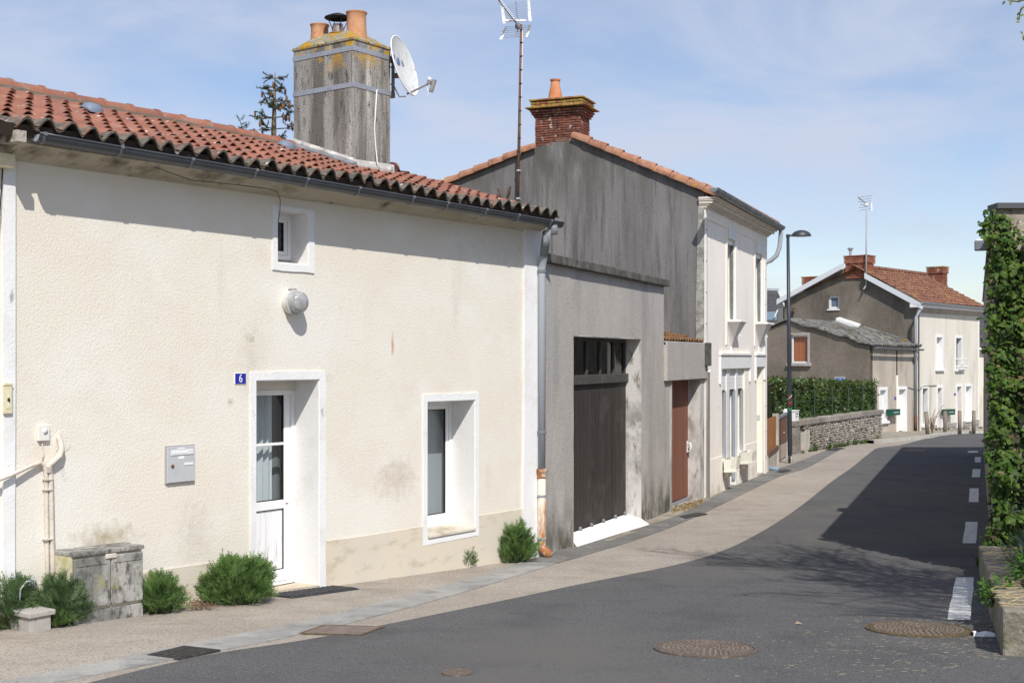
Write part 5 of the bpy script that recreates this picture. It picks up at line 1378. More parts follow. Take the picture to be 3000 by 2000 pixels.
# ground floor triple window: posts, roller shutter, three lights
mul = [F2.s(2132), F2.s(2140), F2.s(2159), F2.s(2164)]
MB().box(F2, mul[0], mul[1], -0.16, -0.02, -0.8, WG[3] - 0.002).obj('post', m_pvc, house, bevel=0.004)
MB().box(F2, mul[2], mul[3], -0.16, -0.02, -0.8, WG[3] - 0.002).obj('post', m_pvc, house, bevel=0.004)
lights = [(WG[0] + 0.013, mul[0] - 0.002, wg_sill), (mul[1] + 0.002, mul[2] - 0.002, F2.g(mul[1]) + 0.12), (mul[3] + 0.002, WG[1] - 0.013, F2.z(2172, 1323))]
for a, b, z0 in lights:
    casement(F2, a, b, z0, WG[3] - 0.05, -0.17, house, fw=0.045, sash=0.05)
    zz = WG[3] - 0.002
    for k in range(6):
        MB().box(F2, a + 0.01, b - 0.01, -0.060, -0.045, zz - 0.075 * (k + 1), zz - 0.075 * k - 0.004).obj('shutter_slat', m_white, house)
    MB().box(F2, b - 0.045, b - 0.005, -0.09, -0.03, z0, WG[3] - 0.48).obj('shutter_rail', m_zinc, house)
for i in (0, 2):
    a, b, z0 = lights[i]
    MB().box(F2, a, b, -0.27, -0.0, -0.9, z0 - 0.002).obj('apron_wall', m_ivory, house)
MB().box(F2, DG[0] + 0.013, DG[1] - 0.013, -0.26, -0.20, F2.g(DG[0]) + 0.05, DG[3] - 0.015).obj('door', mat('ivory_door', (0.76, 0.75, 0.66), 0.6), house, bevel=0.004)
MB().box(F2, DG[0] + 0.013, DG[1] - 0.013, -0.27, 0.03, -0.9, F2.g(DG[0]) + 0.048).obj('door_step', m_concrete, house)
dp_ = F2.s(2224, -0.02)
MB().box(F2, DG[1] - 0.0135, DG[1] - 0.010 - 0.016, -0.16, -0.06, F2.z(2226, 1231), F2.z(2226, 1217)).obj('entry_plate', m_alu, house)
# surround bands with short legs
def hood(s0, s1, z_low, z_mid, z_top, name='hood'):
    MB().prism(F2, [(s0, z_low), (s0 + 0.09, z_low), (s0 + 0.09, z_mid), (s1 - 0.09, z_mid), (s1 - 0.09, z_low), (s1, z_low), (s1, z_top), (s0, z_top)], 0.0005, 0.04).obj(name, m_white_trim, house)
    MB().box(F2, s0 - 0.02, s1 + 0.02, 0.0005, 0.065, z_top + 0.001, z_top + 0.045).obj('hood_mould', m_ivory_trim, house)
hood(F2.s(2107), F2.s(2197), F2.z(2107, 1124), WG[3] + 0.002, F2.z(2150, 1040))
hood(F2.s(2211), F2.s(2239), F2.z(2211, 1114), DG[3] + 0.002, F2.z(2225, 1041))
# sills and inverted pyramid brackets (flower box consoles)
def console(w_, name='window_console'):
    s0, s1 = w_[0] - 0.06, w_[1] + 0.06
    sm = (s0 + s1) / 2; z = w_[2] - 0.003
    top = [(s0, 0.001), (s0 + 0.10, 0.26), (s1 - 0.10, 0.26), (s1, 0.001)]
    MB().hexa([F2.P(s0, 0.001, z - 0.05), F2.P(s1, 0.001, z - 0.05), F2.P(s1 - 0.02, 0.30, z - 0.05), F2.P(s0 + 0.02, 0.30, z - 0.05), F2.P(s0, 0.001, z), F2.P(s1, 0.001, z), F2.P(s1 - 0.02, 0.30, z - 0.01), F2.P(s0 + 0.02, 0.30, z - 0.01)]).obj('sill', m_ivory_trim, house, bevel=0.006)
    ap = F2.P(sm, 0.001, z - 0.58)
    mb = MB(); pts = [F2.P(a, b, z - 0.051) for a, b in top]
    low = [F2.P(lerp(a, sm, 0.93), b * 0.07 + 0.001, z - 0.56) for a, b in top]
    mb.add(pts + low, [(0, 1, 2, 3), (0, 1, 5, 4), (1, 2, 6, 5), (2, 3, 7, 6), (4, 5, 6, 7)])
    mb.obj(name, m_ivory_trim, house)
    MB().tube([F2.P(sm + 0.08, 0.14, z - 0.33), F2.P(sm + 0.12, 0.20, z - 0.34)], 0.013, 6).obj('drain_spout', m_white, house)
    MB().box(F2, sm - 0.02, sm + 0.02, 0.0005, 0.018, z - 0.86, z - 0.56).obj('drip_strip', m_ivory_trim, house)
console(W1); console(W2)
# frieze and pilaster strips
fz_ = F2.z(2075, 645)
for a, b in ((hS0 + 0.07, W1[0] - 0.10), (W1[1] + 0.10, W2[0] - 0.10), (W2[1] + 0.10, hS1 - 0.1)):
    pass
MB().box(F2, hS0 + 0.013, hS1 - 0.001, 0.0005, 0.022, F2.z(2075, 645), hzE - 0.16).obj('frieze', m_ivory, house)
for s0, s1 in ((W1[0] - 0.17, W1[0] - 0.05), (W1[1] + 0.05, W1[1] + 0.17), (W2[0] - 0.17, W2[0] - 0.05), (W2[1] + 0.05, W2[1] + 0.17)):
    MB().box(F2, s0, s1, 0.0005, 0.02, F2.z(2124, 1010), F2.z(2075, 645) - 0.001).obj('strip_pilaster', m_ivory, house)
MB().box(F2, hS0 + 0.013, hS0 + 0.15, 0.0005, 0.022, -1, F2.z(2075, 645) - 0.001).obj('corner_pilaster', m_ivory_trim, house)
MB().box(F2, hS1 - 0.32, hS1 - 0.001, 0.0005, 0.018, -1, F2.z(2075, 645) - 0.001).obj('corner_pilaster', m_ivory_trim, house)
for k in range(9):
    z = lerp(F2.g(hS0) + 0.35, hzE - 0.6, k / 8)
    MB().box(F2, hS0 + 0.05, hS0 + 0.12, 0.0225, 0.028, z, z + 0.022).obj('joint_mark', m_zinc_dark, house)
    MB().box(F2, hS1 - 0.20, hS1 - 0.12, 0.0185, 0.024, z, z + 0.018).obj('joint_mark', m_zinc_dark, house)
# low plinth line
MB().box(F2, hS0 + 0.151, WG[0] - 0.002, 0.0005, 0.012, -1, F2.z(2090, 1343)).obj('plinth', m_ivory, house)
MB().box(F2, WG[1] + 0.002, DG[0] - 0.002, 0.0005, 0.012, -1, F2.z(2200, 1298)).obj('plinth', m_ivory, house)
# stepped cornice
prev_o = 0.0
for z0, z1, o_ in ((hzE - 0.16, hzE - 0.12, 0.06), (hzE - 0.12, hzE - 0.085, 0.11), (hzE - 0.085, hzE - 0.03, 0.19), (hzE - 0.03, hzE + 0.0, 0.25), (hzE, hzE + 0.05, 0.29)):
    MB().box(F2, hS0 - o_ * 0.25, hS1 + o_ * 0.35, -0.1, o_, z0, z1 - 0.0005).obj('cornice_moulding', m_cornice, house, bevel=0.006)
# gutter
ho = 0.36
h0, h1 = F2.s(2091, ho) , hS1 + 0.10
def ring2(s, r0, fr, o, z, n=10):
    c = fr.P(s, o, z)
    return [c + V((fr.w.x, fr.w.y, 0)) * (-math.cos(math.pi * k / n) * r0) + V((0, 0, -math.sin(math.pi * k / n) * r0)) for k in range(n + 1)]
def half_gutter(fr, s0, s1, o, z0, z1, r, m, parent, clips=0, name='gutter', clip_m=None):
    N_ = 8
    rr = [ring2(lerp(s0, s1, i / N_), r, fr, o, lerp(z0, z1, i / N_)) for i in range(N_ + 1)]
    mb = MB(); mb.sheet(rr); mb.sheet([ring2(lerp(s0, s1, i / N_), r - 0.006, fr, o, lerp(z0, z1, i / N_)) for i in range(N_ + 1)])
    mb.tube([q[-1] for q in rr], 0.01, 6)
    mb.poly3(ring2(s0 + 0.004, r - 0.003, fr, o, z0)); mb.poly3(ring2(s1 - 0.004, r - 0.003, fr, o, z1))
    g_ = mb.obj(name, m, parent, smooth=True, fix=False)
    for i in range(clips):
        s = lerp(s0, s1, (i + 0.5) / clips); z = lerp(z0, z1, (i + 0.5) / clips)
        MB().sheet([ring2(s - 0.02, r + 0.008, fr, o, z), ring2(s + 0.02, r + 0.008, fr, o, z)]).obj('gutter_clip', clip_m or m_zinc, g_, fix=False)
    return g_
half_gutter(F2, h0, h1, ho, hzE + 0.12, hzE + 0.08, 0.085, m_zinc_dark, house, 14)
# swan-neck outlet at the far end
q = F2.P(h1 - 0.12, ho, hzE + 0.0)
MB().tube([q, q + V((0, 0, -0.08)), F2.P(h1 - 0.14, ho - 0.03, hzE - 0.42), F2.P(h1 - 0.16, ho - 0.10, hzE - 0.62), F2.P(h1 - 0.16, 0.12, hzE - 0.74), F2.P(h1 - 0.16, -0.05, hzE - 0.80), F2.P(h1 - 0.16, -0.2, hzE - 0.84)], 0.055, 12).obj('swan_neck', m_zinc, house, smooth=True)
# slim white pipe at the junction with the annex
sp2 = hS0 + 0.06
MB().tube([F2.P(sp2, 0.06, F2.g(sp2) - 0.05), F2.P(sp2, 0.06, F2.z(2067, 1092, 0.06)), F2.P(sp2 - 0.05, 0.10, F2.z(2067, 1086, 0.06))], 0.04, 10).obj('slim_pipe', m_pvc, house, smooth=True)
# roof: deck, front slope tiles, verge tiles up the gable
(w0, z0), (w1, z1) = verge[0], verge[2]
def hroof(s, w, dz=0.0):
    if w <= verge[3][0]: z = lerp(hzE + 0.14, verge[2][1] + 0.02, min(1.0, (w + 0.30) / (verge[2][0] + 0.30)))
    else: z = lerp(verge[3][1], v_last[1], (w - verge[3][0]) / (wL - verge[3][0]))
    return F2.P(s, -w, z + dz)
mb = MB()
mb.sheet([[hroof(lerp(hS0 + 0.1, hS1 + 0.1, i / 4), w, 0.0) for i in range(5)] for w in (-0.28, 0.6, 1.6, verge[2][0], verge[3][0] + 0.001, 4.6, wL)])
hro = mb.obj('roof', m_deck, house)
tm2 = tile_mesh('tile', m_orange_tile)
a_, b_ = hroof(hS0, -0.30), hroof(hS0, verge[2][0])
y_ = (b_ - a_).normalized(); x_ = V((F2.u.x, F2.u.y, 0)); z_ = x_.cross(y_).normalized()
rest = MB()
LR = (b_ - a_).length
for c in range(int(LR / 0.33) + 1):
    for k in range(1, int((hS1 - hS0 + 0.15) / 0.2) + 1):
        p = a_ + y_ * (c * 0.33) + x_ * (k * 0.2 - 0.1)
        Mx = Matrix(((x_.x, y_.x, z_.x, p.x), (x_.y, y_.y, z_.y, p.y), (x_.z, y_.z, z_.z, p.z + 0.01), (0, 0, 0, 1)))
        if c == 0: link('tile', tm2, hro, matrix=Mx)
        else: rest.add([Mx @ v.co for v in tm2.vertices], [tuple(f.vertices) for f in tm2.polygons])
rest.obj('upper_tiles', m_orange_tile, hro, fix=False, kind='stuff', angle=40)
def verge_run(p0, p1, n, r=0.10):
    for i in range(n):
        a = p0.lerp(p1, i / n); b = p0.lerp(p1, (i + 1.12) / n)
        d_ = (b - a).normalized(); sd = V((F2.u.x, F2.u.y, 0)); up_ = sd.cross(d_)
        if up_.z < 0: up_ = -up_
        vs_ = []
        for t_, rr, lift in ((0.0, r * 1.12, 0.022), (0.0, r * 1.12, 0.022), (1.0, r * 0.92, 0.0)):
            for k in range(9):
                an = math.pi * (k / 8 * 1.25 - 0.125)
                vs_.append(a.lerp(b, t_) + sd * math.cos(an) * rr + up_ * (math.sin(an) * rr + lift))
        for k in range(9): vs_[k] = vs_[k].lerp(a, 0.14)
        mb = MB(); mb.add(vs_, [(r_ * 9 + k, r_ * 9 + k + 1, r_ * 9 + k + 10, r_ * 9 + k + 9) for r_ in range(2) for k in range(8)])
        mb.obj('verge_tile', m_orange_tile, hro, fix=False, angle=40)
def gv(w, z, o=0.02): return G2.P(w, o, z)
verge_run(gv(verge[0][0] - 0.33, verge[0][1] - 0.10), gv(verge[2][0] + 0.12, verge[2][1] + 0.05), 9)
verge_run(gv(6.6, verge[-1][1] - 0.36), gv(verge[4][0] - 0.02, verge[4][1] + 0.03), 9)

# ---- brick chimney on the gable
m_brick = mat('old_red_brick', (0.185, 0.072, 0.05), 0.95, [((0.25, 0.10, 0.065), 4, 0.42, 0.6), ((0.11, 0.055, 0.045), 7, 0.52, 0.66), ((0.50, 0.47, 0.43), 9, 0.60, 0.67, 6)], [(50, 0.6)], rnd=0.28)
m_brick_lichen = mat('lichened_brick', (0.30, 0.20, 0.06), 0.95, [((0.24, 0.09, 0.05), 6, 0.45, 0.58), ((0.38, 0.29, 0.045), 5, 0.55, 0.64), ((0.52, 0.49, 0.42), 9, 0.66, 0.72)], [(40, 0.8)], rnd=0.15)
m_mortar = mat('dark_joint', (0.14, 0.115, 0.095), 0.95)
def brick_mesh(name, m, L, D, H):
    """one brick with chipped, slightly bevelled edges; x along, y depth, z up, origin at the middle of its base"""
    mb = MB(); c = 0.006
    mb.abox(-L/2, L/2, -D/2, D/2, 0, H)
    me = mb.mesh(name)
    bm = bmesh.new(); bm.from_mesh(me)
    bmesh.ops.bevel(bm, geom=list(bm.edges), offset=c, segments=1, affect='EDGES')
    bm.to_mesh(me); bm.free()
    me.materials.append(m)
    return me
def brick_stack(corner_w, du, dv, nu, nv, z0, courses, ch, parent, me_set, core_m, corbel=None, jitr=0.006):
    """courses of single bricks round a core. corner_w: world xy of one corner; du, dv: 2-D unit vectors of the two sides; nu, nv: (length, bricks)"""
    c0 = V((corner_w[0], corner_w[1])); du = V(du); dv = V(dv)
    lu, ku = nu; lv, kv = nv
    for r in range(courses):
        e = corbel(r) if corbel else 0.0
        z = z0 + r * ch
        for side in range(4):
            if side == 0: p0, d, ln, k, nrm = c0, du, lu, ku, -dv
            elif side == 1: p0, d, ln, k, nrm = c0 + du * lu, dv, lv, kv, du
            elif side == 2: p0, d, ln, k, nrm = c0 + dv * lv, du, lu, ku, dv
            else: p0, d, ln, k, nrm = c0, dv, lv, kv, -du
            bl = ln / k
            off = 0.5 * bl if r % 2 else 0.0
            for i in range(k + (1 if r % 2 else 0)):
                a = max(0.0, i * bl - off); b = min(ln, (i + 1) * bl - off)
                if b - a < 0.03: continue
                sx = (b - a - 0.010 + (2 * e / k)) / bl
                q = p0 + d * ((a + b) / 2 + (((a + b) / 2) / ln - 0.5) * 2 * e) + nrm * (e - 0.05 + jit(jitr))
                x = d; y = V((-d.y, d.x))
                Mx = Matrix(((x.x * sx, y.x, 0, q.x), (x.y * sx, y.y, 0, q.y), (0, 0, 1, z + jit(0.002)), (0, 0, 0, 1)))
                link('brick', random.choice(me_set), parent, matrix=Mx)
cw0, cw1 = G2.s(1700), G2.s(1567)
cz0 = G2.z(1640, 420); czc = G2.z(1640, 316)
du2, dn2 = F2.u, V((-F2.w.x, -F2.w.y))          # along the street; back from the street
cc_ = F2.O + F2.u * hS0 - F2.w * cw0                     # near front corner of the stack
lu, lv = 0.62, cw1 - cw0
mb = MB(); G2b = G2
mb.hexa([G2.P(cw0 + 0.04, -0.04, cz0 - 0.6), G2.P(cw1 - 0.04, -0.04, cz0 - 0.6), G2.P(cw1 - 0.04, -lu + 0.04, cz0 - 0.6), G2.P(cw0 + 0.04, -lu + 0.04, cz0 - 0.6),
         G2.P(cw0 + 0.04, -0.04, czc + 0.18), G2.P(cw1 - 0.04, -0.04, czc + 0.18), G2.P(cw1 - 0.04, -lu + 0.04, czc + 0.18), G2.P(cw0 + 0.04, -lu + 0.04, czc + 0.18)])
chb = mb.obj('chimney', m_mortar, house)
ncr = 15; chh = (czc - cz0) / ncr
br1 = brick_mesh('brick', m_brick, lv / 5, 0.10, chh * 0.80)
br2 = brick_mesh('brick', m_brick, lu / 3, 0.10, chh * 0.80)
def corb(r): return 0.0 if r < ncr - 3 else (r - ncr + 4) * 0.028
# one brick length serves both faces: 5 along the gable, 3 along the street
brick_stack(cc_, dn2, du2, (lv, 5), (lu, 3), cz0 - 0.02, ncr, chh, chb, [br1], m_mortar, corb)
# grey rendered neck below the bricks, flush with the gable
MB().hexa([G2.P(cw0 - 0.03, 0.0, cz0 - 1.0), G2.P(cw1 + 0.06, 0.0, cz0 - 1.2), G2.P(cw1 + 0.06, -lu, cz0 - 1.2), G2.P(cw0 - 0.03, -lu, cz0 - 1.0),
          G2.P(cw0 - 0.01, 0.02, cz0 - 0.025), G2.P(cw1 + 0.01, 0.02, cz0 - 0.03), G2.P(cw1 + 0.01, -lu, cz0 - 0.03), G2.P(cw0 - 0.01, -lu, cz0 - 0.025)]).obj('rendered_neck', m_gable, chb)
br3 = brick_mesh('brick', m_brick_lichen, lv / 5, 0.10, 0.05)
def slab_course(e, z0_, z1_, m):
    P_ = lambda w, o, z: G2.P(w, o, z)
    MB().hexa([P_(cw0 - e, e, z0_), P_(cw1 + e, e, z0_), P_(cw1 + e, -lu - e, z0_), P_(cw0 - e, -lu - e, z0_), P_(cw0 - e, e, z1_), P_(cw1 + e, e, z1_), P_(cw1 + e, -lu - e, z1_), P_(cw0 - e, -lu - e, z1_)]).obj('cap_course', m, chb, bevel=0.008)
slab_course(0.16, czc + 0.004, czc + 0.03, m_brick_lichen)
brick_stack(cc_, dn2, du2, (lv, 5), (lu, 3), czc + 0.035, 2, 0.062, chb, [br3], m_mortar, lambda r: 0.07)
slab_course(0.10, czc + 0.165, czc + 0.20, m_brick_lichen)
pc = G2.P(lerp(cw0, cw1, 0.66), -lu * 0.5, czc + 0.19)
MB().lathe([(0.155, 0.0), (0.15, 0.05), (0.135, 0.18), (0.10, 0.34), (0.088, 0.42), (0.105, 0.44), (0.11, 0.47), (0.085, 0.475), (0.07, 0.42)], pc, 22, cap=False).obj('chimney_pot', m_pot2, chb, angle=45)

# ---- flower boxes at the ground floor windows
m_planter = mat('pale_concrete_planter', (0.78, 0.76, 0.68), 0.85, [((0.60, 0.57, 0.47), 5, 0.48, 0.66), ((0.40, 0.38, 0.26), 10, 0.62, 0.72)], [(40, 0.3)])
m_soil = mat('soil', (0.06, 0.045, 0.03), 0.95, [((0.10, 0.12, 0.04), 12, 0.5, 0.65)], [(30, 0.8)])
def planter(x0, y0, y1, label, s0, s1):
    z0, z1 = F2.z(x0, y1, 0.05), F2.z(x0, y0, 0.05)
    sh = [(s0, 0.045), (s0 + 0.05, 0.20), (s0 + 0.18, 0.29), (s1 - 0.18, 0.29), (s1 - 0.05, 0.20), (s1, 0.045)]
    t = thing('flower_box', label, 'flower box', F2.P((s0 + s1) / 2, 0.1, z0), 'concrete flower boxes under the triple window')
    mb = MB(); n = len(sh)
    def ring(k, z, g=0): return [F2.P(lerp((s0 + s1) / 2, a, k), lerp(0.045, b, k), z) for a, b in sh]
    rs = [ring(0.88, z0 + 0.03), ring(1.0, z1), ring(0.94, z1), ring(0.9, z1 - 0.08)]
    mb.add([p for r_ in rs for p in r_], [(i * n + k, i * n + (k + 1) % n, (i + 1) * n + (k + 1) % n, (i + 1) * n + k) for i in range(3) for k in range(n)])
    mb.obj('box', m_planter, t)
    MB().slab(ring(0.95, z0 + 0.029), 0.03).obj('base', m_planter, t)
    MB().poly3(ring(0.89, z1 - 0.075)).obj('soil', m_soil, t)
    MB().box(F2, (s0 + s1) / 2 - 0.15, (s0 + s1) / 2 + 0.15, 0.0125, 0.10, z0 - 0.12, z0 - 0.002).obj('bracket', m_planter, t)
    return t
planter(2120, 1345, 1383, 'pale concrete flower box under the left light of the triple window', WG[0] - 0.05, mul[0] + 0.12)
planter(2165, 1325, 1360, 'pale concrete flower box under the right light of the triple window, beside the door', mul[3] - 0.10, WG[1] + 0.10)
# blue pipe stub on the pavement at the end of the house
pq = gpt(2258, 1378, 0.05)
tag(MB().tube([pq + V((-0.16, 0.16, 0.02)), pq, pq + V((0.16, -0.18, -0.005))], 0.06, 12).obj('pipe_stub', mat('blue_grey_pipe', (0.22, 0.29, 0.36), 0.5), smooth=True), 'blue-grey pipe stub lying at the corner of the townhouse', 'pipe')

# ================================================================ television aerial on the gable
m_mast = mat('rusty_brown_mast', (0.14, 0.085, 0.065), 0.7, [((0.22, 0.12, 0.08), (12, 12, 3), 0.5, 0.66)], metal=0.2)
aw = G2.s(1519, 0.12)
az0 = G2.z(1517, 600, 0.12); az1 = G2.z(1526, 70, 0.12)
ant = thing('television_aerial', 'tall television aerial with white grid reflector on brown mast at the dark gable', 'aerial', G2.P(aw, 0.12, az0))
top = at(1527, 72, G2.P(aw, 0.12, 0).y); bot = at(1516.5, 605, G2.P(aw, 0.12, 0).y)
MB().tube([bot, bot.lerp(top, 0.55), top], [0.034, 0.029, 0.025], 10).obj('mast', m_mast, ant, smooth=True)
MB().tube([p + V((0.033, -0.02, 0)) for p in (bot.lerp(top, 0.28), bot.lerp(top, 0.6), bot.lerp(top, 0.985))], 0.007, 6).obj('cable', m_cable_white, ant, smooth=True)
for k in range(9):
    MB().lathe([(0.036, -0.006), (0.036, 0.006)], bot.lerp(top, 0.3 + k * 0.075) + V((0.012, -0.01, 0)), 8).obj('cable_tie', m_cable_dark, ant)
for py in (500, 582):
    z = G2.z(1518, py, 0.12)
    p = bot.lerp(top, (z - bot.z) / (top.z - bot.z))
    MB().tube([p + V((-0.01, 0.01, 0)), p - V((G2.w.x, G2.w.y, 0)) * 0.13], 0.022, 8).obj('wall_bracket', m_zinc, ant)
    MB().lathe([(0.036, -0.02), (0.042, -0.015), (0.042, 0.015), (0.036, 0.02)], p, 10).obj('clamp', m_zinc, ant)
dA = top.y
def aq(px, py, d=0.0): return at(px, py, dA + d)
def grid_panel(tl, tr_, br_, bl_, nbar, name):
    g_ = None
    for a, b in ((tl, bl_), (tr_, br_)):
        fr_ = MB(); w2 = V((0.03, 0, 0))
        pts = [a, a.lerp(b, 0.5) + V((0, 0.05, 0)), b]
        rows = [[p - w2, p + w2] for p in pts]
        fr_.sheet(rows); fr_.sheet([[q + V((0, 0.015, 0)) for q in r_] for r_ in rows])
        fr_.add([q for r_ in rows for q in (r_[0], r_[0] + V((0, 0.015, 0)))], [(0, 1, 3, 2), (2, 3, 5, 4)])
        e_ = fr_.obj(name if g_ is None else 'reflector_edge', m_white, g_ or ant, fix=False)
        g_ = g_ or e_
    for i in range(nbar):
        t_ = (i + 0.3) / nbar
        MB().tube([tl.lerp(bl_, t_) + V((0, 0.04 * math.sin(t_ * 3.14), 0)), tr_.lerp(br_, t_) + V((0, 0.04 * math.sin(t_ * 3.14), 0))], 0.004, 4).obj('grid_bar', m_strap, g_)
    return g_
grid_panel(aq(1471, 20, -0.12), aq(1548, 2, 0.18), aq(1553, 62, 0.12), aq(1478, 69, -0.15), 10, 'upper_reflector')
grid_panel(aq(1481, 78, -0.15), aq(1554, 72, 0.12), aq(1541, 109, 0.2), aq(1467, 116, -0.1), 7, 'lower_reflector')
bm0, bm1 = aq(1512, 68, -0.02), aq(1463, 3, -0.75)
MB().tube([bm0, bm1 + (bm1 - bm0) * 0.06], 0.014, 6).obj('boom', m_zinc_dark, ant)
for i in range(11):
    p = bm0.lerp(bm1, 0.22 + i * 0.075)
    for a_ in (0.5, -0.5):
        v_ = V((0.75, 0.35, 0)) * 0.062 + V((0, 0, a_ * 0.06))
        MB().tube([p - v_, p + v_], 0.0055, 5).obj('director', m_white, ant)
for px in (1491, 1526):
    c = aq(px, 61, -0.05)
    MB().tube([c + V((math.cos(k / 18 * 6.2832) * 0.105, math.sin(k / 18 * 6.2832) * 0.12, math.sin(k / 18 * 6.2832) * 0.045)) for k in range(19)], 0.017, 6).obj('dipole_ring', m_white, ant, smooth=True)
MB().tube([aq(1519, 84), aq(1508, 112, 0.02)], 0.012, 6).obj('lower_spine', m_zinc, ant)
MB().tube([aq(1516, 52), aq(1511, 6, 0.05)], 0.012, 6).obj('upper_spine', m_zinc_dark, ant)
MB().lathe([(0.05, -0.06), (0.06, -0.02), (0.055, 0.03), (0.03, 0.06)], aq(1517, 76), 8).obj('head_clamp', m_zinc_dark, ant)
# two iron stays on the gable beside the mast
for (x0, y0, x1, y1) in ((1461, 553, 1470, 585), (1498, 547, 1478, 592)):
    st_ = MB().tube([G2.P(G2.s(x0, 0.06), 0.10, G2.z(x0, y0, 0.06)), G2.P(G2.s(x1, 0.06), 0.03, G2.z(x1, y1, 0.06))], 0.022, 6).obj('wall_iron', m_mast)
    tag(st_, 'short upright iron stub on the dark gable' if x0 < 1480 else 'slanting iron stub on the dark gable beside the aerial mast', 'iron stub')
# ================================================================ lamp post
m_anthracite = mat('anthracite_paint', (0.028, 0.034, 0.042), 0.45, [((0.04, 0.046, 0.054), 3, 0.5, 0.7)], spec=0.5)
m_post = mat('anthracite_post', (0.028, 0.034, 0.042), 0.45, [((0.04, 0.046, 0.054), 3, 0.5, 0.7), ((0.75, 0.75, 0.74), (14, 14, 5), 0.50, 0.56, 4, -0.18, -0.30)], spec=0.5)
lp = gpt(2315, 1356)
lampost = thing('lamp_post', 'slim anthracite street lamp post with domed head and painted crosses', 'street lamp', lp)
ld = lp.y
ltop = CAMZ + (Y0 - 690) / FPX * ld
MB().tube([lp + V((0, 0, -0.1)), lp + V((-0.01, 0, 0.4)), V((lp.x - 0.03, ld, lerp(lp.z, ltop, 0.5))), V((lp.x - 0.062, ld, ltop))], [0.068, 0.066, 0.055, 0.042], 16).obj('post', m_post, lampost, smooth=True)
MB().tube([V((lp.x - 0.062, ld, ltop - 0.05)), V((lp.x - 0.062, ld, ltop + 0.03))], 0.052, 14).obj('collar', m_anthracite, lampost)
MB().tube([V((lp.x - 0.062, ld, ltop + 0.0)), V((lp.x + 0.14, ld, ltop + 0.01))], 0.032, 10).obj('arm', m_anthracite, lampost)
hx0, hx1 = lp.x + 0.05, lp.x + 0.56
mb = MB(); rows = []
for i in range(9):
    a_ = i / 8 * math.pi / 2
    rr, hh = math.cos(a_), math.sin(a_)
    rows.append([V((lerp(hx0, hx1, 0.5) + math.cos(k / 24 * 6.2832) * 0.27 * rr + 0.0 * hh, ld + math.sin(k / 24 * 6.2832) * 0.20 * rr, ltop - 0.02 + 0.17 * hh + 0.0)) for k in range(25)])
mb.sheet(rows); head = mb.obj('head', m_anthracite, lampost, smooth=True)
MB().poly3(rows[0][:-1]).obj('diffuser', mat('lamp_underside', (0.22, 0.23, 0.24), 0.3), lampost)
for py, cols in ((1163, ((0.75, 0.75, 0.74), (0.55, 0.03, 0.03))), (1181, ((0.55, 0.04, 0.04),) * 2), (1200, ((0.03, 0.45, 0.12),) * 2)):
    z = CAMZ + (Y0 - py) / FPX * ld
    for sgn, c in zip((1, -1), cols):
        m_ = mat('spray_paint', c, 0.6)
        cx = lp.x - 0.018
        pts = []
        for t_ in (-1, -0.33, 0.33, 1):
            xo = t_ * 0.052; yo = -math.sqrt(max(0, 0.0675 ** 2 - xo * xo)) - 0.002 - (0.003 if sgn > 0 else 0)
            pts.append(V((cx + xo, ld + yo, z + sgn * t_ * 0.055)))
        MB().tube(pts, 0.008, 4).obj('paint_mark', m_, lampost)

# ================================================================ wooden fence and brown gate beyond the townhouse
F5 = Fr((6.36, 31.6), (8.45 - 6.36, 38.4 - 31.6))
m_fence_wood = mat('orange_stained_wood', (0.36, 0.16, 0.055), 0.75, [((0.28, 0.115, 0.04), (20, 20, 0.8), 0.45, 0.62), ((0.44, 0.22, 0.09), 5, 0.55, 0.7)], [((50, 50, 3), 0.3)], rnd=0.1)
m_gate = mat('brown_gate_panel', (0.17, 0.085, 0.05), 0.7, [((0.14, 0.07, 0.042), 6, 0.45, 0.65)])
m_pale_conc = mat('pale_stained_concrete', (0.50, 0.47, 0.42), 0.9, [((0.38, 0.35, 0.30), (3, 3, 1), 0.45, 0.62), ((0.25, 0.23, 0.18), 6, 0.60, 0.72)], [(30, 0.3)])
fence = thing('wooden_fence', 'orange-brown board fence on low wall next to the townhouse', 'fence', F5.P(1, 0, F5.g(1)))
fa, fb = 0.02, F5.s(2272)
fz0, fz1 = F5.z(2262, 1308), F5.z(2262, 1222)
MB().box(F5, fa, fb, -0.10, 0.05, F5.g(2) - 0.4, fz0 - 0.12).obj('low_wall', m_pale_conc, fence)
MB().box(F5, fa, fb, -0.12, 0.09, fz0 - 0.119, fz0 - 0.02).obj('ledge', mat('brown_ledge', (0.16, 0.085, 0.055), 0.8), fence)
nb = 9
for i in range(nb):
    a, b = lerp(fa, fb, i / nb), lerp(fa, fb, (i + 1) / nb)
    MB().box(F5, a + 0.006, b - 0.006, -0.02, 0.012 + jit(0.004), fz0 - 0.015, fz1 + jit(0.01)).obj('board', m_fence_wood, fence)
MB().box(F5, fb + 0.002, fb + 0.16, -0.08, 0.08, F5.g(3) - 0.4, fz1 + 0.05).obj('post', m_pale_conc, fence)
gate = thing('brown_gate', 'dark brown panel gate with sloping top behind the lamp post', 'gate', F5.P(4.5, 0, F5.g(4.5)))
ga, gb = F5.s(2278), F5.s(2304.5)
gz_b = lambda px, py: F5.z(px, py)
MB().prism(F5, [(ga, F5.z(2278, 1305)), (gb, F5.z(2304, 1293)), (gb, F5.z(2304, 1213)), (ga, F5.z(2278, 1228))], -0.02, 0.02).obj('upper_panel', m_gate, gate)
mb_ = (ga + gb) / 2
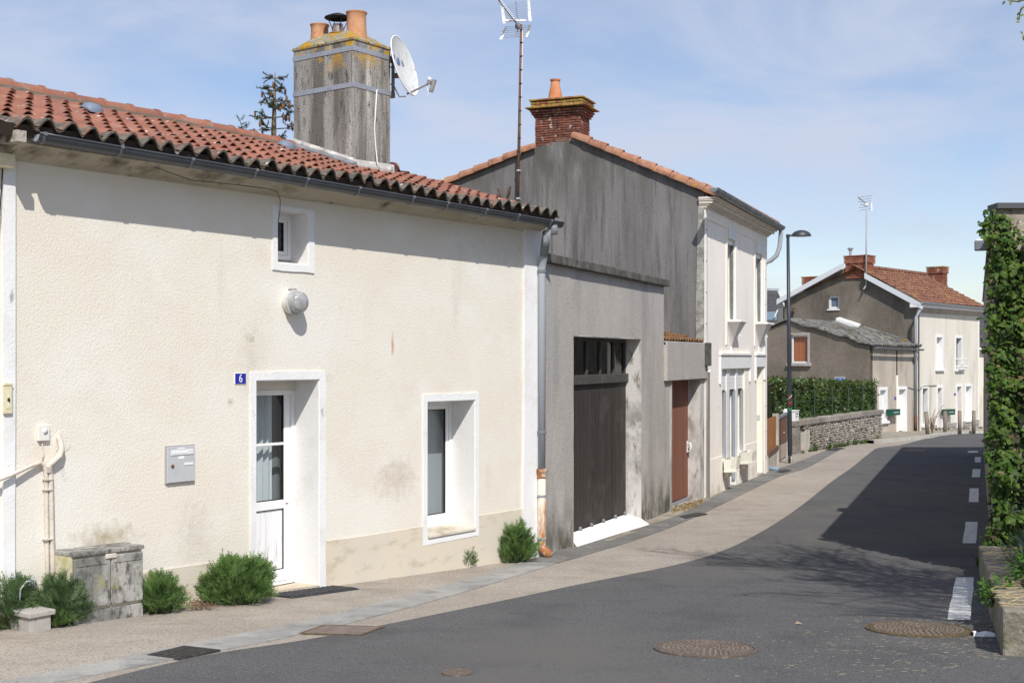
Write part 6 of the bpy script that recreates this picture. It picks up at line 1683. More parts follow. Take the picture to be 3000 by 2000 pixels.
for a, b in ((ga, mb_ - 0.01), (mb_ + 0.01, gb)):
    MB().prism(F5, [(a, F5.g(a) + 0.04), (b, F5.g(b) + 0.04), (b, lerp(F5.z(2278, 1305), F5.z(2304, 1293), (b - ga) / (gb - ga)) - 0.01), (a, lerp(F5.z(2278, 1305), F5.z(2304, 1293), (a - ga) / (gb - ga)) - 0.01)], -0.02, 0.015).obj('lower_panel', mat('pale_gate_panel', (0.44, 0.38, 0.31), 0.8, [((0.34, 0.28, 0.22), 4, 0.45, 0.65)]), gate)
MB().prism(F5, [(ga - 0.02, F5.z(2278, 1228)), (gb + 0.02, F5.z(2304, 1213)), (gb + 0.02, F5.z(2304, 1213) + 0.06), (ga - 0.02, F5.z(2278, 1228) + 0.06)], -0.05, 0.05).obj('top_rail', m_zinc_dark, gate)
MB().box(F5, gb + 0.03, gb + 0.20, -0.08, 0.08, F5.g(gb) - 0.3, F5.z(2308, 1196)).obj('post', m_white, gate)
MB().tube([F5.P(mb_, 0.02, F5.z(2290, 1268)), F5.P(mb_, 0.06, F5.z(2290, 1268)), F5.P(mb_ + 0.1, 0.06, F5.z(2290, 1267))], 0.012, 6).obj('handle', m_zinc, gate)
# white letterbox and gate arch behind the post
lbx = thing('white_letterbox', 'white letterbox with slots on a post beside the stone wall pier', 'letterbox', gpt(2328, 1328))
FW = Fr((8.63, 38.6), (14.65 - 8.63, 49.9 - 38.6))
s_ = FW.s(2328, -0.1)
MB().box(FW, s_ - 0.42, s_ + 0.05, -0.35, 0.02, FW.z(2328, 1234), FW.z(2328, 1205)).obj('case', m_white, lbx, bevel=0.01)
MB().box(FW, s_ - 0.44, s_ + 0.07, -0.37, 0.04, FW.z(2328, 1205) + 0.002, FW.z(2328, 1202)).obj('lid', m_white, lbx, bevel=0.01)
MB().box(FW, s_ - 0.34, s_ - 0.06, 0.021, 0.03, FW.z(2328, 1213), FW.z(2328, 1211)).obj('slot', m_seal, lbx)
MB().box(FW, s_ - 0.36, s_ - 0.04, 0.021, 0.028, FW.z(2328, 1222), FW.z(2328, 1217)).obj('name_plate', m_alu, lbx)
MB().box(FW, s_ - 0.25, s_ - 0.13, -0.3, -0.08, FW.g(s_) - 0.1, FW.z(2328, 1234)).obj('foot', m_white, lbx)
arch = MB(); A0 = at(2287, 1222, 40.5); A1 = at(2312, 1204, 41.5)
arch.tube([V((A0.x, A0.y, gz(40) - 0.1)), at(2287, 1208, 40.5), at(2289, 1203.5, 40.6), at(2305, 1203.5, 41.2), at(2310, 1203.5, 41.4), V((A1.x, A1.y, gz(41) - 0.1))], 0.045, 8)
tag(arch.obj('white_railing', m_white, smooth=True), 'white tubular railing behind the brown gate', 'railing')

# ================================================================ stone wall with concrete coping
m_stone = mat('rubble_stone', (0.27, 0.245, 0.215), 0.95, [((0.36, 0.325, 0.285), 3, 0.42, 0.6), ((0.17, 0.155, 0.14), 5, 0.52, 0.66), ((0.24, 0.23, 0.11), 2.2, 0.58, 0.70), ((0.58, 0.56, 0.52), 7, 0.70, 0.74)], [(20, 0.8)], rnd=0.22)
m_wall_core = mat('wall_core_mortar', (0.20, 0.18, 0.15), 0.95, [((0.20, 0.18, 0.13), 5, 0.5, 0.65)], [(12, 0.8)])  # brown core of the wall, seen in the joints between stones
swall = thing('stone_wall', 'low rubble stone garden wall with concrete coping below the hedge', 'wall', FW.P(5, 0, FW.g(5)))
wl0, wl1 = 0.0, 12.75
def wt(s): return lerp(FW.z(2334, 1248), FW.z(2585, 1212), s / 12.75)
mb = MB(); mb.hexa([FW.P(wl0, -0.4, gz(38) - 0.5), FW.P(wl1, -0.4, gz(50) - 0.5), FW.P(wl1, -0.06, gz(50) - 0.5), FW.P(wl0, -0.06, gz(38) - 0.5), FW.P(wl0, -0.4, wt(0)), FW.P(wl1, -0.4, wt(wl1)), FW.P(wl1, -0.06, wt(wl1)), FW.P(wl0, -0.06, wt(0))])
mb.obj('core', m_wall_core, swall)
stones = []
for k in range(6):
    bm = bmesh.new(); bmesh.ops.create_icosphere(bm, subdivisions=1, radius=0.5)
    for v in bm.verts:
        v.co = V((max(-0.42, min(0.42, v.co.x * 1.25)), v.co.y * 0.8, max(-0.42, min(0.42, v.co.z * 1.25)))) * (1 + jit(0.12))
    me = bpy.data.meshes.new('stone'); bm.to_mesh(me); bm.free(); me.materials.append(m_stone); stones.append(me)
cnt = 0
rest = MB()
s = 1.05
rws = 12
for r in range(rws):
    s = 0.95 + random.uniform(0, 0.2)
    while s < wl1 - 0.05:
        ln = random.uniform(0.14, 0.36)
        if s + ln > wl1: ln = wl1 - s
        if ln < 0.1: break
        sm = s + ln / 2
        g0 = FW.g(sm) - 0.05; top_ = wt(sm)
        hh = (top_ - g0) / rws
        z = g0 + (r + 0.5) * hh
        if not (1.15 < sm < 1.95 and z < FW.z(2362, 1265)):
            M4 = FW.M(sm, -0.035 + jit(0.02), z + jit(0.012)) @ Matrix.Rotation(jit(0.18), 4, 'Y') @ Matrix.Diagonal((ln * 1.12, 0.16, hh * random.uniform(1.0, 1.25), 1))
            me = random.choice(stones)
            if cnt < 295: link('stone', me, swall, matrix=M4); cnt += 1
            else: rest.add([M4 @ v.co for v in me.vertices], [tuple(f.vertices) for f in me.polygons])
        s += ln
if rest.v: rest.obj('more_stones', m_stone, swall, fix=False, kind='stuff')
for i in range(7):
    a, b = lerp(-0.05, wl1 + 0.02, i / 7), lerp(-0.05, wl1 + 0.02, (i + 1) / 7)
    mb = MB(); mb.hexa([FW.P(a + 0.003, -0.46, wt(a) + 0.002), FW.P(b - 0.003, -0.46, wt(b) + 0.002), FW.P(b - 0.003, 0.05, wt(b) + 0.002), FW.P(a + 0.003, 0.05, wt(a) + 0.002), FW.P(a + 0.003, -0.46, wt(a) + 0.17), FW.P(b - 0.003, -0.46, wt(b) + 0.17), FW.P(b - 0.003, 0.05, wt(b) + 0.17), FW.P(a + 0.003, 0.05, wt(a) + 0.17)])
    mb.obj('coping', mat('weathered_coping', (0.26, 0.225, 0.185), 0.95, [((0.33, 0.295, 0.25), 3, 0.45, 0.62), ((0.15, 0.13, 0.105), 6, 0.55, 0.68)], [(30, 0.4)]) if i == 0 else swall.children[-1].data.materials[0], swall, bevel=0.01)
MB().box(FW, -0.02, 0.55, -0.40, 0.03, gz(38.6) - 0.3, wt(0)).obj('pier', m_pale_conc if False else swall.children[-1].data.materials[0], swall, bevel=0.01)
mb = MB(); mb.box(FW, FW.s(2353, 0.03), FW.s(2373, 0.03), -0.06, 0.035, FW.g(1.5) - 0.1, FW.z(2362, 1265, 0.03))
tag(mb.obj('meter_door', m_pale_conc, bevel=0.012), 'pale concrete meter door let into the foot of the stone wall', 'meter door')
# wire fence posts on the coping
fwp = thing('wire_fence', 'thin green wire fence in front of the hedge on the coping', 'fence', FW.P(2, -0.2, wt(2) + 0.17))
m_green_wire = mat('green_wire', (0.05, 0.08, 0.055), 0.6)
for i in range(6):
    s = 0.8 + i * 2.35
    MB().tube([FW.P(s, -0.20, wt(s) + 0.17), FW.P(s, -0.20, wt(s) + 1.15)], 0.022, 6).obj('post', m_green_wire, fwp)
for k in range(3):
    MB().tube([FW.P(0.8, -0.2, wt(0.8) + 0.4 + k * 0.32), FW.P(12.55, -0.2, wt(12.55) + 0.4 + k * 0.32)], 0.005, 4).obj('wire', m_green_wire, fwp)

# ================================================================ laurel hedge
def leaf_mat(name, c, c2, c3, trans=0.25, rough=0.42, spec=0.4, sc=3.0):
    return mat(name, c, rough, [(c2, sc, 0.42, 0.58), (c3, sc * 4, 0.52, 0.64)], spec=spec, trans=trans)
m_laurel = leaf_mat('laurel_leaf', (0.040, 0.085, 0.016), (0.075, 0.13, 0.022), (0.026, 0.06, 0.014), 0.18, 0.32, 0.5)
m_laurel_brown = mat('laurel_young', (0.13, 0.10, 0.035), 0.5, [((0.14, 0.16, 0.03), 5, 0.45, 0.55)], trans=0.2)
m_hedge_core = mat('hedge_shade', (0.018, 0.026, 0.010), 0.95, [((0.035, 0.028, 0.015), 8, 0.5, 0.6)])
def leaf(mb, p, d, n, L, W, bend=0.15):
    """a folded leaf: p base, d direction, n face normal"""
    d = d.normalized(); sd = d.cross(n)
    if sd.length < 1e-4: sd = d.cross(V((0.3, 0.2, 0.9)))
    sd.normalize(); nn = sd.cross(d)
    a = p; m = p + d * L * 0.5 + nn * L * bend * 0.3; t = p + d * L - nn * L * bend * 0.5
    l = p + d * L * 0.45 + sd * W * 0.5 + nn * W * 0.25; r = p + d * L * 0.45 - sd * W * 0.5 + nn * W * 0.25
    mb.add([a, l, t, r, m], [(0, 4, 1), (1, 4, 2), (0, 3, 4), (3, 2, 4)])
hs0_, hs1_ = FW.s(2240, -0.7), FW.s(2566, -0.5)
def htop(s):
    t_ = (s - hs0_) / (hs1_ - hs0_)
    return lerp(FW.z(2250, 1112, -0.6), FW.z(2560, 1122, -0.6), t_)
hedge = thing('laurel_hedge', 'clipped glossy laurel hedge above the stone wall', 'hedge', FW.P(5, -0.9, FW.g(5)))
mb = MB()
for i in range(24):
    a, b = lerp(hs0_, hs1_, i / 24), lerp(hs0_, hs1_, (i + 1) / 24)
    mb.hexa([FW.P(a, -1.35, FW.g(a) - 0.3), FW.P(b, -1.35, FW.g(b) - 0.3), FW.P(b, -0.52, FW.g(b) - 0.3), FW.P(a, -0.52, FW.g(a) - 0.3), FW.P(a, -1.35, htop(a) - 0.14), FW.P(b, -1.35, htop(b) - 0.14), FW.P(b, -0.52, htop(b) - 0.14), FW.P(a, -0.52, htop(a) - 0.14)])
mb.obj('branches', m_hedge_core, hedge, kind='stuff')  # solid dark core: the hedge's inner shade is put into its colour
mb = MB(); mb2 = MB()
rnd = random.Random(5)
for i in range(11500):
    s = rnd.uniform(hs0_, hs1_)
    top_ = htop(s) + 0.16 * mnoise.noise(V((s * 0.9, 0, 3))) + 0.08 * mnoise.noise(V((s * 5, 2, 3)))
    base = max(FW.g(s) + 0.1, wt(max(0, min(12.7, s))) - 0.1) if s > 0 else FW.g(s) + 0.3
    if rnd.random() < 0.22:
        z = top_ - rnd.random() * 0.06; o_ = rnd.uniform(-1.35, -0.4); n = V((FW.w.x * 0.3, FW.w.y * 0.3, 1))
    else:
        z = lerp(base, top_, rnd.random()); o_ = -0.42 + 0.26 * mnoise.noise(V((s * 1.6, z * 1.6, 1))) - rnd.random() * 0.13; n = V((FW.w.x, FW.w.y, 0.5))
    if s > hs1_ - 0.25: o_ = rnd.uniform(-1.35, -0.4)
    d = V((rnd.gauss(0, 1), rnd.gauss(0, 1), rnd.gauss(0.25, 0.9))) + V((FW.w.x, FW.w.y, 0)) * 0.4
    n2 = n + V((rnd.gauss(0, .5), rnd.gauss(0, .5), rnd.gauss(0, .5)))
    leaf(mb2 if ((z > top_ - 0.35 and rnd.random() < 0.18) or rnd.random() < 0.03) else mb, FW.P(s, o_, z), d, n2, rnd.uniform(0.10, 0.17), rnd.uniform(0.045, 0.065))
mb.obj('leaves', m_laurel, hedge, fix=False, kind='stuff')
mb2.obj('young_leaves', m_laurel_brown, hedge, fix=False, kind='stuff')

# ================================================================ far house with the corrugated roof
F4 = Fr((17.97, 58.3), (0.654, 0.756))
U4B = (-0.756, 0.654)
m_far_gable = mat('brown_grey_roughcast', (0.17, 0.145, 0.115), 0.95, [((0.22, 0.19, 0.152), 0.7, 0.42, 0.6), ((0.115, 0.10, 0.083), (0.9, 0.9, 0.3), 0.50, 0.66), ((0.10, 0.088, 0.07), 22, 0.55, 0.68, 2), ((0.26, 0.23, 0.19), 26, 0.62, 0.72, 2)], [(34, 0.7)])
m_far_grey = mat('warm_grey_render', (0.47, 0.415, 0.35), 0.92, [((0.40, 0.345, 0.285), (0.9, 0.9, 0.35), 0.45, 0.62), ((0.30, 0.26, 0.21), (1.6, 1.6, 0.5), 0.55, 0.72), ((0.52, 0.47, 0.40), 1.1, 0.58, 0.7)], [(30, 0.3)])
m_far_cream = mat('far_cream_render', (0.70, 0.655, 0.575), 0.92, [((0.62, 0.585, 0.51), (0.9, 0.9, 0.22), 0.45, 0.62), ((0.45, 0.425, 0.36), (1.4, 1.4, 0.25), 0.56, 0.72), ((0.73, 0.67, 0.56), 0.8, 0.58, 0.7)], [(30, 0.2)])
m_fibre = mat('lichened_fibre_cement', (0.135, 0.13, 0.122), 0.95, [((0.20, 0.195, 0.18), 2.2, 0.42, 0.58), ((0.065, 0.058, 0.048), 3.0, 0.50, 0.62), ((0.075, 0.055, 0.035), 0.9, 0.55, 0.66), ((0.42, 0.41, 0.37), 8, 0.64, 0.70), ((0.42, 0.24, 0.02), 1.3, 0.665, 0.70, 6)], [(12, 0.6)])
m_far_tile = mat('far_orange_tile', (0.215, 0.098, 0.062), 0.9, [((0.27, 0.135, 0.08), 1.2, 0.42, 0.6), ((0.13, 0.065, 0.045), 4, 0.48, 0.62), ((0.38, 0.24, 0.05), 0.9, 0.60, 0.70), ((0.45, 0.40, 0.34), 7, 0.68, 0.73)], [(20, 0.4)])
m_far_white = mat('far_white_paint', (0.80, 0.80, 0.79), 0.7, [((0.72, 0.72, 0.71), 2, 0.5, 0.7)])
m_verge = mat('white_verge_board', (0.66, 0.69, 0.72), 0.6)
m_dkglass = mat('dark_window', (0.02, 0.022, 0.025), 0.12, spec=0.5)
sA, sB, sC = F4.s(2548), F4.s(2685), F4.s(2866)
low = thing('corrugated_roof_house', 'low brown-grey house with sagging corrugated roof beyond the hedge', 'house', F4.P(sA + 2, 0, F4.g(sA + 2)))
GL = Fr(F4.P(sA, 0, 0)[:2], U4B, flip=True)
assert GL.w.dot(F4.u) < 0
prof_px = [(2553, 1010), (2515, 1003), (2486, 987), (2458, 983), (2425, 970), (2389, 959), (2358, 955), (2321, 940), (2307, 938), (2264, 956), (2240, 962)]
prof = [(GL.s(a), GL.z(a, b)) for a, b in prof_px]
prof[0] = (0.0, prof[0][1])
prof.append((prof[-1][0] + 1.2, prof[-1][1] - 0.45))
ori = GL
wx0, wx1, wy0, wy1 = GL.s(2367), GL.s(2318), GL.z(2342, 1063), GL.z(2342, 981)
MB().prism(GL, [(0, -3), (prof[-1][0], -3)] + [(a, b - 0.05) for a, b in prof[::-1]], -0.3, 0.0, [rect(wx0, wx1, wy0, wy1)]).obj('gable_wall', m_far_gable, low)
def plain_window(fr, s0, s1, z0, z1, parent, o=-0.08, fw=0.07, glassm=None, name='window'):
    mb = MB(); mb.box(fr, s0, s0 + fw, o - 0.05, o, z0, z1); mb.box(fr, s1 - fw, s1, o - 0.05, o, z0, z1); mb.box(fr, s0 + fw, s1 - fw, o - 0.05, o, z0, z0 + fw); mb.box(fr, s0 + fw, s1 - fw, o - 0.05, o, z1 - fw, z1)
    w_ = mb.obj(name, m_pvc, parent)
    MB().quad(fr.P(s0 + fw, o - 0.03, z0 + fw), fr.P(s1 - fw, o - 0.03, z0 + fw), fr.P(s1 - fw, o - 0.03, z1 - fw), fr.P(s0 + fw, o - 0.03, z1 - fw)).obj('pane', glassm or m_glass, w_)
    return w_
w_ = plain_window(GL, wx0, wx1, wy0, wy1, low)
curtain(GL, wx0 + 0.05, wx1 - 0.05, wy0 + 0.05, wy1 - 0.03, -0.17, mat('orange_curtain', (0.62, 0.20, 0.07), 0.9), w_, 0.02, 7)
MB().box(GL, wx0 - 0.18, wx1 + 0.18, -0.05, 0.14, wy0 - 0.14, wy0 - 0.003).obj('sill', m_concrete, low, bevel=0.01)
mb = MB(); mb.box(GL, wx0 - 0.10, wx0 - 0.001, 0.0005, 0.015, wy0, wy1 + 0.10); mb.box(GL, wx0, wx1 + 0.1, 0.0005, 0.015, wy1 + 0.001, wy1 + 0.10); mb.obj('surround', m_concrete, low)
# street front
def o4(x0, x1, yt, yb): return F4.s(x0), F4.s(x1), F4.z((x0 + x1) / 2, yb), F4.z((x0 + x1) / 2, yt)
lw = o4(2577, 2596, 1142, 1232); ldr = o4(2632, 2653, 1140, 1271)
ez = prof[0][1] - 0.05
MB().prism(F4, rect(sA + 0.003, sB - 0.002, -3, ez), -0.3, 0.0, [rect(*lw), rect(ldr[0], ldr[1], -2.9, ldr[3])]).obj('front_wall', m_far_grey, low)
MB().box(F4, sA + 0.3, sB, -2.2, -2.15, -2.5, ez).obj('dark_interior', m_room, low)
def trim4(o_, parent, b=0.10, bottom=True, top=0.13):
    s0, s1, z0, z1 = o_
    mb = MB(); mb.box(F4, s0 - b, s0, 0.0005, 0.03, z0, z1); mb.box(F4, s1, s1 + b, 0.0005, 0.03, z0, z1); mb.box(F4, s0 - b, s1 + b, 0.0005, 0.03, z1, z1 + top)
    mb.obj('trim', m_far_white, parent)
    lining(F4, s0, s1, z0, z1, 0.25, m_far_white, parent, bottom)
    if bottom: MB().box(F4, s0 - b - 0.05, s1 + b + 0.05, 0.0005, 0.12, z0 - 0.12, z0 - 0.002).obj('sill', m_far_white, parent)
trim4(lw, low); trim4((ldr[0], ldr[1], -2.3, ldr[3]), low, bottom=False)
sh = MB().box(F4, lw[0] + 0.015, lw[1] - 0.015, -0.20, -0.16, lw[2] + 0.02, lw[3] - 0.02).obj('shutter', m_far_white, low)
for k in range(16):
    z = lerp(lw[2] + 0.06, lw[3] - 0.08, k / 15)
    MB().box(F4, lw[0] + 0.03, lw[1] - 0.03, -0.159, -0.145, z, z + 0.05).obj('slat', m_far_white, sh)
MB().box(F4, ldr[0] + 0.015, ldr[1] - 0.015, -0.22, -0.17, F4.g(ldr[0]) + 0.13, ldr[3] - 0.02).obj('door', m_far_white, low)
MB().tube([F4.P(F4.s(2626), 0.03, F4.z(2626, 1270)), F4.P(F4.s(2626), 0.03, F4.z(2626, 1099))], 0.055, 8).obj('cable_cover', m_pale_yellow, low)
MB().tube([F4.P(F4.s(2626), 0.03, F4.z(2626, 1099)), F4.P(F4.s(2626), 0.03, F4.z(2626, 1026))], 0.022, 6).obj('cable', m_cable_dark, low)
MB().box(F4, F4.s(2620), F4.s(2624), 0.0005, 0.02, F4.z(2622, 1170), F4.z(2622, 1162)).obj('number_plate', mat('violet_blue_enamel', (0.05, 0.04, 0.32), 0.4), low)
# roof: corrugated sheets, sagging between purlins
rp = [(-0.30, prof[0][1] - 0.06)] + prof
mb = MB()
nS = 130
ss = [lerp(sA - 0.12, sB - 0.004, i / nS) for i in range(nS + 1)]
rows = []
for (w, z) in rp:
    rows.append([F4.P(s, -w, z + 0.07 + 0.036 * math.sin(s / 0.20 * 2 * math.pi) + 0.02 * math.sin(s * 1.1 + w)) for s in ss])
mb.sheet(rows); mb.sheet([[p - V((0, 0, 0.018)) for p in r_] for r_ in rows])
mb.add([r_[0] for r_ in rows] + [r_[0] - V((0, 0, 0.05)) for r_ in rows], [(i, i + 1, len(rows) + i + 1, len(rows) + i) for i in range(len(rows) - 1)])
lroof = mb.obj('corrugated_roof', m_fibre, low, fix=False)
for i in range(26):
    s = lerp(sA, sB - 0.05, (i + 0.5) / 26)
    MB().tube([F4.P(s, 0.02, rp[0][1] + 0.01), F4.P(s, 0.30, rp[0][1] + 0.02)], 0.03, 6).obj('wave_end', m_fibre, lroof)
wr = prof[7][0]
f0 = F4.P(sB - 0.7, -wr + 0.0, prof[7][1] + 0.16)
mb = MB(); mb.hexa([F4.P(sB - 0.45, -wr - 0.1, prof[7][1] + 0.08), F4.P(sB - 0.01, -wr - 0.1, prof[7][1] + 0.08), F4.P(sB - 0.01, -2.8, prof[5][1] - 0.02), F4.P(sB - 0.45, -2.8, prof[5][1] - 0.02),
    F4.P(sB - 0.45, -wr - 0.1, prof[7][1] + 0.24), F4.P(sB - 0.01, -wr - 0.1, prof[7][1] + 0.30), F4.P(sB - 0.01, -2.8, prof[5][1] + 0.26), F4.P(sB - 0.45, -2.8, prof[5][1] + 0.19)])
mb.obj('white_flashing', m_far_white, lroof)
mb = MB(); mb.hexa([F4.P(sB - 0.22, -2.79, prof[5][1] - 0.02), F4.P(sB - 0.01, -2.79, prof[5][1] - 0.02), F4.P(sB - 0.01, 0.1, prof[0][1] - 0.02), F4.P(sB - 0.22, 0.1, prof[0][1] - 0.02), F4.P(sB - 0.22, -2.79, prof[5][1] + 0.17), F4.P(sB - 0.01, -2.79, prof[5][1] + 0.22), F4.P(sB - 0.01, 0.1, prof[0][1] + 0.13), F4.P(sB - 0.22, 0.1, prof[0][1] + 0.1)])
mb.obj('mortar_fillet', m_fibre, lroof)
half_gutter(F4, sA - 0.1, sB - 0.12, 0.36, prof[0][1] - 0.10, prof[0][1] - 0.17, 0.075, m_zinc_dark, low, 0)

# ================================================================ far tall house
tall = thing('gabled_house', 'far two-storey cream house with brown-grey gable and orange tiled roof', 'house', F4.P((sB + sC) / 2, 0, F4.g(sB)))
G4 = Fr(F4.P(sB, 0, 0)[:2], U4B, flip=True)
zE = G4.z(2688, 888)
vr = [(0.0, zE + 0.02), (G4.s(2539), G4.z(2539, 812)), (G4.s(2510), G4.z(2510, 795)), (G4.s(2474), G4.z(2474, 785)), (G4.s(2298), G4.z(2298, 880))]
sw = [G4.s(2458), G4.s(2425.5), G4.z(2442, 905), G4.z(2442, 865)]
MB().prism(G4, [(0, -3), (vr[-1][0], -3)] + vr[::-1], -0.35, 0.0, [rect(*sw)]).obj('gable_wall', m_far_gable, tall)
plain_window(G4, sw[0], sw[1], sw[2], sw[3], tall, -0.12, 0.11, mat('blue_grey_blind', (0.14, 0.18, 0.24), 0.5))
MB().box(G4, sw[0] - 0.03, sw[1] + 0.03, -0.12, 0.05, sw[2] - 0.07, sw[2] - 0.002).obj('sill', m_far_white, tall)
# hooked iron on the gable
MB().tube([G4.P(G4.s(2322), 0.05, G4.z(2322, 928)), G4.P(G4.s(2323), 0.10, G4.z(2323, 908)), G4.P(G4.s(2328), 0.12, G4.z(2328, 903)), G4.P(G4.s(2335), 0.12, G4.z(2335, 905))], 0.035, 6).obj('iron_hook', m_mast, tall, smooth=True)
ups = [o4(2743, 2760, 988, 1079), o4(2800, 2817, 990, 1080)]
gnd = [o4(2702, 2718, 1137, 1243), o4(2746, 2759, 1136, 1240), o4(2803, 2816, 1132, 1233), o4(2829, 2845, 1131, 1228)]
doors_at = (1, 2)
hl = [rect(*u_) for u_ in ups] + [rect(g_[0], g_[1], (-2.9 if i in doors_at else g_[2]), g_[3]) for i, g_ in enumerate(gnd)]
MB().prism(F4, rect(sB + 0.003, sC, -3, zE), -0.35, 0.0, hl).obj('front_wall', m_far_cream, tall)
mb = MB(); mb.box(F4, sC - 0.3, sC, -7.2, -0.352, -3, zE); mb.box(F4, sB + 0.35, sC, -7.5, -7.202, -3, zE); mb.obj('rear_wall', m_far_cream, tall)
MB().box(F4, sB + 0.4, sC - 0.3, -1.0, -0.95, -2.8, zE - 0.1).obj('dark_interior', m_room, tall)
for i, u_ in enumerate(ups):
    trim4(u_, tall)
    MB().box(F4, u_[0] + 0.015, u_[0] + 0.55 * (u_[1] - u_[0]), -0.26, -0.22, u_[2] + 0.02, u_[3] - 0.02).obj('window_leaf', m_far_white if i == 0 else m_dkglass, tall)
    MB().box(F4, u_[0] + 0.57 * (u_[1] - u_[0]), u_[1] - 0.015, -0.26, -0.21, u_[2] + 0.02, u_[3] - 0.02).obj('window_leaf', m_far_white if i == 0 else m_dkglass, tall)
# little balcony rail
u_ = ups[1]; rz = F4.z(2808, 1051)
rail = MB(); rail.tube([F4.P(u_[0] - 0.05, 0.02, rz), F4.P(u_[0] - 0.05, 0.28, rz), F4.P(u_[1] + 0.12, 0.28, rz), F4.P(u_[1] + 0.12, 0.02, rz)], 0.03, 5)
rr_ = rail.obj('balcony_rail', m_far_white, tall)
MB().tube([F4.P(u_[0] - 0.05, 0.02, u_[2] + 0.12), F4.P(u_[0] - 0.05, 0.28, u_[2] + 0.12), F4.P(u_[1] + 0.12, 0.28, u_[2] + 0.12), F4.P(u_[1] + 0.12, 0.02, u_[2] + 0.12)], 0.03, 5).obj('lower_rail', m_far_white, rr_)
for k in range(4):
    s = lerp(u_[0] - 0.05, u_[1] + 0.12, k / 3)
    MB().tube([F4.P(s, 0.28, u_[2] + 0.12), F4.P(s, 0.28, rz)], 0.016, 5).obj('baluster', m_far_white, rr_)
for i, g_ in enumerate(gnd):
    isd = i in doors_at
    z0 = -2.4 if isd else g_[2]
    trim4((g_[0], g_[1], z0, g_[3]), tall, bottom=not isd)
    zb = (F4.g(g_[0]) + 0.25) if isd else g_[2] + 0.02
    if i == 0:
        MB().box(F4, g_[0] + 0.015, lerp(g_[0], g_[1], 0.45), -0.26, -0.22, zb, g_[3] - 0.02).obj('window_leaf', m_dkglass, tall)
        MB().box(F4, lerp(g_[0], g_[1], 0.47), g_[1] - 0.015, -0.26, -0.21, zb, g_[3] - 0.02).obj('window_leaf', m_dkglass, tall)
    else:
        MB().box(F4, g_[0] + 0.015, g_[1] - 0.015, -0.26, -0.22, zb, g_[3] - 0.02).obj('door' if isd else 'window_leaf', mat('brown_front_door', (0.22, 0.12, 0.07), 0.6) if isd else m_far_white, tall)
    if isd: MB().box(F4, g_[0] - 0.02, g_[1] + 0.02, -0.26, 0.12, -2.8, zb - 0.004).obj('door_step', m_kerb, tall)
# stone plinth blocks
m_plinth_st = mat('grey_plinth_stone', (0.36, 0.335, 0.31), 0.9, [((0.27, 0.25, 0.235), 3, 0.45, 0.62), ((0.43, 0.41, 0.38), 7, 0.58, 0.68)], [(14, 0.5)], rnd=0.15)
spans = [(gnd[0][1] + 0.3, gnd[1][0] - 0.12), (gnd[1][1] + 0.12, gnd[2][0] - 0.12), (gnd[2][1] + 0.12, sC - 0.02)]
for a, b in spans:
    k = max(1, int((b - a) / 0.55))
    for r in range(2):
        for i in range(k):
            x0, x1 = lerp(a, b, i / k), lerp(a, b, (i + 1) / k)
            zt = lerp(F4.z(2760, 1242), F4.z(2860, 1228), (x0 - gnd[1][0]) / (sC - gnd[1][0]))
            zb = F4.g(x0) - 0.2
            MB().box(F4, x0 + 0.008, x1 - 0.008, 0.0005, 0.06 + jit(0.012), zb if r == 0 else lerp(zb + 0.2, zt, 0.5) + 0.008, (lerp(zb + 0.2, zt, 0.5) - 0.008) if r == 0 else zt).obj('plinth_block', m_plinth_st, tall, bevel=0.015)
MB().box(F4, sC - 0.001, sC + 0.05, -0.3, 0.04, -3, zE).obj('corner_trim', m_far_white, tall)
MB().box(F4, sB + 0.0035, sB + 0.08, 0.0005, 0.03, -3, zE - 0.4).obj('corner_trim', m_far_white, tall)
# cornice band with a dark line, boxed eaves, gutter
MB().box(F4, sB + 0.004, sC + 0.1, 0.0005, 0.10, zE - 0.36, zE - 0.20).obj('cornice_band', m_far_grey, tall)
MB().box(F4, sB + 0.004, sC + 0.12, 0.0005, 0.05, zE - 0.42, zE - 0.361).obj('cornice_band', m_far_grey, tall)
MB().box(F4, sB - 0.3, sC + 0.35, -0.2, 0.32, zE - 0.199, zE - 0.02).obj('eaves_box', m_far_white, tall)
half_gutter(F4, sB - 0.3, sC + 0.4, 0.41, zE + 0.04, zE - 0.02, 0.085, m_zinc, tall, 0)
# downpipe with rusty foot
sd = F4.s(2684, 0.12)
MB().tube([F4.P(sd + 0.15, 0.36, zE - 0.1), F4.P(sd + 0.1, 0.2, zE - 0.45), F4.P(sd, 0.1, zE - 0.7), F4.P(sd, 0.1, F4.z(2684, 1217))], 0.065, 10).obj('downpipe', m_zinc, tall, smooth=True)
MB().tube([F4.P(sd, 0.1, F4.z(2684, 1217)), F4.P(sd, 0.1, F4.g(sd) + 0.08)], 0.075, 10).obj('downpipe_foot', mat('brown_iron', (0.13, 0.065, 0.045), 0.8), tall, smooth=True)
MB().tube([F4.P(sd - 0.5, 0.3, prof[0][1] - 0.25), F4.P(sd - 0.3, 0.2, prof[0][1] - 0.45), F4.P(sd, 0.12, prof[0][1] - 0.8), F4.P(sd, 0.1, prof[0][1] - 1.2)], 0.06, 10).obj('branch_pipe', m_zinc, tall, smooth=True)
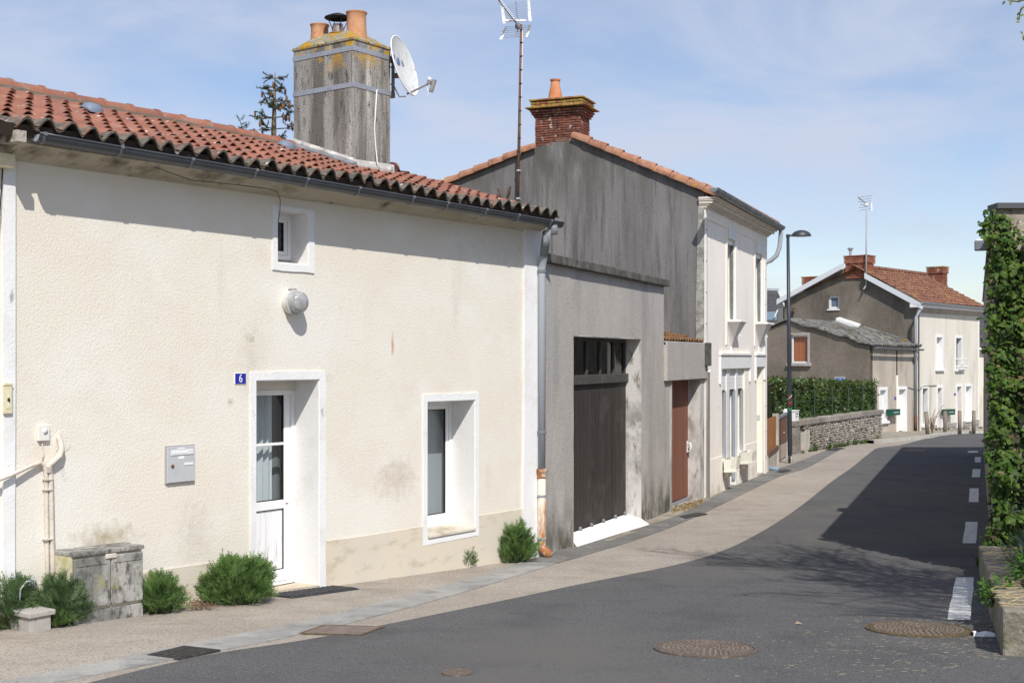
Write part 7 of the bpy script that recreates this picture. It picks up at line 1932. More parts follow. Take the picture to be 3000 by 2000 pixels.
# roof
wr2, zr2 = vr[2][0] - 0.1, vr[2][1] + 0.2
eo, ezz = 0.36, zE + 0.04
def tro(s, t_): return F4.P(s, lerp(eo, -wr2, t_), lerp(ezz, zr2, t_))
mb = MB(); mb.sheet([[tro(lerp(sB - 0.25, sC + 0.3, i / 4), t_) - V((0, 0, 0.03)) for i in range(5)] for t_ in (0, 1)])
mb.sheet([[F4.P(lerp(sB - 0.25, sC + 0.3, i / 4), -w, z - 0.03) for i in range(5)] for w, z in ((wr2, zr2), (vr[-1][0] + 0.35, vr[-1][1] - 0.05))])
tr_o = mb.obj('roof', m_far_tile, tall)
far_t = tile_mesh('tile', m_far_tile, seg=6, h0=0.045, half=0.05)
a_ = tro(sB - 0.25, 0); b_ = tro(sB - 0.25, 1)
y_ = (b_ - a_).normalized(); x_ = V((F4.u.x, F4.u.y, 0)); z_ = x_.cross(y_).normalized()
rest = MB(); Lr = (b_ - a_).length
for c in range(int(Lr / 0.33) + 1):
    for k in range(int((sC - sB + 0.5) / 0.21)):
        p = a_ + y_ * (c * 0.33) + x_ * (k * 0.21)
        Mx = Matrix(((x_.x, y_.x, z_.x, p.x), (x_.y, y_.y, z_.y, p.y), (x_.z, y_.z, z_.z, p.z + jit(0.012)), (0, 0, 0, 1)))
        rest.add([Mx @ v.co for v in far_t.vertices], [tuple(f.vertices) for f in far_t.polygons])
rest.obj('tile_field', m_far_tile, tr_o, fix=False, kind='stuff', angle=40)
for i in range(19):
    s = lerp(sB + 0.6, sC + 0.2, i / 19)
    if s < sB + 0.9 and False: continue
    MB().tube([F4.P(s, -wr2, zr2 + 0.02), F4.P(s + 0.42, -wr2, zr2 + 0.045)], [0.10, 0.13], 10).obj('ridge_tile', m_far_tile, tr_o, smooth=True)
# white verge boards
def vboard(p0, p1, h=0.26):
    mb = MB(); (w0_, z0_), (w1_, z1_) = p0, p1
    mb.hexa([G4.P(w0_, 0.06, z0_ - h), G4.P(w1_, 0.06, z1_ - h), G4.P(w1_, 0.30, z1_ - h), G4.P(w0_, 0.30, z0_ - h), G4.P(w0_, 0.06, z0_), G4.P(w1_, 0.06, z1_), G4.P(w1_, 0.30, z1_), G4.P(w0_, 0.30, z0_)])
    mb.obj('verge_board', m_verge, tall)
vboard((-0.34, zE - 0.02), (vr[1][0] - 0.02, vr[1][1] + 0.19)); vboard((vr[3][0] + 0.02, vr[3][1] + 0.19), (vr[-1][0] + 0.28, vr[-1][1] + 0.05))
# chimneys
m_brick_far = mat('orange_red_brick', (0.27, 0.095, 0.055), 0.95, [((0.33, 0.13, 0.075), 2, 0.42, 0.6), ((0.20, 0.07, 0.045), 3, 0.52, 0.66), ((0.40, 0.30, 0.12), 6, 0.66, 0.72)], [(20, 0.5)], rnd=0.2)
m_brick_far2 = mat('pale_flecked_brick', (0.25, 0.085, 0.05), 0.95, [((0.32, 0.12, 0.07), 2, 0.42, 0.6), ((0.50, 0.44, 0.40), 5, 0.60, 0.68)], [(20, 0.5)], rnd=0.2)
def far_chimney(fr, w0, w1, o_front, depth, z0, z1, nb_w, nb_d, m, cap_e=0.07, mossy=False):
    core = MB(); core.box(fr, w0 + 0.04, w1 - 0.04, o_front - depth + 0.04, o_front - 0.04, z0, z1 - 0.01)
    co = core.obj('chimney', m_mortar, tall)
    n = int((z1 - z0) / 0.10); ch = (z1 - z0) / n
    bme = brick_mesh('brick', m, (w1 - w0) / nb_w, 0.10, ch * 0.80)
    c = fr.P(w0, o_front, 0)
    brick_stack((c.x, c.y), fr.u, -fr.w, (w1 - w0, nb_w), (depth, nb_d), z0, n, ch, co, [bme], m_mortar, lambda r: 0.0 if r < n - 3 else 0.05, 0.004)
    MB().box(fr, w0 - cap_e, w1 + cap_e, o_front - depth - cap_e, o_front + cap_e, z1 + 0.002, z1 + 0.07).obj('cap', m_chimcap if mossy else m_brick_far, co, bevel=0.01)
    return co
m1 = far_chimney(G4, G4.s(2538, 0.08), G4.s(2476, 0.08), 0.08, 0.85, G4.z(2505, 815, 0.08), G4.z(2505, 752, 0.08), 6, 5, m_brick_far)
MB().box(G4, G4.s(2538, 0.1) - 0.005, G4.s(2476, 0.1) + 0.005, -0.8, 0.095, G4.z(2505, 767), G4.z(2505, 764.5)).obj('strap', m_strap, m1)
q = G4.P(G4.s(2489, -0.3), -0.4, G4.z(2489, 750))
MB().lathe([(0.07, 0.0), (0.07, 0.30), (0.10, 0.31), (0.10, 0.34), (0.15, 0.38), (0.15, 0.42), (0.05, 0.47)], q, 12).obj('steel_flue', m_zinc, m1, angle=40)
FB = Fr(F4.P(0, -2.6, 0)[:2], F4.u)
cw_a, cw_b = FB.s(2762), FB.s(2781)
GB = Fr(FB.P(FB.s(2763), 0, 0)[:2], U4B, flip=True)
far_chimney(GB, 0.0, GB.s(2717), 0.0, 0.62, GB.z(2740, 850), GB.z(2740, 784), 6, 3, m_brick_far2, 0.07, True)
G5 = Fr(F4.P(sB + 2.0, -5.6, 0)[:2], U4B, flip=True)
far_chimney(G5, G5.s(2394), G5.s(2352), 0.0, 0.6, G5.z(2372, 846), G5.z(2372, 814), 6, 4, m_brick_far)
# wall cable
MB().tube([F4.P(F4.s(2660), 0.03, F4.z(2660, 1134)), F4.P(F4.s(2672), 0.03, F4.z(2672, 1138)), F4.P(F4.s(2690), 0.1, F4.z(2690, 1138)), F4.P(F4.s(2702), 0.04, F4.z(2702, 1130)), F4.P(F4.s(2742), 0.04, F4.z(2742, 1128))], 0.018, 5).obj('wall_cable', m_grey_plastic, tall)
MB().box(F4, F4.s(2795), F4.s(2799), 0.0005, 0.02, F4.z(2797, 1158), F4.z(2797, 1151)).obj('number_plate', mat('violet_blue_plate', (0.05, 0.04, 0.32), 0.4), tall)
# aerial of the far house
qa = G4.P(G4.s(2537, 0.2), 0.25, 0)
an2 = thing('small_aerial', 'slim grey aerial mast on the orange brick chimney of the far house', 'aerial', at(2537, 838, qa.y))
MB().tube([at(2537, 838, qa.y), at(2539, 612, qa.y)], 0.038, 8).obj('mast', m_zinc, an2, smooth=True)
MB().tube([at(2537, 836, qa.y), at(2531, 846, qa.y), G4.P(G4.s(2531), -0.01, G4.z(2531, 846))], 0.035, 6).obj('foot_bracket', m_zinc, an2)
for i in range(6):
    y_px = 574 + i * 7.6
    MB().tube([at(2517, y_px + 4, qa.y - 0.2), at(2555, y_px - 1, qa.y + 0.2)], 0.014, 4).obj('grid_bar', m_strap, an2)
for x_px in (2518, 2554):
    MB().tube([at(x_px, 575, qa.y), at(x_px - 1, 595, qa.y + 0.1), at(x_px, 619, qa.y)], 0.028, 5).obj('reflector_edge', m_white, an2)
MB().tube([at(2539, 598, qa.y), at(2514, 578, qa.y - 0.5)], 0.022, 5).obj('boom', m_zinc_dark, an2)
MB().lathe([(0.1, -0.05), (0.12, 0.0), (0.1, 0.05)], at(2537, 600, qa.y), 8).obj('dipole', m_white, an2)
# green letterboxes
m_green = mat('dark_green_paint', (0.012, 0.085, 0.055), 0.45)
def green_box(x0, x1, y0, y1, label):
    s0, s1, z0, z1 = F4.s(x0, 0.3), F4.s(x1, 0.3), F4.z((x0 + x1) / 2, y1, 0.3), F4.z((x0 + x1) / 2, y0, 0.3)
    t = thing('green_letterbox', label, 'letterbox', F4.P(s0, 0.05, z0))
    MB().box(F4, s0, s1, 0.032, 0.33, z0, z1 - 0.02).obj('case', m_green, t, bevel=0.012)
    MB().box(F4, s0 - 0.01, s1 + 0.01, 0.032, 0.35, z1 - 0.019, z1 + 0.01).obj('lid', m_green, t, bevel=0.008)
    MB().box(F4, lerp(s0, s1, 0.2), lerp(s0, s1, 0.8), 0.331, 0.34, lerp(z0, z1, 0.45), lerp(z0, z1, 0.58)).obj('name_plate', m_alu, t)
green_box(2612, 2636, 1199, 1216, 'dark green letterbox on the wall of the corrugated-roof house')
green_box(2774, 2797, 1199, 1215, 'dark green letterbox on the cream far house between its doors')
# street name sign above the hedge
ss0, ss1, sz0, sz1 = GL.s(2475), GL.s(2446), GL.z(2460, 1121), GL.z(2460, 1104.5)
sg = thing('street_sign', 'blue enamel street name sign RUE half hidden by the hedge', 'sign', GL.P(ss0, 0, sz0))
MB().box(GL, ss0, ss1, 0.001, 0.02, sz0, sz1).obj('rim', m_white, sg)
MB().box(GL, ss0 + 0.02, ss1 - 0.02, 0.0195, 0.024, sz0 + 0.02, sz1 - 0.02).obj('plate', m_sign_blue, sg)
pc_ = GL.P((ss0 + ss1) / 2, 0.026, lerp(sz0, sz1, 0.56))
ux = -GL.u
Mt = Matrix(((ux.x, 0, GL.w.x, pc_.x), (ux.y, 0, GL.w.y, pc_.y), (0, 1, 0, pc_.z), (0, 0, 0, 1)))
text_mesh('RUE', 0.12, 'lettering', m_white, sg, Mt)
# wooden bollards
m_bol = mat('weathered_bollard', (0.24, 0.20, 0.155), 0.9, [((0.17, 0.14, 0.11), (6, 6, 1), 0.45, 0.65)])
for x, y, lean, lab in ((2718, 1279, -0.07, 'leaning wooden bollard below the first white window leaf of the far house'), (2769, 1273, 0.0, 'wooden bollard in front of the green letterbox of the cream far house'),
                        (2811.6, 1271, 0.0, 'wooden bollard in front of the brown-doored entrance of the far house'), (2852.7, 1270, 0.0, 'wooden bollard at the corner of the cream far house')):
    p = gpt(x, y, 0.08)
    t = thing('bollard', lab, 'bollard', p, 'bollards in front of the far houses')
    MB().tube([p + V((0, 0, -0.1)), p + V((lean, 0, 0.95))], 0.085, 10).obj('post', m_bol, t, smooth=True)
    MB().lathe([(0.085, 0.0), (0.075, 0.04), (0.03, 0.06)], p + V((lean, 0, 0.948)), 10).obj('cap', m_bol, t, angle=40)
# climbing twig by the first far window
tw = MB(); tp = gpt(2731, 1276, 0.1)
for k in range(9):
    tw.tube([tp, tp + V((jit(0.15), jit(0.1), 0.4 + random.random() * 0.3)), tp + V((jit(0.5), jit(0.2), 0.7 + random.random() * 0.6))], [0.02, 0.012, 0.005], 4)
tag(tw.obj('rose_bush', mat('bare_twig', (0.20, 0.12, 0.07), 0.9)), 'small bare rose bush at the foot of the far cream house', 'bush')

# ================================================================ slate roofs behind
m_slate = mat('dark_slate', (0.060, 0.060, 0.064), 0.75, [((0.085, 0.084, 0.086), (3, 3, 9), 0.45, 0.62), ((0.04, 0.04, 0.044), (5, 5, 14), 0.5, 0.66), ((0.30, 0.30, 0.28), 5, 0.70, 0.74)], [((2, 2, 10), 0.5)])
def simple_house(name, label, x0, x1, y_eave, y_ridge, d, depth, wall_m, roof_m):
    p0, p1 = at(x0, y_eave, d), at(x1, y_eave, d)
    t = thing(name, label, 'house', (p0.x, d, gz(d)))
    zr = CAMZ + (Y0 - y_ridge) / FPX * (d + depth / 2)
    zb = gz(d) - 1
    MB().abox(p0.x, p1.x, d, d + depth, zb, p0.z).obj('wall', wall_m, t)
    rf = MB()
    rf.add([(p0.x - 0.2, d - 0.3, p0.z - 0.05), (p1.x + 0.2, d - 0.3, p0.z - 0.05), (p1.x + 0.2, d + depth / 2, zr), (p0.x - 0.2, d + depth / 2, zr), (p1.x + 0.2, d + depth + 0.3, p0.z - 0.05), (p0.x - 0.2, d + depth + 0.3, p0.z - 0.05)],
           [(0, 1, 2, 3), (3, 2, 4, 5), (0, 3, 5), (1, 4, 2), (0, 5, 4, 1)])
    return t, rf.obj('roof', roof_m, t), p0, p1, zr
t, rf, p0, p1, zr = simple_house('slate_roofed_house', 'dark slate-roofed house half hidden behind the lamp post', 2150, 2312, 960, 851, 78, 9, m_far_gable, m_slate)
# slate courses, skylight
for k in range(11):
    a = lerp(0.05, 0.97, k / 11)
    y_, z_ = lerp(78 - 0.3, 78 + 4.5, a), lerp(p0.z - 0.05, zr, a)
    MB().hexa([(p0.x - 0.2, y_ - 0.01, z_ - 0.02), (p1.x + 0.2, y_ - 0.01, z_ - 0.02), (p1.x + 0.2, y_ + 0.3, z_ + 0.12), (p0.x - 0.2, y_ + 0.3, z_ + 0.12), (p0.x - 0.2, y_ - 0.01, z_ + 0.03), (p1.x + 0.2, y_ - 0.01, z_ + 0.03), (p1.x + 0.2, y_ + 0.3, z_ + 0.20), (p0.x - 0.2, y_ + 0.3, z_ + 0.20)]).obj('slate_course', m_slate, rf)
c = at(2258, 925, 77.9)
MB().abox(c.x - 0.35, c.x + 0.35, c.y - 0.2, c.y - 0.1, c.z - 0.25, c.z + 0.25).obj('skylight', mat('skylight_glass', (0.20, 0.28, 0.36), 0.15), t)
MB().hexa([(c.x + 0.1, c.y - 0.5, c.z - 0.1), (c.x + 0.16, c.y - 0.5, c.z - 0.1), (c.x + 0.36, c.y - 0.5, c.z + 0.36), (c.x + 0.3, c.y - 0.5, c.z + 0.36), (c.x + 0.1, c.y - 0.4, c.z - 0.1), (c.x + 0.16, c.y - 0.4, c.z - 0.1), (c.x + 0.36, c.y - 0.4, c.z + 0.36), (c.x + 0.3, c.y - 0.4, c.z + 0.36)]).obj('skylight_sash', m_far_white, t)
MB().abox(p0.x - 0.3, p1.x + 0.3, 78 + 4.5 - 0.12, 78 + 4.5 + 0.12, zr - 0.02, zr + 0.14).obj('ridge_cap', m_zinc, rf)
t, rf, p0, p1, zr = simple_house('white_slate_house', 'sliver of a white house with slate roof past the far cream house', 2866, 2990, 1015, 905, 69, 8, m_far_cream, m_slate)
MB().abox(p0.x - 0.25, p1.x, 68.6, 68.95, p0.z - 0.16, p0.z - 0.052).obj('gutter', m_far_white, t)
MB().abox(p0.x + 0.3, p1.x, 68.9, 68.999, gz(69) - 0.5, CAMZ + (Y0 - 1130) / FPX * 69).obj('lower_wall', m_far_grey, t)
MB().abox(p0.x + 0.35, p1.x - 0.4, 68.85, 68.895, gz(69) - 0.4, CAMZ + (Y0 - 1172) / FPX * 69).obj('gate', mat('dark_gate', (0.05, 0.03, 0.025), 0.7), t)
# ================================================================ ivy-clad building on the right
m_right_wall = mat('speckled_stone_render', (0.34, 0.30, 0.24), 0.95, [((0.26, 0.225, 0.175), 3, 0.45, 0.6), ((0.44, 0.39, 0.31), 8, 0.55, 0.66), ((0.15, 0.13, 0.10), 14, 0.62, 0.7)], [(20, 0.7)])
m_right_side = mat('pale_side_render', (0.42, 0.37, 0.30), 0.95, [((0.34, 0.30, 0.24), 2, 0.45, 0.62)], [(30, 0.4)])
IC = V((5.57, 14.6))
IU = V((0.3685, 1.0)).normalized()
IZ = CAMZ + (Y0 - 612) / FPX * 14.6
shed = thing('ivy_building', 'plain rendered outbuilding whose end wall is smothered in ivy', 'building', (6.5, 15, gz(15)))
cfar = IC + IU * 26
hexv = [(IC.x, IC.y), (13.0, IC.y), (cfar.x + 8, cfar.y), (cfar.x, cfar.y)]
mb = MB(); mb.hexa([V((x, y, -2.0)) for x, y in hexv] + [V((x, y, IZ)) for x, y in hexv])
mb.obj('wall', m_right_wall, shed)
# coping: grey metal capping along the end wall and the street side
MB().abox(IC.x + 0.02, 13.0, IC.y - 0.06, IC.y + 0.25, IZ + 0.001, IZ + 0.065).obj('metal_capping', mat('dark_grey_metal', (0.10, 0.10, 0.11), 0.5, metal=0.3), shed)
FS = Fr(IC, IU, flip=True)
MB().box(FS, 0.26, 26, -0.25, 0.04, IZ + 0.001, IZ + 0.06).obj('street_capping', mat('grey_metal', (0.16, 0.16, 0.17), 0.5, metal=0.3), shed)
# small white gutter end further along the street side
gx = 4.5
MB().box(FS, gx - 0.3, gx + 0.1, 0.041, 0.20, IZ - 0.06, IZ + 0.03).obj('eaves_gutter', m_white, shed, bevel=0.02)
MB().box(FS, gx - 0.42, gx - 0.302, 0.041, 0.22, IZ - 0.15, IZ + 0.0).obj('gutter_end', m_zinc_dark, shed, bevel=0.02)

# ---- ivy
m_ivy = leaf_mat('ivy_leaf', (0.042, 0.088, 0.012), (0.085, 0.145, 0.018), (0.018, 0.040, 0.009), 0.10, 0.55, 0.25, 4.5)
m_ivy_dead = mat('ivy_dry', (0.14, 0.11, 0.06), 0.8, [((0.18, 0.13, 0.05), 6, 0.45, 0.6)])
m_ivy_stem = mat('ivy_stem', (0.10, 0.075, 0.05), 0.95)
ivy = thing('ivy', 'dense lobed green ivy covering the end wall by the road', 'ivy', (6.2, 14.5, gz(14.5)))
def ivy_shape(sc, fold):
    o = [(0, 0), (0.42, 0.02), (0.62, 0.30), (0.34, 0.42), (0.36, 0.66), (0.0, 1.05), (-0.36, 0.66), (-0.34, 0.42), (-0.62, 0.30), (-0.42, 0.02)]
    pts = [V((x * sc, y * sc, -fold * sc * abs(x) + 0.06 * sc * math.sin(y * 3))) for x, y in o]
    pts.append(V((0, 0.38 * sc, 0.05 * sc)))
    return pts, [(10, i, (i + 1) % 10) for i in range(10)]
ivy_mes = []
for k in range(4):
    pts, fs = ivy_shape(1.0, 0.15 + 0.12 * k)
    me = bpy.data.meshes.new('leaf'); me.from_pydata([tuple(p) for p in pts], [], fs); me.materials.append(m_ivy); ivy_mes.append(me)
rnd = random.Random(8)
cand = []
def ivy_matrix(p, nrm, size):
    # leaf hangs point down, face outwards
    down = V((rnd.gauss(0, 0.45), rnd.gauss(0, 0.2), -1 + rnd.random() * 0.5))
    n = (nrm + V((rnd.gauss(0, 0.6), rnd.gauss(0, 0.4), rnd.gauss(0.35, 0.5)))).normalized()
    y = (down - n * down.dot(n)).normalized(); x = y.cross(n)
    return Matrix(((x.x * size, y.x * size, n.x * size, p.x), (x.y * size, y.y * size, n.y * size, p.y), (x.z * size, y.z * size, n.z * size, p.z), (0, 0, 0, 1)))
gb_ = gz(14.5)
for i in range(6200):
    x = rnd.uniform(IC.x - 0.08, 7.4); z = rnd.uniform(gb_ + 0.15, IZ + 0.06)
    if rnd.random() < 0.12: x = IC.x + rnd.uniform(-0.06, 0.12)
    # the ivy thins out on the top right
    lim = IZ - 0.05 - 0.30 * max(0, min(1, (x - IC.x - 0.1) / 0.35)) + 0.18 * mnoise.noise(V((x * 3, 1, 4)))
    if z > lim and rnd.random() < 0.96: continue
    bul = 0.17 + 0.22 * mnoise.noise(V((x * 2.3, z * 2.3, 2))) + 0.12 * mnoise.noise(V((x * 6, z * 6, 7)))
    if z > IZ - 0.3: bul *= 0.7
    taper = min(1.0, (x - IC.x + 0.18) / 0.2)
    y = IC.y - max(0.03, bul * taper) + rnd.random() * 0.10
    xx_ = x + 0.035 - 0.13 * (1 - min(1, (x - IC.x + 0.1) / 0.2)) * (0.6 + 0.9 * mnoise.noise(V((z * 1.9, 3, 5))) + 0.5 * mnoise.noise(V((z * 6, 3, 9))))
    nrm = V((-0.6 if x < IC.x + 0.05 else -0.05, -1, 0.15)).normalized()
    size = 0.03 + 0.055 * rnd.random() ** 1.6 + (0.035 if rnd.random() < 0.10 else 0)
    cand.append((-(size) + 0.02 * (x - IC.x), V((xx_, y, z)), nrm, size))
# leaves round the corner on the street side
for i in range(500):
    a = rnd.uniform(0, 1.0); z = rnd.uniform(gb_ + 0.1, IZ)
    if a > 1.2 * (0.4 + 0.8 * abs(mnoise.noise(V((z * 1.5, 0, 0))))): continue
    p = FS.P(a, 0.01 + rnd.random() * 0.025, z)
    cand.append((0.0, p, V((FS.w.x, FS.w.y, 0.2)), rnd.uniform(0.05, 0.10)))
vis = [c for c in cand if c[1].x / c[1].y < 0.41]
hid = [c for c in cand if c[1].x / c[1].y >= 0.41]
vis.sort(key=lambda c: c[0])
rest = MB(); dead = MB()
for i, (k_, p, nrm, size) in enumerate(vis + hid):
    M4 = ivy_matrix(p, nrm, size); me = rnd.choice(ivy_mes)
    if i >= 295 and rnd.random() < 0.06: dead.add([M4 @ v.co for v in me.vertices], [tuple(f.vertices) for f in me.polygons])
    elif i < 295: link('leaf', me, ivy, matrix=M4)
    else: rest.add([M4 @ v.co for v in me.vertices], [tuple(f.vertices) for f in me.polygons])
rest.obj('small_leaves', m_ivy, ivy, fix=False, kind='stuff')
dead.obj('dry_leaves', m_ivy_dead, ivy, fix=False, kind='stuff')
st = MB()
for k in range(16):
    x = IC.x + 0.05 + rnd.random() * 1.8; pts = [V((x, IC.y - 0.03, gb_))]
    for j in range(9):
        x += rnd.gauss(0, 0.07); pts.append(V((max(IC.x + 0.01, x), IC.y - 0.03 - rnd.random() * 0.03, lerp(gb_, IZ - 0.15, (j + 1) / 9))))
    st.tube(pts, [0.018 - 0.0016 * j for j in range(10)], 5)
for k in range(120):
    x = IC.x + rnd.random() * 1.8; z = gb_ + 0.1 + rnd.random() * 0.75
    st.tube([V((x, IC.y - 0.06, z)), V((x + rnd.gauss(0, 0.1), IC.y - 0.16 - rnd.random() * 0.05, z + rnd.gauss(0, 0.12)))], 0.004, 4)
st.obj('stems', m_ivy_stem, ivy, fix=False, kind='stuff')
# dark inner mass of old leaves close to the wall
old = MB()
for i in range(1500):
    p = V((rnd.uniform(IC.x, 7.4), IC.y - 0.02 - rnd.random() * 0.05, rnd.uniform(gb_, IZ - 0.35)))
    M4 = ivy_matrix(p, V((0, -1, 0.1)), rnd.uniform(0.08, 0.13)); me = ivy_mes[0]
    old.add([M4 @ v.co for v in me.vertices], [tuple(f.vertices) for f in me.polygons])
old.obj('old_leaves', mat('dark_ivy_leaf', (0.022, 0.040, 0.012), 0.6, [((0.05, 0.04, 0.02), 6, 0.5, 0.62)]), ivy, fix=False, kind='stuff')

# ================================================================ stone-edged flower bed
FP = Fr((3.50, 9.03), (5.36 - 3.50, 14.52 - 9.03), flip=True)
assert FP.w.x < 0
m_edge = mat('lichened_edge_stone', (0.19, 0.17, 0.13), 0.95, [((0.27, 0.245, 0.20), 5, 0.45, 0.6), ((0.16, 0.15, 0.09), 4, 0.52, 0.66), ((0.38, 0.355, 0.30), 14, 0.62, 0.70)], [(30, 0.8)])
bed = thing('flower_bed', 'raised stone-edged flower bed with straw and plants at the roadside', 'flower bed', (3.9, 9.5, gz(9.5)))
LB = (V((5.36, 14.52)) - V((3.50, 9.03))).length
n = 7
for i in range(n):
    a, b = LB * i / n, LB * (i + 1) / n
    h = 0.33 + jit(0.012)
    MB().hexa([FP.P(a + 0.005, -0.24, FP.g(a) - 0.2), FP.P(b - 0.005, -0.24, FP.g(b) - 0.2), FP.P(b - 0.005, 0.0 + jit(0.008), FP.g(b) - 0.2), FP.P(a + 0.005, 0.0 + jit(0.008), FP.g(a) - 0.2),
               FP.P(a + 0.005, -0.24, FP.g(a) + h), FP.P(b - 0.005, -0.24, FP.g(b) + h), FP.P(b - 0.005, -0.005, FP.g(b) + h), FP.P(a + 0.005, -0.005, FP.g(a) + h)]).obj('edge_stone', m_edge, bed, bevel=0.02)
for i in range(5):
    x0 = 3.5 + 0.26 + i * 0.7
    MB().abox(x0 + 0.004, x0 + 0.696, 9.03, 9.27, gz(9) - 0.2, gz(9.03) + 0.32 + jit(0.01)).obj('edge_stone', m_edge, bed, bevel=0.02)
m_bed_soil = mat('bed_soil_with_straw', (0.13, 0.10, 0.06), 0.95, [((0.34, 0.26, 0.13), (12, 4, 4), 0.52, 0.62), ((0.07, 0.06, 0.035), 5, 0.5, 0.64), ((0.06, 0.10, 0.03), 2.5, 0.58, 0.68)], [(30, 1.0)])
mb = MB()
mb.sheet([[V((FP.P(s, -0.2, 0).x + dx, FP.P(s, -0.2, 0).y + (0.2 if s < 0.1 else 0), FP.g(s) + 0.30 + 0.04 * mnoise.noise(V((s * 2, dx * 2, 0))) + min(dx, 2) * 0.05)) for dx in (0, 0.3, 0.6, 1.0, 1.6, 2.4, 4.0)] for s in [LB * i / 20 for i in range(21)]])
mb.obj('soil', m_bed_soil, bed, smooth=True)
straw = MB()
for i in range(520):
    s = rnd.uniform(0.1, LB - 0.3) ** 1.0 * (0.55 if rnd.random() < 0.6 else 1); dx = rnd.uniform(-0.24, 0.7)
    p = FP.P(s, 0.0, FP.g(s) + 0.345) + V((dx + 0.2, 0, 0))
    if dx > 0.03: p.z = FP.g(s) + 0.335 + rnd.random() * 0.04
    a = rnd.uniform(-0.6, 0.6); L = rnd.uniform(0.04, 0.14)
    d = V((math.cos(a), math.sin(a), rnd.gauss(0, 0.1))) * L
    straw.tube([p, p + d], 0.0022, 3, cap=False)
straw.obj('straw', mat('dry_straw', (0.48, 0.38, 0.20), 0.9), bed, fix=False, kind='stuff')
def grass_tuft(mb, p, n, h, spread, w=0.006, lean=(0, 0)):
    for i in range(n):
        a = rnd.uniform(0, 6.28); r = rnd.random() * spread * 0.4
        b = p + V((math.cos(a) * r, math.sin(a) * r, 0))
        L = h * rnd.uniform(0.55, 1.05); sp = spread * rnd.uniform(0.3, 1.3)
        t1 = b + V((math.cos(a) * sp * 0.35 + lean[0] * 0.4, math.sin(a) * sp * 0.35 + lean[1] * 0.4, L * 0.65)); t2 = b + V((math.cos(a) * sp + lean[0], math.sin(a) * sp + lean[1], L * rnd.uniform(0.75, 1)))
        sd = V((-math.sin(a), math.cos(a), 0)) * w
        mb.add([b - sd, b + sd, t1 + sd * 0.8, t1 - sd * 0.8, t2], [(0, 1, 2, 3), (3, 2, 4)])
m_grass = leaf_mat('bed_grass', (0.07, 0.14, 0.03), (0.10, 0.19, 0.035), (0.05, 0.10, 0.035), 0.3, 0.6, 0.3)
m_bluegrass = leaf_mat('blue_green_leaf', (0.075, 0.12, 0.075), (0.10, 0.16, 0.10), (0.05, 0.09, 0.05), 0.25, 0.5, 0.3)
m_leafy = leaf_mat('bright_green_leaf', (0.085, 0.20, 0.025), (0.12, 0.26, 0.035), (0.055, 0.14, 0.02), 0.3, 0.45, 0.4, 5)
def bed_p(s, dx): return V((FP.P(s, -0.25, 0).x + dx, FP.P(s, -0.25, 0).y, FP.g(s) + 0.31))
g1 = thing('iris_clump', 'clump of blue-green blade leaves in the flower bed under the ivy', 'plant', bed_p(3.2, 0.15))
mb = MB()
for k in range(7): grass_tuft(mb, bed_p(2.5 + k * 0.28, 0.0 + rnd.random() * 0.3), 22, 0.42, 0.22, 0.012)
mb.obj('blades', m_bluegrass, g1, fix=False, kind='stuff')
def leafy(name, label, ctr, rad, n, size, m, cat='plant', squash=0.7):
    t = thing(name, label, cat, (ctr[0], ctr[1], ctr[2] - rad * squash * 0.6))
    mb = MB()
    for i in range(n):
        d = V((rnd.gauss(0, 1), rnd.gauss(0, 1), rnd.gauss(0.1, 0.8))).normalized()
        rr = rad * (rnd.random() ** 0.4)
        p = V(ctr) + V((d.x * rr, d.y * rr, d.z * rr * squash))
        leaf(mb, p, d + V((rnd.gauss(0, .6), rnd.gauss(0, .6), rnd.gauss(0, .4))), V((d.x * 0.5, d.y * 0.5, 1)), size * rnd.uniform(0.6, 1.2), size * 0.62 * rnd.uniform(0.7, 1.1))
    mb.obj('leaves', m, t, fix=False, kind='stuff')
    st = MB()
    for i in range(8):
        d = V((rnd.gauss(0, 1), rnd.gauss(0, 1), 0.5)).normalized() * rad * 0.7
        st.tube([V(ctr) - V((0, 0, rad * squash)), V(ctr) + d], [0.006, 0.003], 4)
    st.obj('stems', m_ivy_stem, t, fix=False)
    return t
c0 = bed_p(2.0, 0.12)
leafy('leafy_plant', 'bright green leafy plant in the middle of the flower bed', c0 + V((0.02, 0, 0.13)), 0.24, 420, 0.07, m_leafy)
leafy('trailing_plant', 'small bright green plant spilling over the edge stone towards the road', FP.P(1.45, -0.03, FP.g(1.45) + 0.28), 0.16, 240, 0.06, m_leafy)
leafy('leafy_plant', 'leafy green plant at the foot of the ivy wall', bed_p(4.0, 0.25) + V((0, 0, 0.16)), 0.26, 360, 0.06, m_grass)
# daffodil at the edge of the picture
m_petal = mat('daffodil_yellow', (0.75, 0.52, 0.02), 0.6, trans=0.3)
dpt = at(2994, 1606, 11.9)
daf = thing('daffodil', 'single yellow daffodil in the flower bed', 'flower', (dpt.x + 0.05, 11.9, FP.g(3) + 0.3))
MB().tube([V((dpt.x + 0.05, 11.9, FP.g(3) + 0.28)), V((dpt.x + 0.02, 11.9, lerp(FP.g(3) + 0.3, dpt.z, 0.6))), dpt], 0.006, 5).obj('stem', m_grass, daf)
for k in range(6):
    a_ = k / 6 * 6.28
    mb = MB(); leaf(mb, dpt, V((math.cos(a_), -0.15, math.sin(a_))), V((0, -1, 0)), 0.048, 0.03); mb.obj('petal', m_petal, daf, fix=False)
MB().lathe([(0.014, 0.0), (0.017, 0.02), (0.024, 0.032), (0.016, 0.025)], dpt, 12, axis=(-0.1, -1, 0.1), cap=False).obj('trumpet', m_petal, daf, smooth=True)

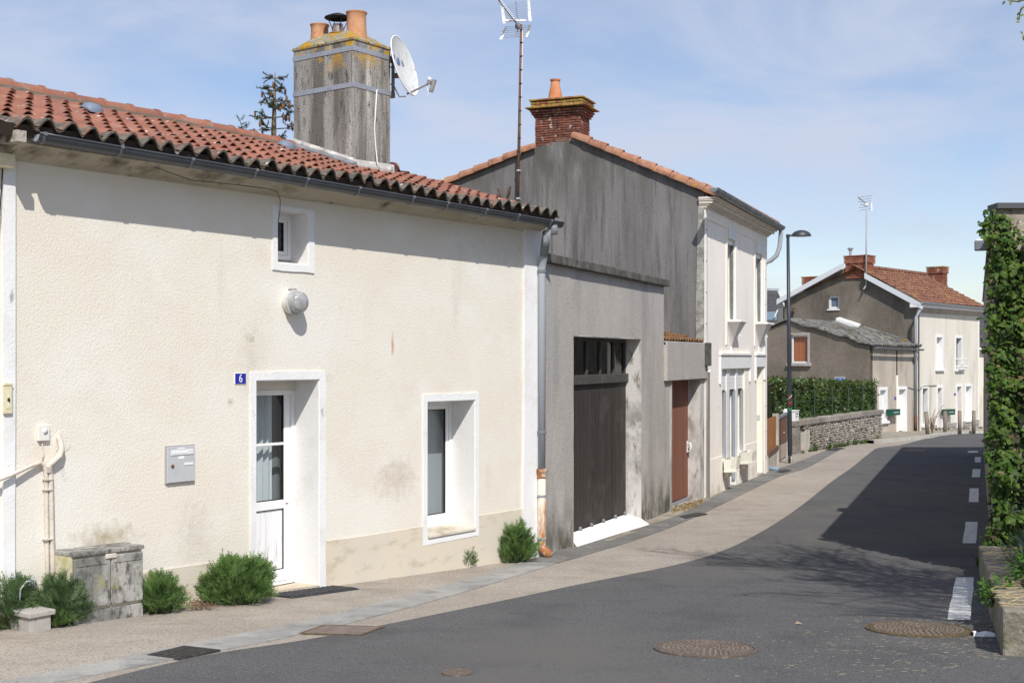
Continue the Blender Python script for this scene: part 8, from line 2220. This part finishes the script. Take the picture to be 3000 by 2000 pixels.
# ================================================================ garden tree beside the camera, just coming into leaf
m_bark = mat('grey_brown_bark', (0.13, 0.105, 0.08), 0.95, [((0.08, 0.065, 0.05), (10, 10, 3), 0.45, 0.62)], [(30, 0.6)])
m_bud = mat('young_leaf', (0.20, 0.26, 0.04), 0.6, trans=0.35)
tree = thing('garden_tree', 'young garden tree with thin twigs and opening yellow-green leaves', 'tree', (5.3, 7.6, gz(7.6) + 0.3))
mb = MB(); twg = MB(); lv_ = MB()
base = V((5.3, 7.6, gz(7.6) + 0.15))
def okp(p):
    if p.z > 7.5: return False
    return p.y <= 0.5 or p.x / p.y > 0.432 or (p.z - CAMZ) / p.y > 0.305
def grow(p, d, L, r, depth):
    q = p
    pts = [p]; rs = [r]
    for k in range(4):
        d = (d + V((rnd.gauss(0, .12), rnd.gauss(0, .12), rnd.gauss(0.03, .08)))).normalized()
        nq = q + d * (L / 4)
        if not okp(nq):
            d = (d + V((0.6, -0.2, 0.5))).normalized(); nq = q + d * (L / 4)
            if not okp(nq): break
        q = nq; pts.append(q); rs.append(r * (1 - 0.16 * (k + 1)))
    if len(pts) < 2: return
    (mb if depth < 3 else twg).tube(pts, rs, 7 if depth < 2 else 4, cap=False)
    if depth >= 4:
        for k in range(2):
            pp = pts[-1] + V((rnd.gauss(0, .04), rnd.gauss(0, .04), rnd.gauss(0, .03)))
            leaf(lv_, pp, V((rnd.gauss(0, 1), rnd.gauss(0, 1), rnd.gauss(.3, 1))), V((rnd.gauss(0, 1), rnd.gauss(0, 1), 1)), 0.045, 0.026)
        return
    nk = (10, 9, 6, 5)[depth]
    for k in range(nk):
        t_ = rnd.uniform(0.35, 1.0) if depth else rnd.uniform(0.5, 1.0)
        i = min(len(pts) - 2, int(t_ * (len(pts) - 1)))
        bp = pts[i].lerp(pts[i + 1], t_ * (len(pts) - 1) - i if t_ < 1 else 1)
        a = rnd.uniform(0, 6.28)
        side = V((math.cos(a), math.sin(a), rnd.uniform(0.1, 0.8)))
        grow(bp, (d * 0.6 + side * 0.8), L * rnd.uniform(0.5, 0.72), r * (0.66 if depth > 1 else 0.52 if depth else 0.42), depth + 1)
grow(base, V((0, 0, 1)), 4.4, 0.10, 0)
mb.obj('trunk', m_bark, tree, smooth=True, fix=False)
twg.obj('twigs', m_bark, tree, fix=False, kind='stuff')
lv_.obj('leaves', m_bud, tree, fix=False, kind='stuff')
# the one branch that reaches into the picture
br = MB(); bl = MB()
A_ = V((4.6, 7.9, 5.2)); T_ = at(2986, 60, 8.3); T2 = at(2962, 2, 8.3); T3 = at(2995, 112, 8.3)
br.tube([A_, V((4.1, 8.1, 5.1)), at(3060, -30, 8.3), at(2990, 28, 8.3), T_], [0.014, 0.011, 0.008, 0.005, 0.003], 5)
br.tube([at(3030, -12, 8.3), at(2985, 6, 8.3), at(2952, 2, 8.3)], [0.006, 0.004, 0.002], 4)
br.tube([at(3050, 60, 8.3), at(3015, 90, 8.3), T3], [0.006, 0.004, 0.002], 4)
for q in (at(2952, 2, 8.3), at(2970, 8, 8.3), at(2985, 12, 8.3), T_, at(2992, 40, 8.3), T3, at(3004, 100, 8.3), at(2988, 22, 8.3)):
    for k in range(3):
        leaf(bl, q + V((rnd.gauss(0, .012), 0, rnd.gauss(0, .012))), V((rnd.gauss(0, 1), rnd.gauss(0, .5), rnd.gauss(.2, 1))), V((0, -1, 0.4)), 0.035, 0.018)
br.obj('overhanging_branch', m_bark, tree, fix=False)
bl.obj('branch_leaves', m_bud, tree, fix=False, kind='stuff')

# ================================================================ litter on the road
lt = MB(); tp = gpt(2880, 1862, 0.006)
rows = [[tp + V((u_ * 0.16 - 0.08, v_ * 0.10 - 0.05, 0.012 + 0.02 * rnd.random())) for u_ in [i / 6 for i in range(7)]] for v_ in [j / 4 for j in range(5)]]
rows[0] = [V((p.x + rnd.gauss(0, .012), p.y + rnd.gauss(0, .01), tp.z)) for p in rows[0]]; rows[-1] = [V((p.x + rnd.gauss(0, .012), p.y + rnd.gauss(0, .01), tp.z)) for p in rows[-1]]
lt.sheet(rows)
tag(lt.obj('crumpled_tissue', mat('white_tissue', (0.78, 0.78, 0.77), 0.9), smooth=False), 'crumpled white tissue on the asphalt by the edge stone', 'litter')
lf = MB(); q = gpt(2338, 1831, 0.006)
leaf(lf, q + V((-0.03, 0, 0.005)), V((1, 0.2, 0.15)), V((0, -0.5, 1)), 0.08, 0.04, 0.5); leaf(lf, q, V((0.2, 1, 0.3)), V((0, -0.5, 1)), 0.05, 0.03, 0.5)
tag(lf.obj('dead_leaf', mat('dry_brown_leaf', (0.30, 0.24, 0.17), 0.9), fix=False), 'single dry curled leaf lying on the open asphalt', 'leaf')
deb = MB()
for i in range(650):
    if rnd.random() < 0.6:
        s = rnd.uniform(-0.2, LB * 0.75); p = FP.P(s, abs(rnd.gauss(0.05, 0.28)) + 0.01, 0)
    else:
        pp = gpt(rnd.gauss(2560, 200), rnd.uniform(1800, 1985)); p = V((pp.x, pp.y, 0))
    p = V((p.x, p.y, gz(p.y) + 0.007))
    a = rnd.uniform(-0.7, 0.7); L = rnd.uniform(0.008, 0.05) if rnd.random() < 0.7 else 0.008
    d = V((math.cos(a), math.sin(a) * 0.6, 0.02)) * L; sd = V((-d.y, d.x, 0)).normalized() * 0.003
    deb.add([p - sd, p + sd, p + d + sd, p + d - sd], [(0, 1, 2, 3)])
o_ = deb.obj('straw_litter', mat('pale_straw_bits', (0.50, 0.42, 0.26), 0.9), fix=False, kind='stuff')
o_['label'] = 'scattered straw and grit along the edge of the road'; o_['category'] = 'litter'
# ================================================================ ferny bushes along the cottage
m_fern = mat('feathery_leaf', (0.135, 0.235, 0.07), 0.6, [((0.20, 0.32, 0.095), 6, 0.42, 0.58), ((0.075, 0.14, 0.045), 9, 0.5, 0.62), ((0.28, 0.38, 0.15), 24, 0.56, 0.66)], spec=0.2, trans=0.45)
m_fern_blue = mat('feathery_blue_leaf', (0.12, 0.195, 0.085), 0.6, [((0.175, 0.265, 0.115), 6, 0.42, 0.58), ((0.08, 0.135, 0.052), 9, 0.5, 0.62)], spec=0.2, trans=0.4)
m_stem = mat('green_stem', (0.07, 0.09, 0.035), 0.8)
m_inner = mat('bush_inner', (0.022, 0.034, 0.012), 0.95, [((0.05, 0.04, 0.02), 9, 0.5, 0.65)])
rnd = random.Random(21)
def frond(mb, p, d, L):
    """a feathery leaf: a rib with narrow side lobes, each lobe one thin blade"""
    d = d.normalized()
    s0 = d.cross(V((0, 0, 1)))
    if s0.length < 0.1: s0 = V((1, 0, 0))
    s0.normalize(); n = s0.cross(d)
    a = rnd.uniform(0, 6.28); s = s0 * math.cos(a) + n * math.sin(a)
    w = L * 0.05
    nrm = d.cross(s).normalized()
    mb.add([p - s * w, p + s * w, p + d * L], [(0, 1, 2)])
    for k in range(4):
        t = 0.3 + 0.18 * k; q = p + d * L * t; l = L * (0.42 - 0.06 * k)
        for sg in (-1, 1):
            e = q + (d * 0.75 + s * sg * 0.65 + nrm * rnd.gauss(0, 0.2)).normalized() * l
            m = d * w * 1.1
            mb.add([q - m, q + m, e], [(0, 1, 2)])
def ferny(label, cx, cy_base, wpx, top_px, m=m_fern, n=900, depth=0.30, name='ferny_bush'):
    b = gpt(cx, cy_base)
    k = b.y / FPX
    rw = wpx * k / 2; h = (cy_base - top_px) * k
    # the bush sits against the wall: flatten it in depth
    ctr = V((b.x, b.y + depth * 0.45, b.z))
    t = thing(name, label, 'bush', ctr)
    mb = MB(); st = MB()
    base = ctr + V((0, 0, 0.0))
    shoots = max(14, int(n / 45))
    lobes = [(rnd.uniform(-0.75, 0.75), rnd.uniform(-0.5, 0.5), rnd.uniform(0.75, 1.08)) for _ in range(8)]
    for i in range(n):
        th = rnd.uniform(0, 6.283); v = rnd.random()
        el = math.asin(min(1, v ** 0.8))
        rr = 0.55 + 0.45 * rnd.random() ** 0.5
        dx, dy, dz = math.cos(th) * math.cos(el), math.sin(th) * math.cos(el), math.sin(el)
        bump = 0.84 + 0.34 * mnoise.noise(V((dx * 2.2 + cx, dy * 2.2, dz * 2.2))) + 0.10 * mnoise.noise(V((dx * 6 + cx, dy * 6, dz * 6)))
        p = base + V((dx * rw * rr * bump, dy * depth * rr * bump, max(0.015, dz * h * 0.95 * rr * bump + 0.015)))
        d = V((dx * 0.8, dy * 0.8, 0.75 + 0.5 * dz)) + V((rnd.gauss(0, .35), rnd.gauss(0, .35), rnd.gauss(0, .3)))
        frond(mb, p, d, rnd.uniform(0.06, 0.13) * (0.6 + 0.5 * min(1, h / 0.5)))
    for i in range(max(5, n // 130)):          # loose shoots that break the outline
        th = rnd.uniform(0, 6.283); el = rnd.uniform(0.15, 1.45)
        d = V((math.cos(th) * math.cos(el) * rw, math.sin(th) * math.cos(el) * depth, math.sin(el) * h))
        q = base + d * 0.7; e = base + d * rnd.uniform(0.95, 1.1) + V((rnd.gauss(0, .02), rnd.gauss(0, .02), rnd.gauss(0, .015)))
        if e.z < base.z + 0.03: continue
        st.tube([q, e], [0.004, 0.002], 3, cap=False)
        for j in range(7): frond(mb, q.lerp(e, 0.2 + 0.13 * j), (e - q) + V((rnd.gauss(0, .05), rnd.gauss(0, .05), rnd.gauss(0.02, .05))), rnd.uniform(0.04, 0.08))
    for i in range(shoots):
        th = rnd.uniform(0, 6.283); r_ = rnd.random() * 0.8
        e = base + V((math.cos(th) * rw * r_, math.sin(th) * depth * r_, h * (0.5 + 0.4 * (1 - r_))))
        st.tube([base + V((math.cos(th) * rw * 0.2, math.sin(th) * depth * 0.2, 0)), base.lerp(e, 0.6) + V((0, 0, h * 0.1)), e], [0.006, 0.005, 0.003], 4)
    # dense heart of old growth, its shade put into the dark colour
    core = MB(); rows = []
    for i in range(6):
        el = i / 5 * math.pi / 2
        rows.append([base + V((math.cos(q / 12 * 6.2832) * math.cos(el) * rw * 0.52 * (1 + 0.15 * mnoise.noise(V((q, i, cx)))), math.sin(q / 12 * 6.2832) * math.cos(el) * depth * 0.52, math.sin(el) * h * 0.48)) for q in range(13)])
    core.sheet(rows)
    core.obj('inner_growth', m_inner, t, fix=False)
    mb.obj('leaves', m, t, fix=False, kind='stuff')
    st.obj('stems', m_stem, t, fix=False, kind='stuff')
    return t
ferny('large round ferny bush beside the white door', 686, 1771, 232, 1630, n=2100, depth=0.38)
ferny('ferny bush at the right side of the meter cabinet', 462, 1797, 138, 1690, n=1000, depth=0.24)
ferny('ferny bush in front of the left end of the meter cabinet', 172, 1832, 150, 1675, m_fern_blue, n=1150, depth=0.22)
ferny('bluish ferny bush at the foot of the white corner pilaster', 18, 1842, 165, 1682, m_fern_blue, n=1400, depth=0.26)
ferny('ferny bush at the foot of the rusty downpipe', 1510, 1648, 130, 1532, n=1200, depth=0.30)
ferny('small sparse ferny weed below the ground floor window', 1362, 1662, 62, 1604, m_fern_blue, n=260, depth=0.14)
ferny('low ferny sprig spreading at the kerb side of the concrete block', 160, 1838, 90, 1800, n=260, depth=0.12)
wd = leafy('tiny_weed', 'tiny yellow-green weed at the foot of the beige plinth', gpt(1064, 1694) + V((0, 0, 0.05)), 0.045, 70, 0.03, mat('yellow_green_leaf', (0.19, 0.22, 0.04), 0.6, [((0.12, 0.09, 0.03), 18, 0.5, 0.6)], trans=0.2), cat='weed', squash=0.9)

# dry leaf litter by the large bush
pile = MB()
for i in range(700):
    q = gpt(rnd.gauss(585, 26), rnd.uniform(1752, 1788))
    p = V((q.x, q.y, gz(q.y) + 0.006 + abs(rnd.gauss(0, 0.02))))
    leaf(pile, p, V((rnd.gauss(0, 1), rnd.gauss(0, 1), rnd.gauss(0, .3))), V((0, 0, 1)), rnd.uniform(0.02, 0.05), 0.012)
for i in range(500):
    t_ = rnd.random(); q = gpt(lerp(300, 1560, t_), lerp(1808, 1650, t_) + rnd.gauss(0, 6))
    leaf(pile, V((q.x, q.y, gz(q.y) + 0.006)), V((rnd.gauss(0, 1), rnd.gauss(0, 1), 0.1)), V((0, 0, 1)), rnd.uniform(0.008, 0.022), 0.008)
o_ = pile.obj('leaf_litter', mat('dry_leaf_litter', (0.15, 0.085, 0.05), 0.95, [((0.24, 0.15, 0.09), 20, 0.5, 0.6)]), fix=False, kind='stuff')
o_['label'] = 'brown dry leaf litter along the cottage wall foot'; o_['category'] = 'leaf litter'
# rusty tile crumbs and moss at the foot of the annex door
cr = MB()
for i in range(130):
    t_ = rnd.random(); a = (lerp(1972, 2062, t_) + rnd.gauss(0, 3), lerp(1497, 1468, t_) + rnd.gauss(0, 5))
    g_ = gpt(*a)
    s_ = rnd.uniform(0.008, 0.03)
    cr.slab([V((g_.x - s_, g_.y - s_, gz(g_.y) + 0.02)), V((g_.x + s_, g_.y - s_ * 0.6, gz(g_.y) + 0.022)), V((g_.x + s_ * 0.5, g_.y + s_, gz(g_.y) + 0.018))], 0.015)
o_ = cr.obj('moss_crumbs', mat('orange_moss_crumbs', (0.24, 0.14, 0.05), 0.95, [((0.12, 0.11, 0.05), 9, 0.45, 0.6)]), fix=False, kind='stuff')
o_['label'] = 'orange moss crumbs fallen at the foot of the red door'; o_['category'] = 'moss'
# weeds along the stone wall
gw = MB()
for k in range(26):
    s = rnd.uniform(0.6, 12.5)
    grass_tuft(gw, FW.P(s, 0.08, FW.g(s) + 0.0), 18, rnd.uniform(0.08, 0.28), 0.14, 0.012)
o_ = gw.obj('wall_weeds', m_grass, fix=False, kind='stuff')
o_['label'] = 'green weeds along the foot of the stone wall'; o_['category'] = 'weeds'
gw = MB()
for k in range(14):
    s = rnd.uniform(sB + 0.5, sC)
    grass_tuft(gw, F4.P(s, 0.25, F4.g(s) + 0.12), 12, rnd.uniform(0.08, 0.2), 0.12, 0.014)
o_ = gw.obj('far_weeds', m_grass, fix=False, kind='stuff')
o_['label'] = 'tufts of weeds at the foot of the far house'; o_['category'] = 'weeds'

# ================================================================ spruce behind the cottage
m_spruce_bark = mat('spruce_bark', (0.20, 0.16, 0.10), 0.95, [((0.13, 0.10, 0.065), 9, 0.45, 0.6)])
m_needle = mat('spruce_needles', (0.045, 0.062, 0.036), 0.7, [((0.075, 0.09, 0.05), 4, 0.45, 0.6), ((0.10, 0.09, 0.05), 9, 0.58, 0.66)], trans=0.1)
m_cone = mat('brown_cone', (0.17, 0.085, 0.045), 0.85, [((0.11, 0.06, 0.035), 14, 0.45, 0.6)])
SD = 30.0
sbase = at(802, 380, SD); stop_ = at(806, 212, SD)
spr = thing('spruce_tree', 'sparse spruce top hung with brown cones behind the cottage roof', 'tree', (sbase.x, SD, gz(SD)))
MB().tube([V((sbase.x, SD, gz(SD) - 0.2)), V((sbase.x, SD, 4.0)), sbase, at(804, 300, SD), stop_], [0.20, 0.12, 0.062, 0.042, 0.008], 8).obj('trunk', m_spruce_bark, spr, smooth=True)
lim = MB(); ndl = MB(); cone_me = MB().lathe([(0.0, 0.0), (0.024, -0.02), (0.032, -0.07), (0.026, -0.13), (0.0, -0.17)], (0, 0, 0), 7, cap=False).mesh('cone', True, False); cone_me.materials.append(m_cone)
def needles(p, d, L):
    d = d.normalized()
    k = int(L / 0.009)
    for i in range(k):
        t = i / k
        q = p + d * L * t
        v = V((rnd.gauss(0, 1), rnd.gauss(0, 1), rnd.gauss(0.1, 1))); v = (v - d * v.dot(d)).normalized()
        e = q + (v * 0.75 + d * 0.6).normalized() * rnd.uniform(0.05, 0.085)
        s = d.cross(v) * 0.012
        ndl.add([q - s, q + s, e], [(0, 1, 2)])
ncone = 0
zz = stop_.z - 0.15
lev = 0
while zz > 3.2:
    frac = (stop_.z - zz)
    for k in range(rnd.choice((3, 4, 5))):
        a = rnd.uniform(0, 6.283)
        L = min(2.6, 0.10 + frac * 0.55) * rnd.uniform(0.55, 1.15)
        if math.cos(a) < -0.2 and frac < 1.6: L *= 0.75
        p0 = V((lerp(sbase.x, stop_.x, min(1, max(0, (zz - sbase.z) / (stop_.z - sbase.z)))), SD, zz))
        d = V((math.cos(a), math.sin(a), 0.25 if frac < 0.8 else -0.05))
        p1 = p0 + d * L * 0.55; p2 = p0 + V((d.x, d.y, 0)) * L + V((0, 0, d.z * L * 0.5 + (0.10 * L)))
        lim.tube([p0, p1, p2], [0.018, 0.012, 0.005], 5, cap=False)
        for j in range(int(3 + L * 6)):
            t = 0.35 + 0.65 * rnd.random()
            q = p0.lerp(p1, t * 2) if t < 0.5 else p1.lerp(p2, (t - 0.5) * 2)
            dd = V((d.x * 0.7 + rnd.gauss(0, .6), d.y * 0.7 + rnd.gauss(0, .6), rnd.gauss(0.1, .4)))
            ll = rnd.uniform(0.10, 0.24)
            e = q + dd.normalized() * ll
            lim.tube([q, e], [0.006, 0.003], 4, cap=False)
            needles(q, dd, ll)
            if frac > 0.35 and rnd.random() < (0.42 if math.cos(a) > -0.1 else 0.15) and ncone < 150 and frac < 2.2:
                link('cone', cone_me, spr, matrix=Matrix.Translation(e) @ Matrix.Rotation(rnd.gauss(0, .25), 4, 'X') @ Matrix.Scale(rnd.uniform(0.75, 1.05), 4)); ncone += 1
        needles(p1, p2 - p1, (p2 - p1).length)
    zz -= rnd.uniform(0.16, 0.30) if frac < 2 else 0.6
lim.obj('branches', m_spruce_bark, spr, fix=False, kind='stuff')
ndl.obj('needles', m_needle, spr, fix=False, kind='stuff')
# tip of a second conifer just above the ridge
t2 = at(703, 352, 31.0)
sp2_ = thing('spruce_tip', 'small conifer tip peeping above the cottage ridge', 'tree', (t2.x, 31, gz(31)))
MB().tube([V((t2.x + 0.3, 31, gz(31))), V((t2.x + 0.25, 31, t2.z - 1.0)), t2], [0.12, 0.06, 0.006], 6).obj('trunk', m_spruce_bark, sp2_)
ndl = MB()
for k in range(26):
    q = V((t2.x + 0.25, 31, t2.z - 1.0)).lerp(t2, rnd.random())
    needles(q, V((rnd.gauss(0, 1), rnd.gauss(0, .5), 0.7)), rnd.uniform(0.12, 0.26))
ndl.obj('needles', m_needle, sp2_, fix=False, kind='stuff')
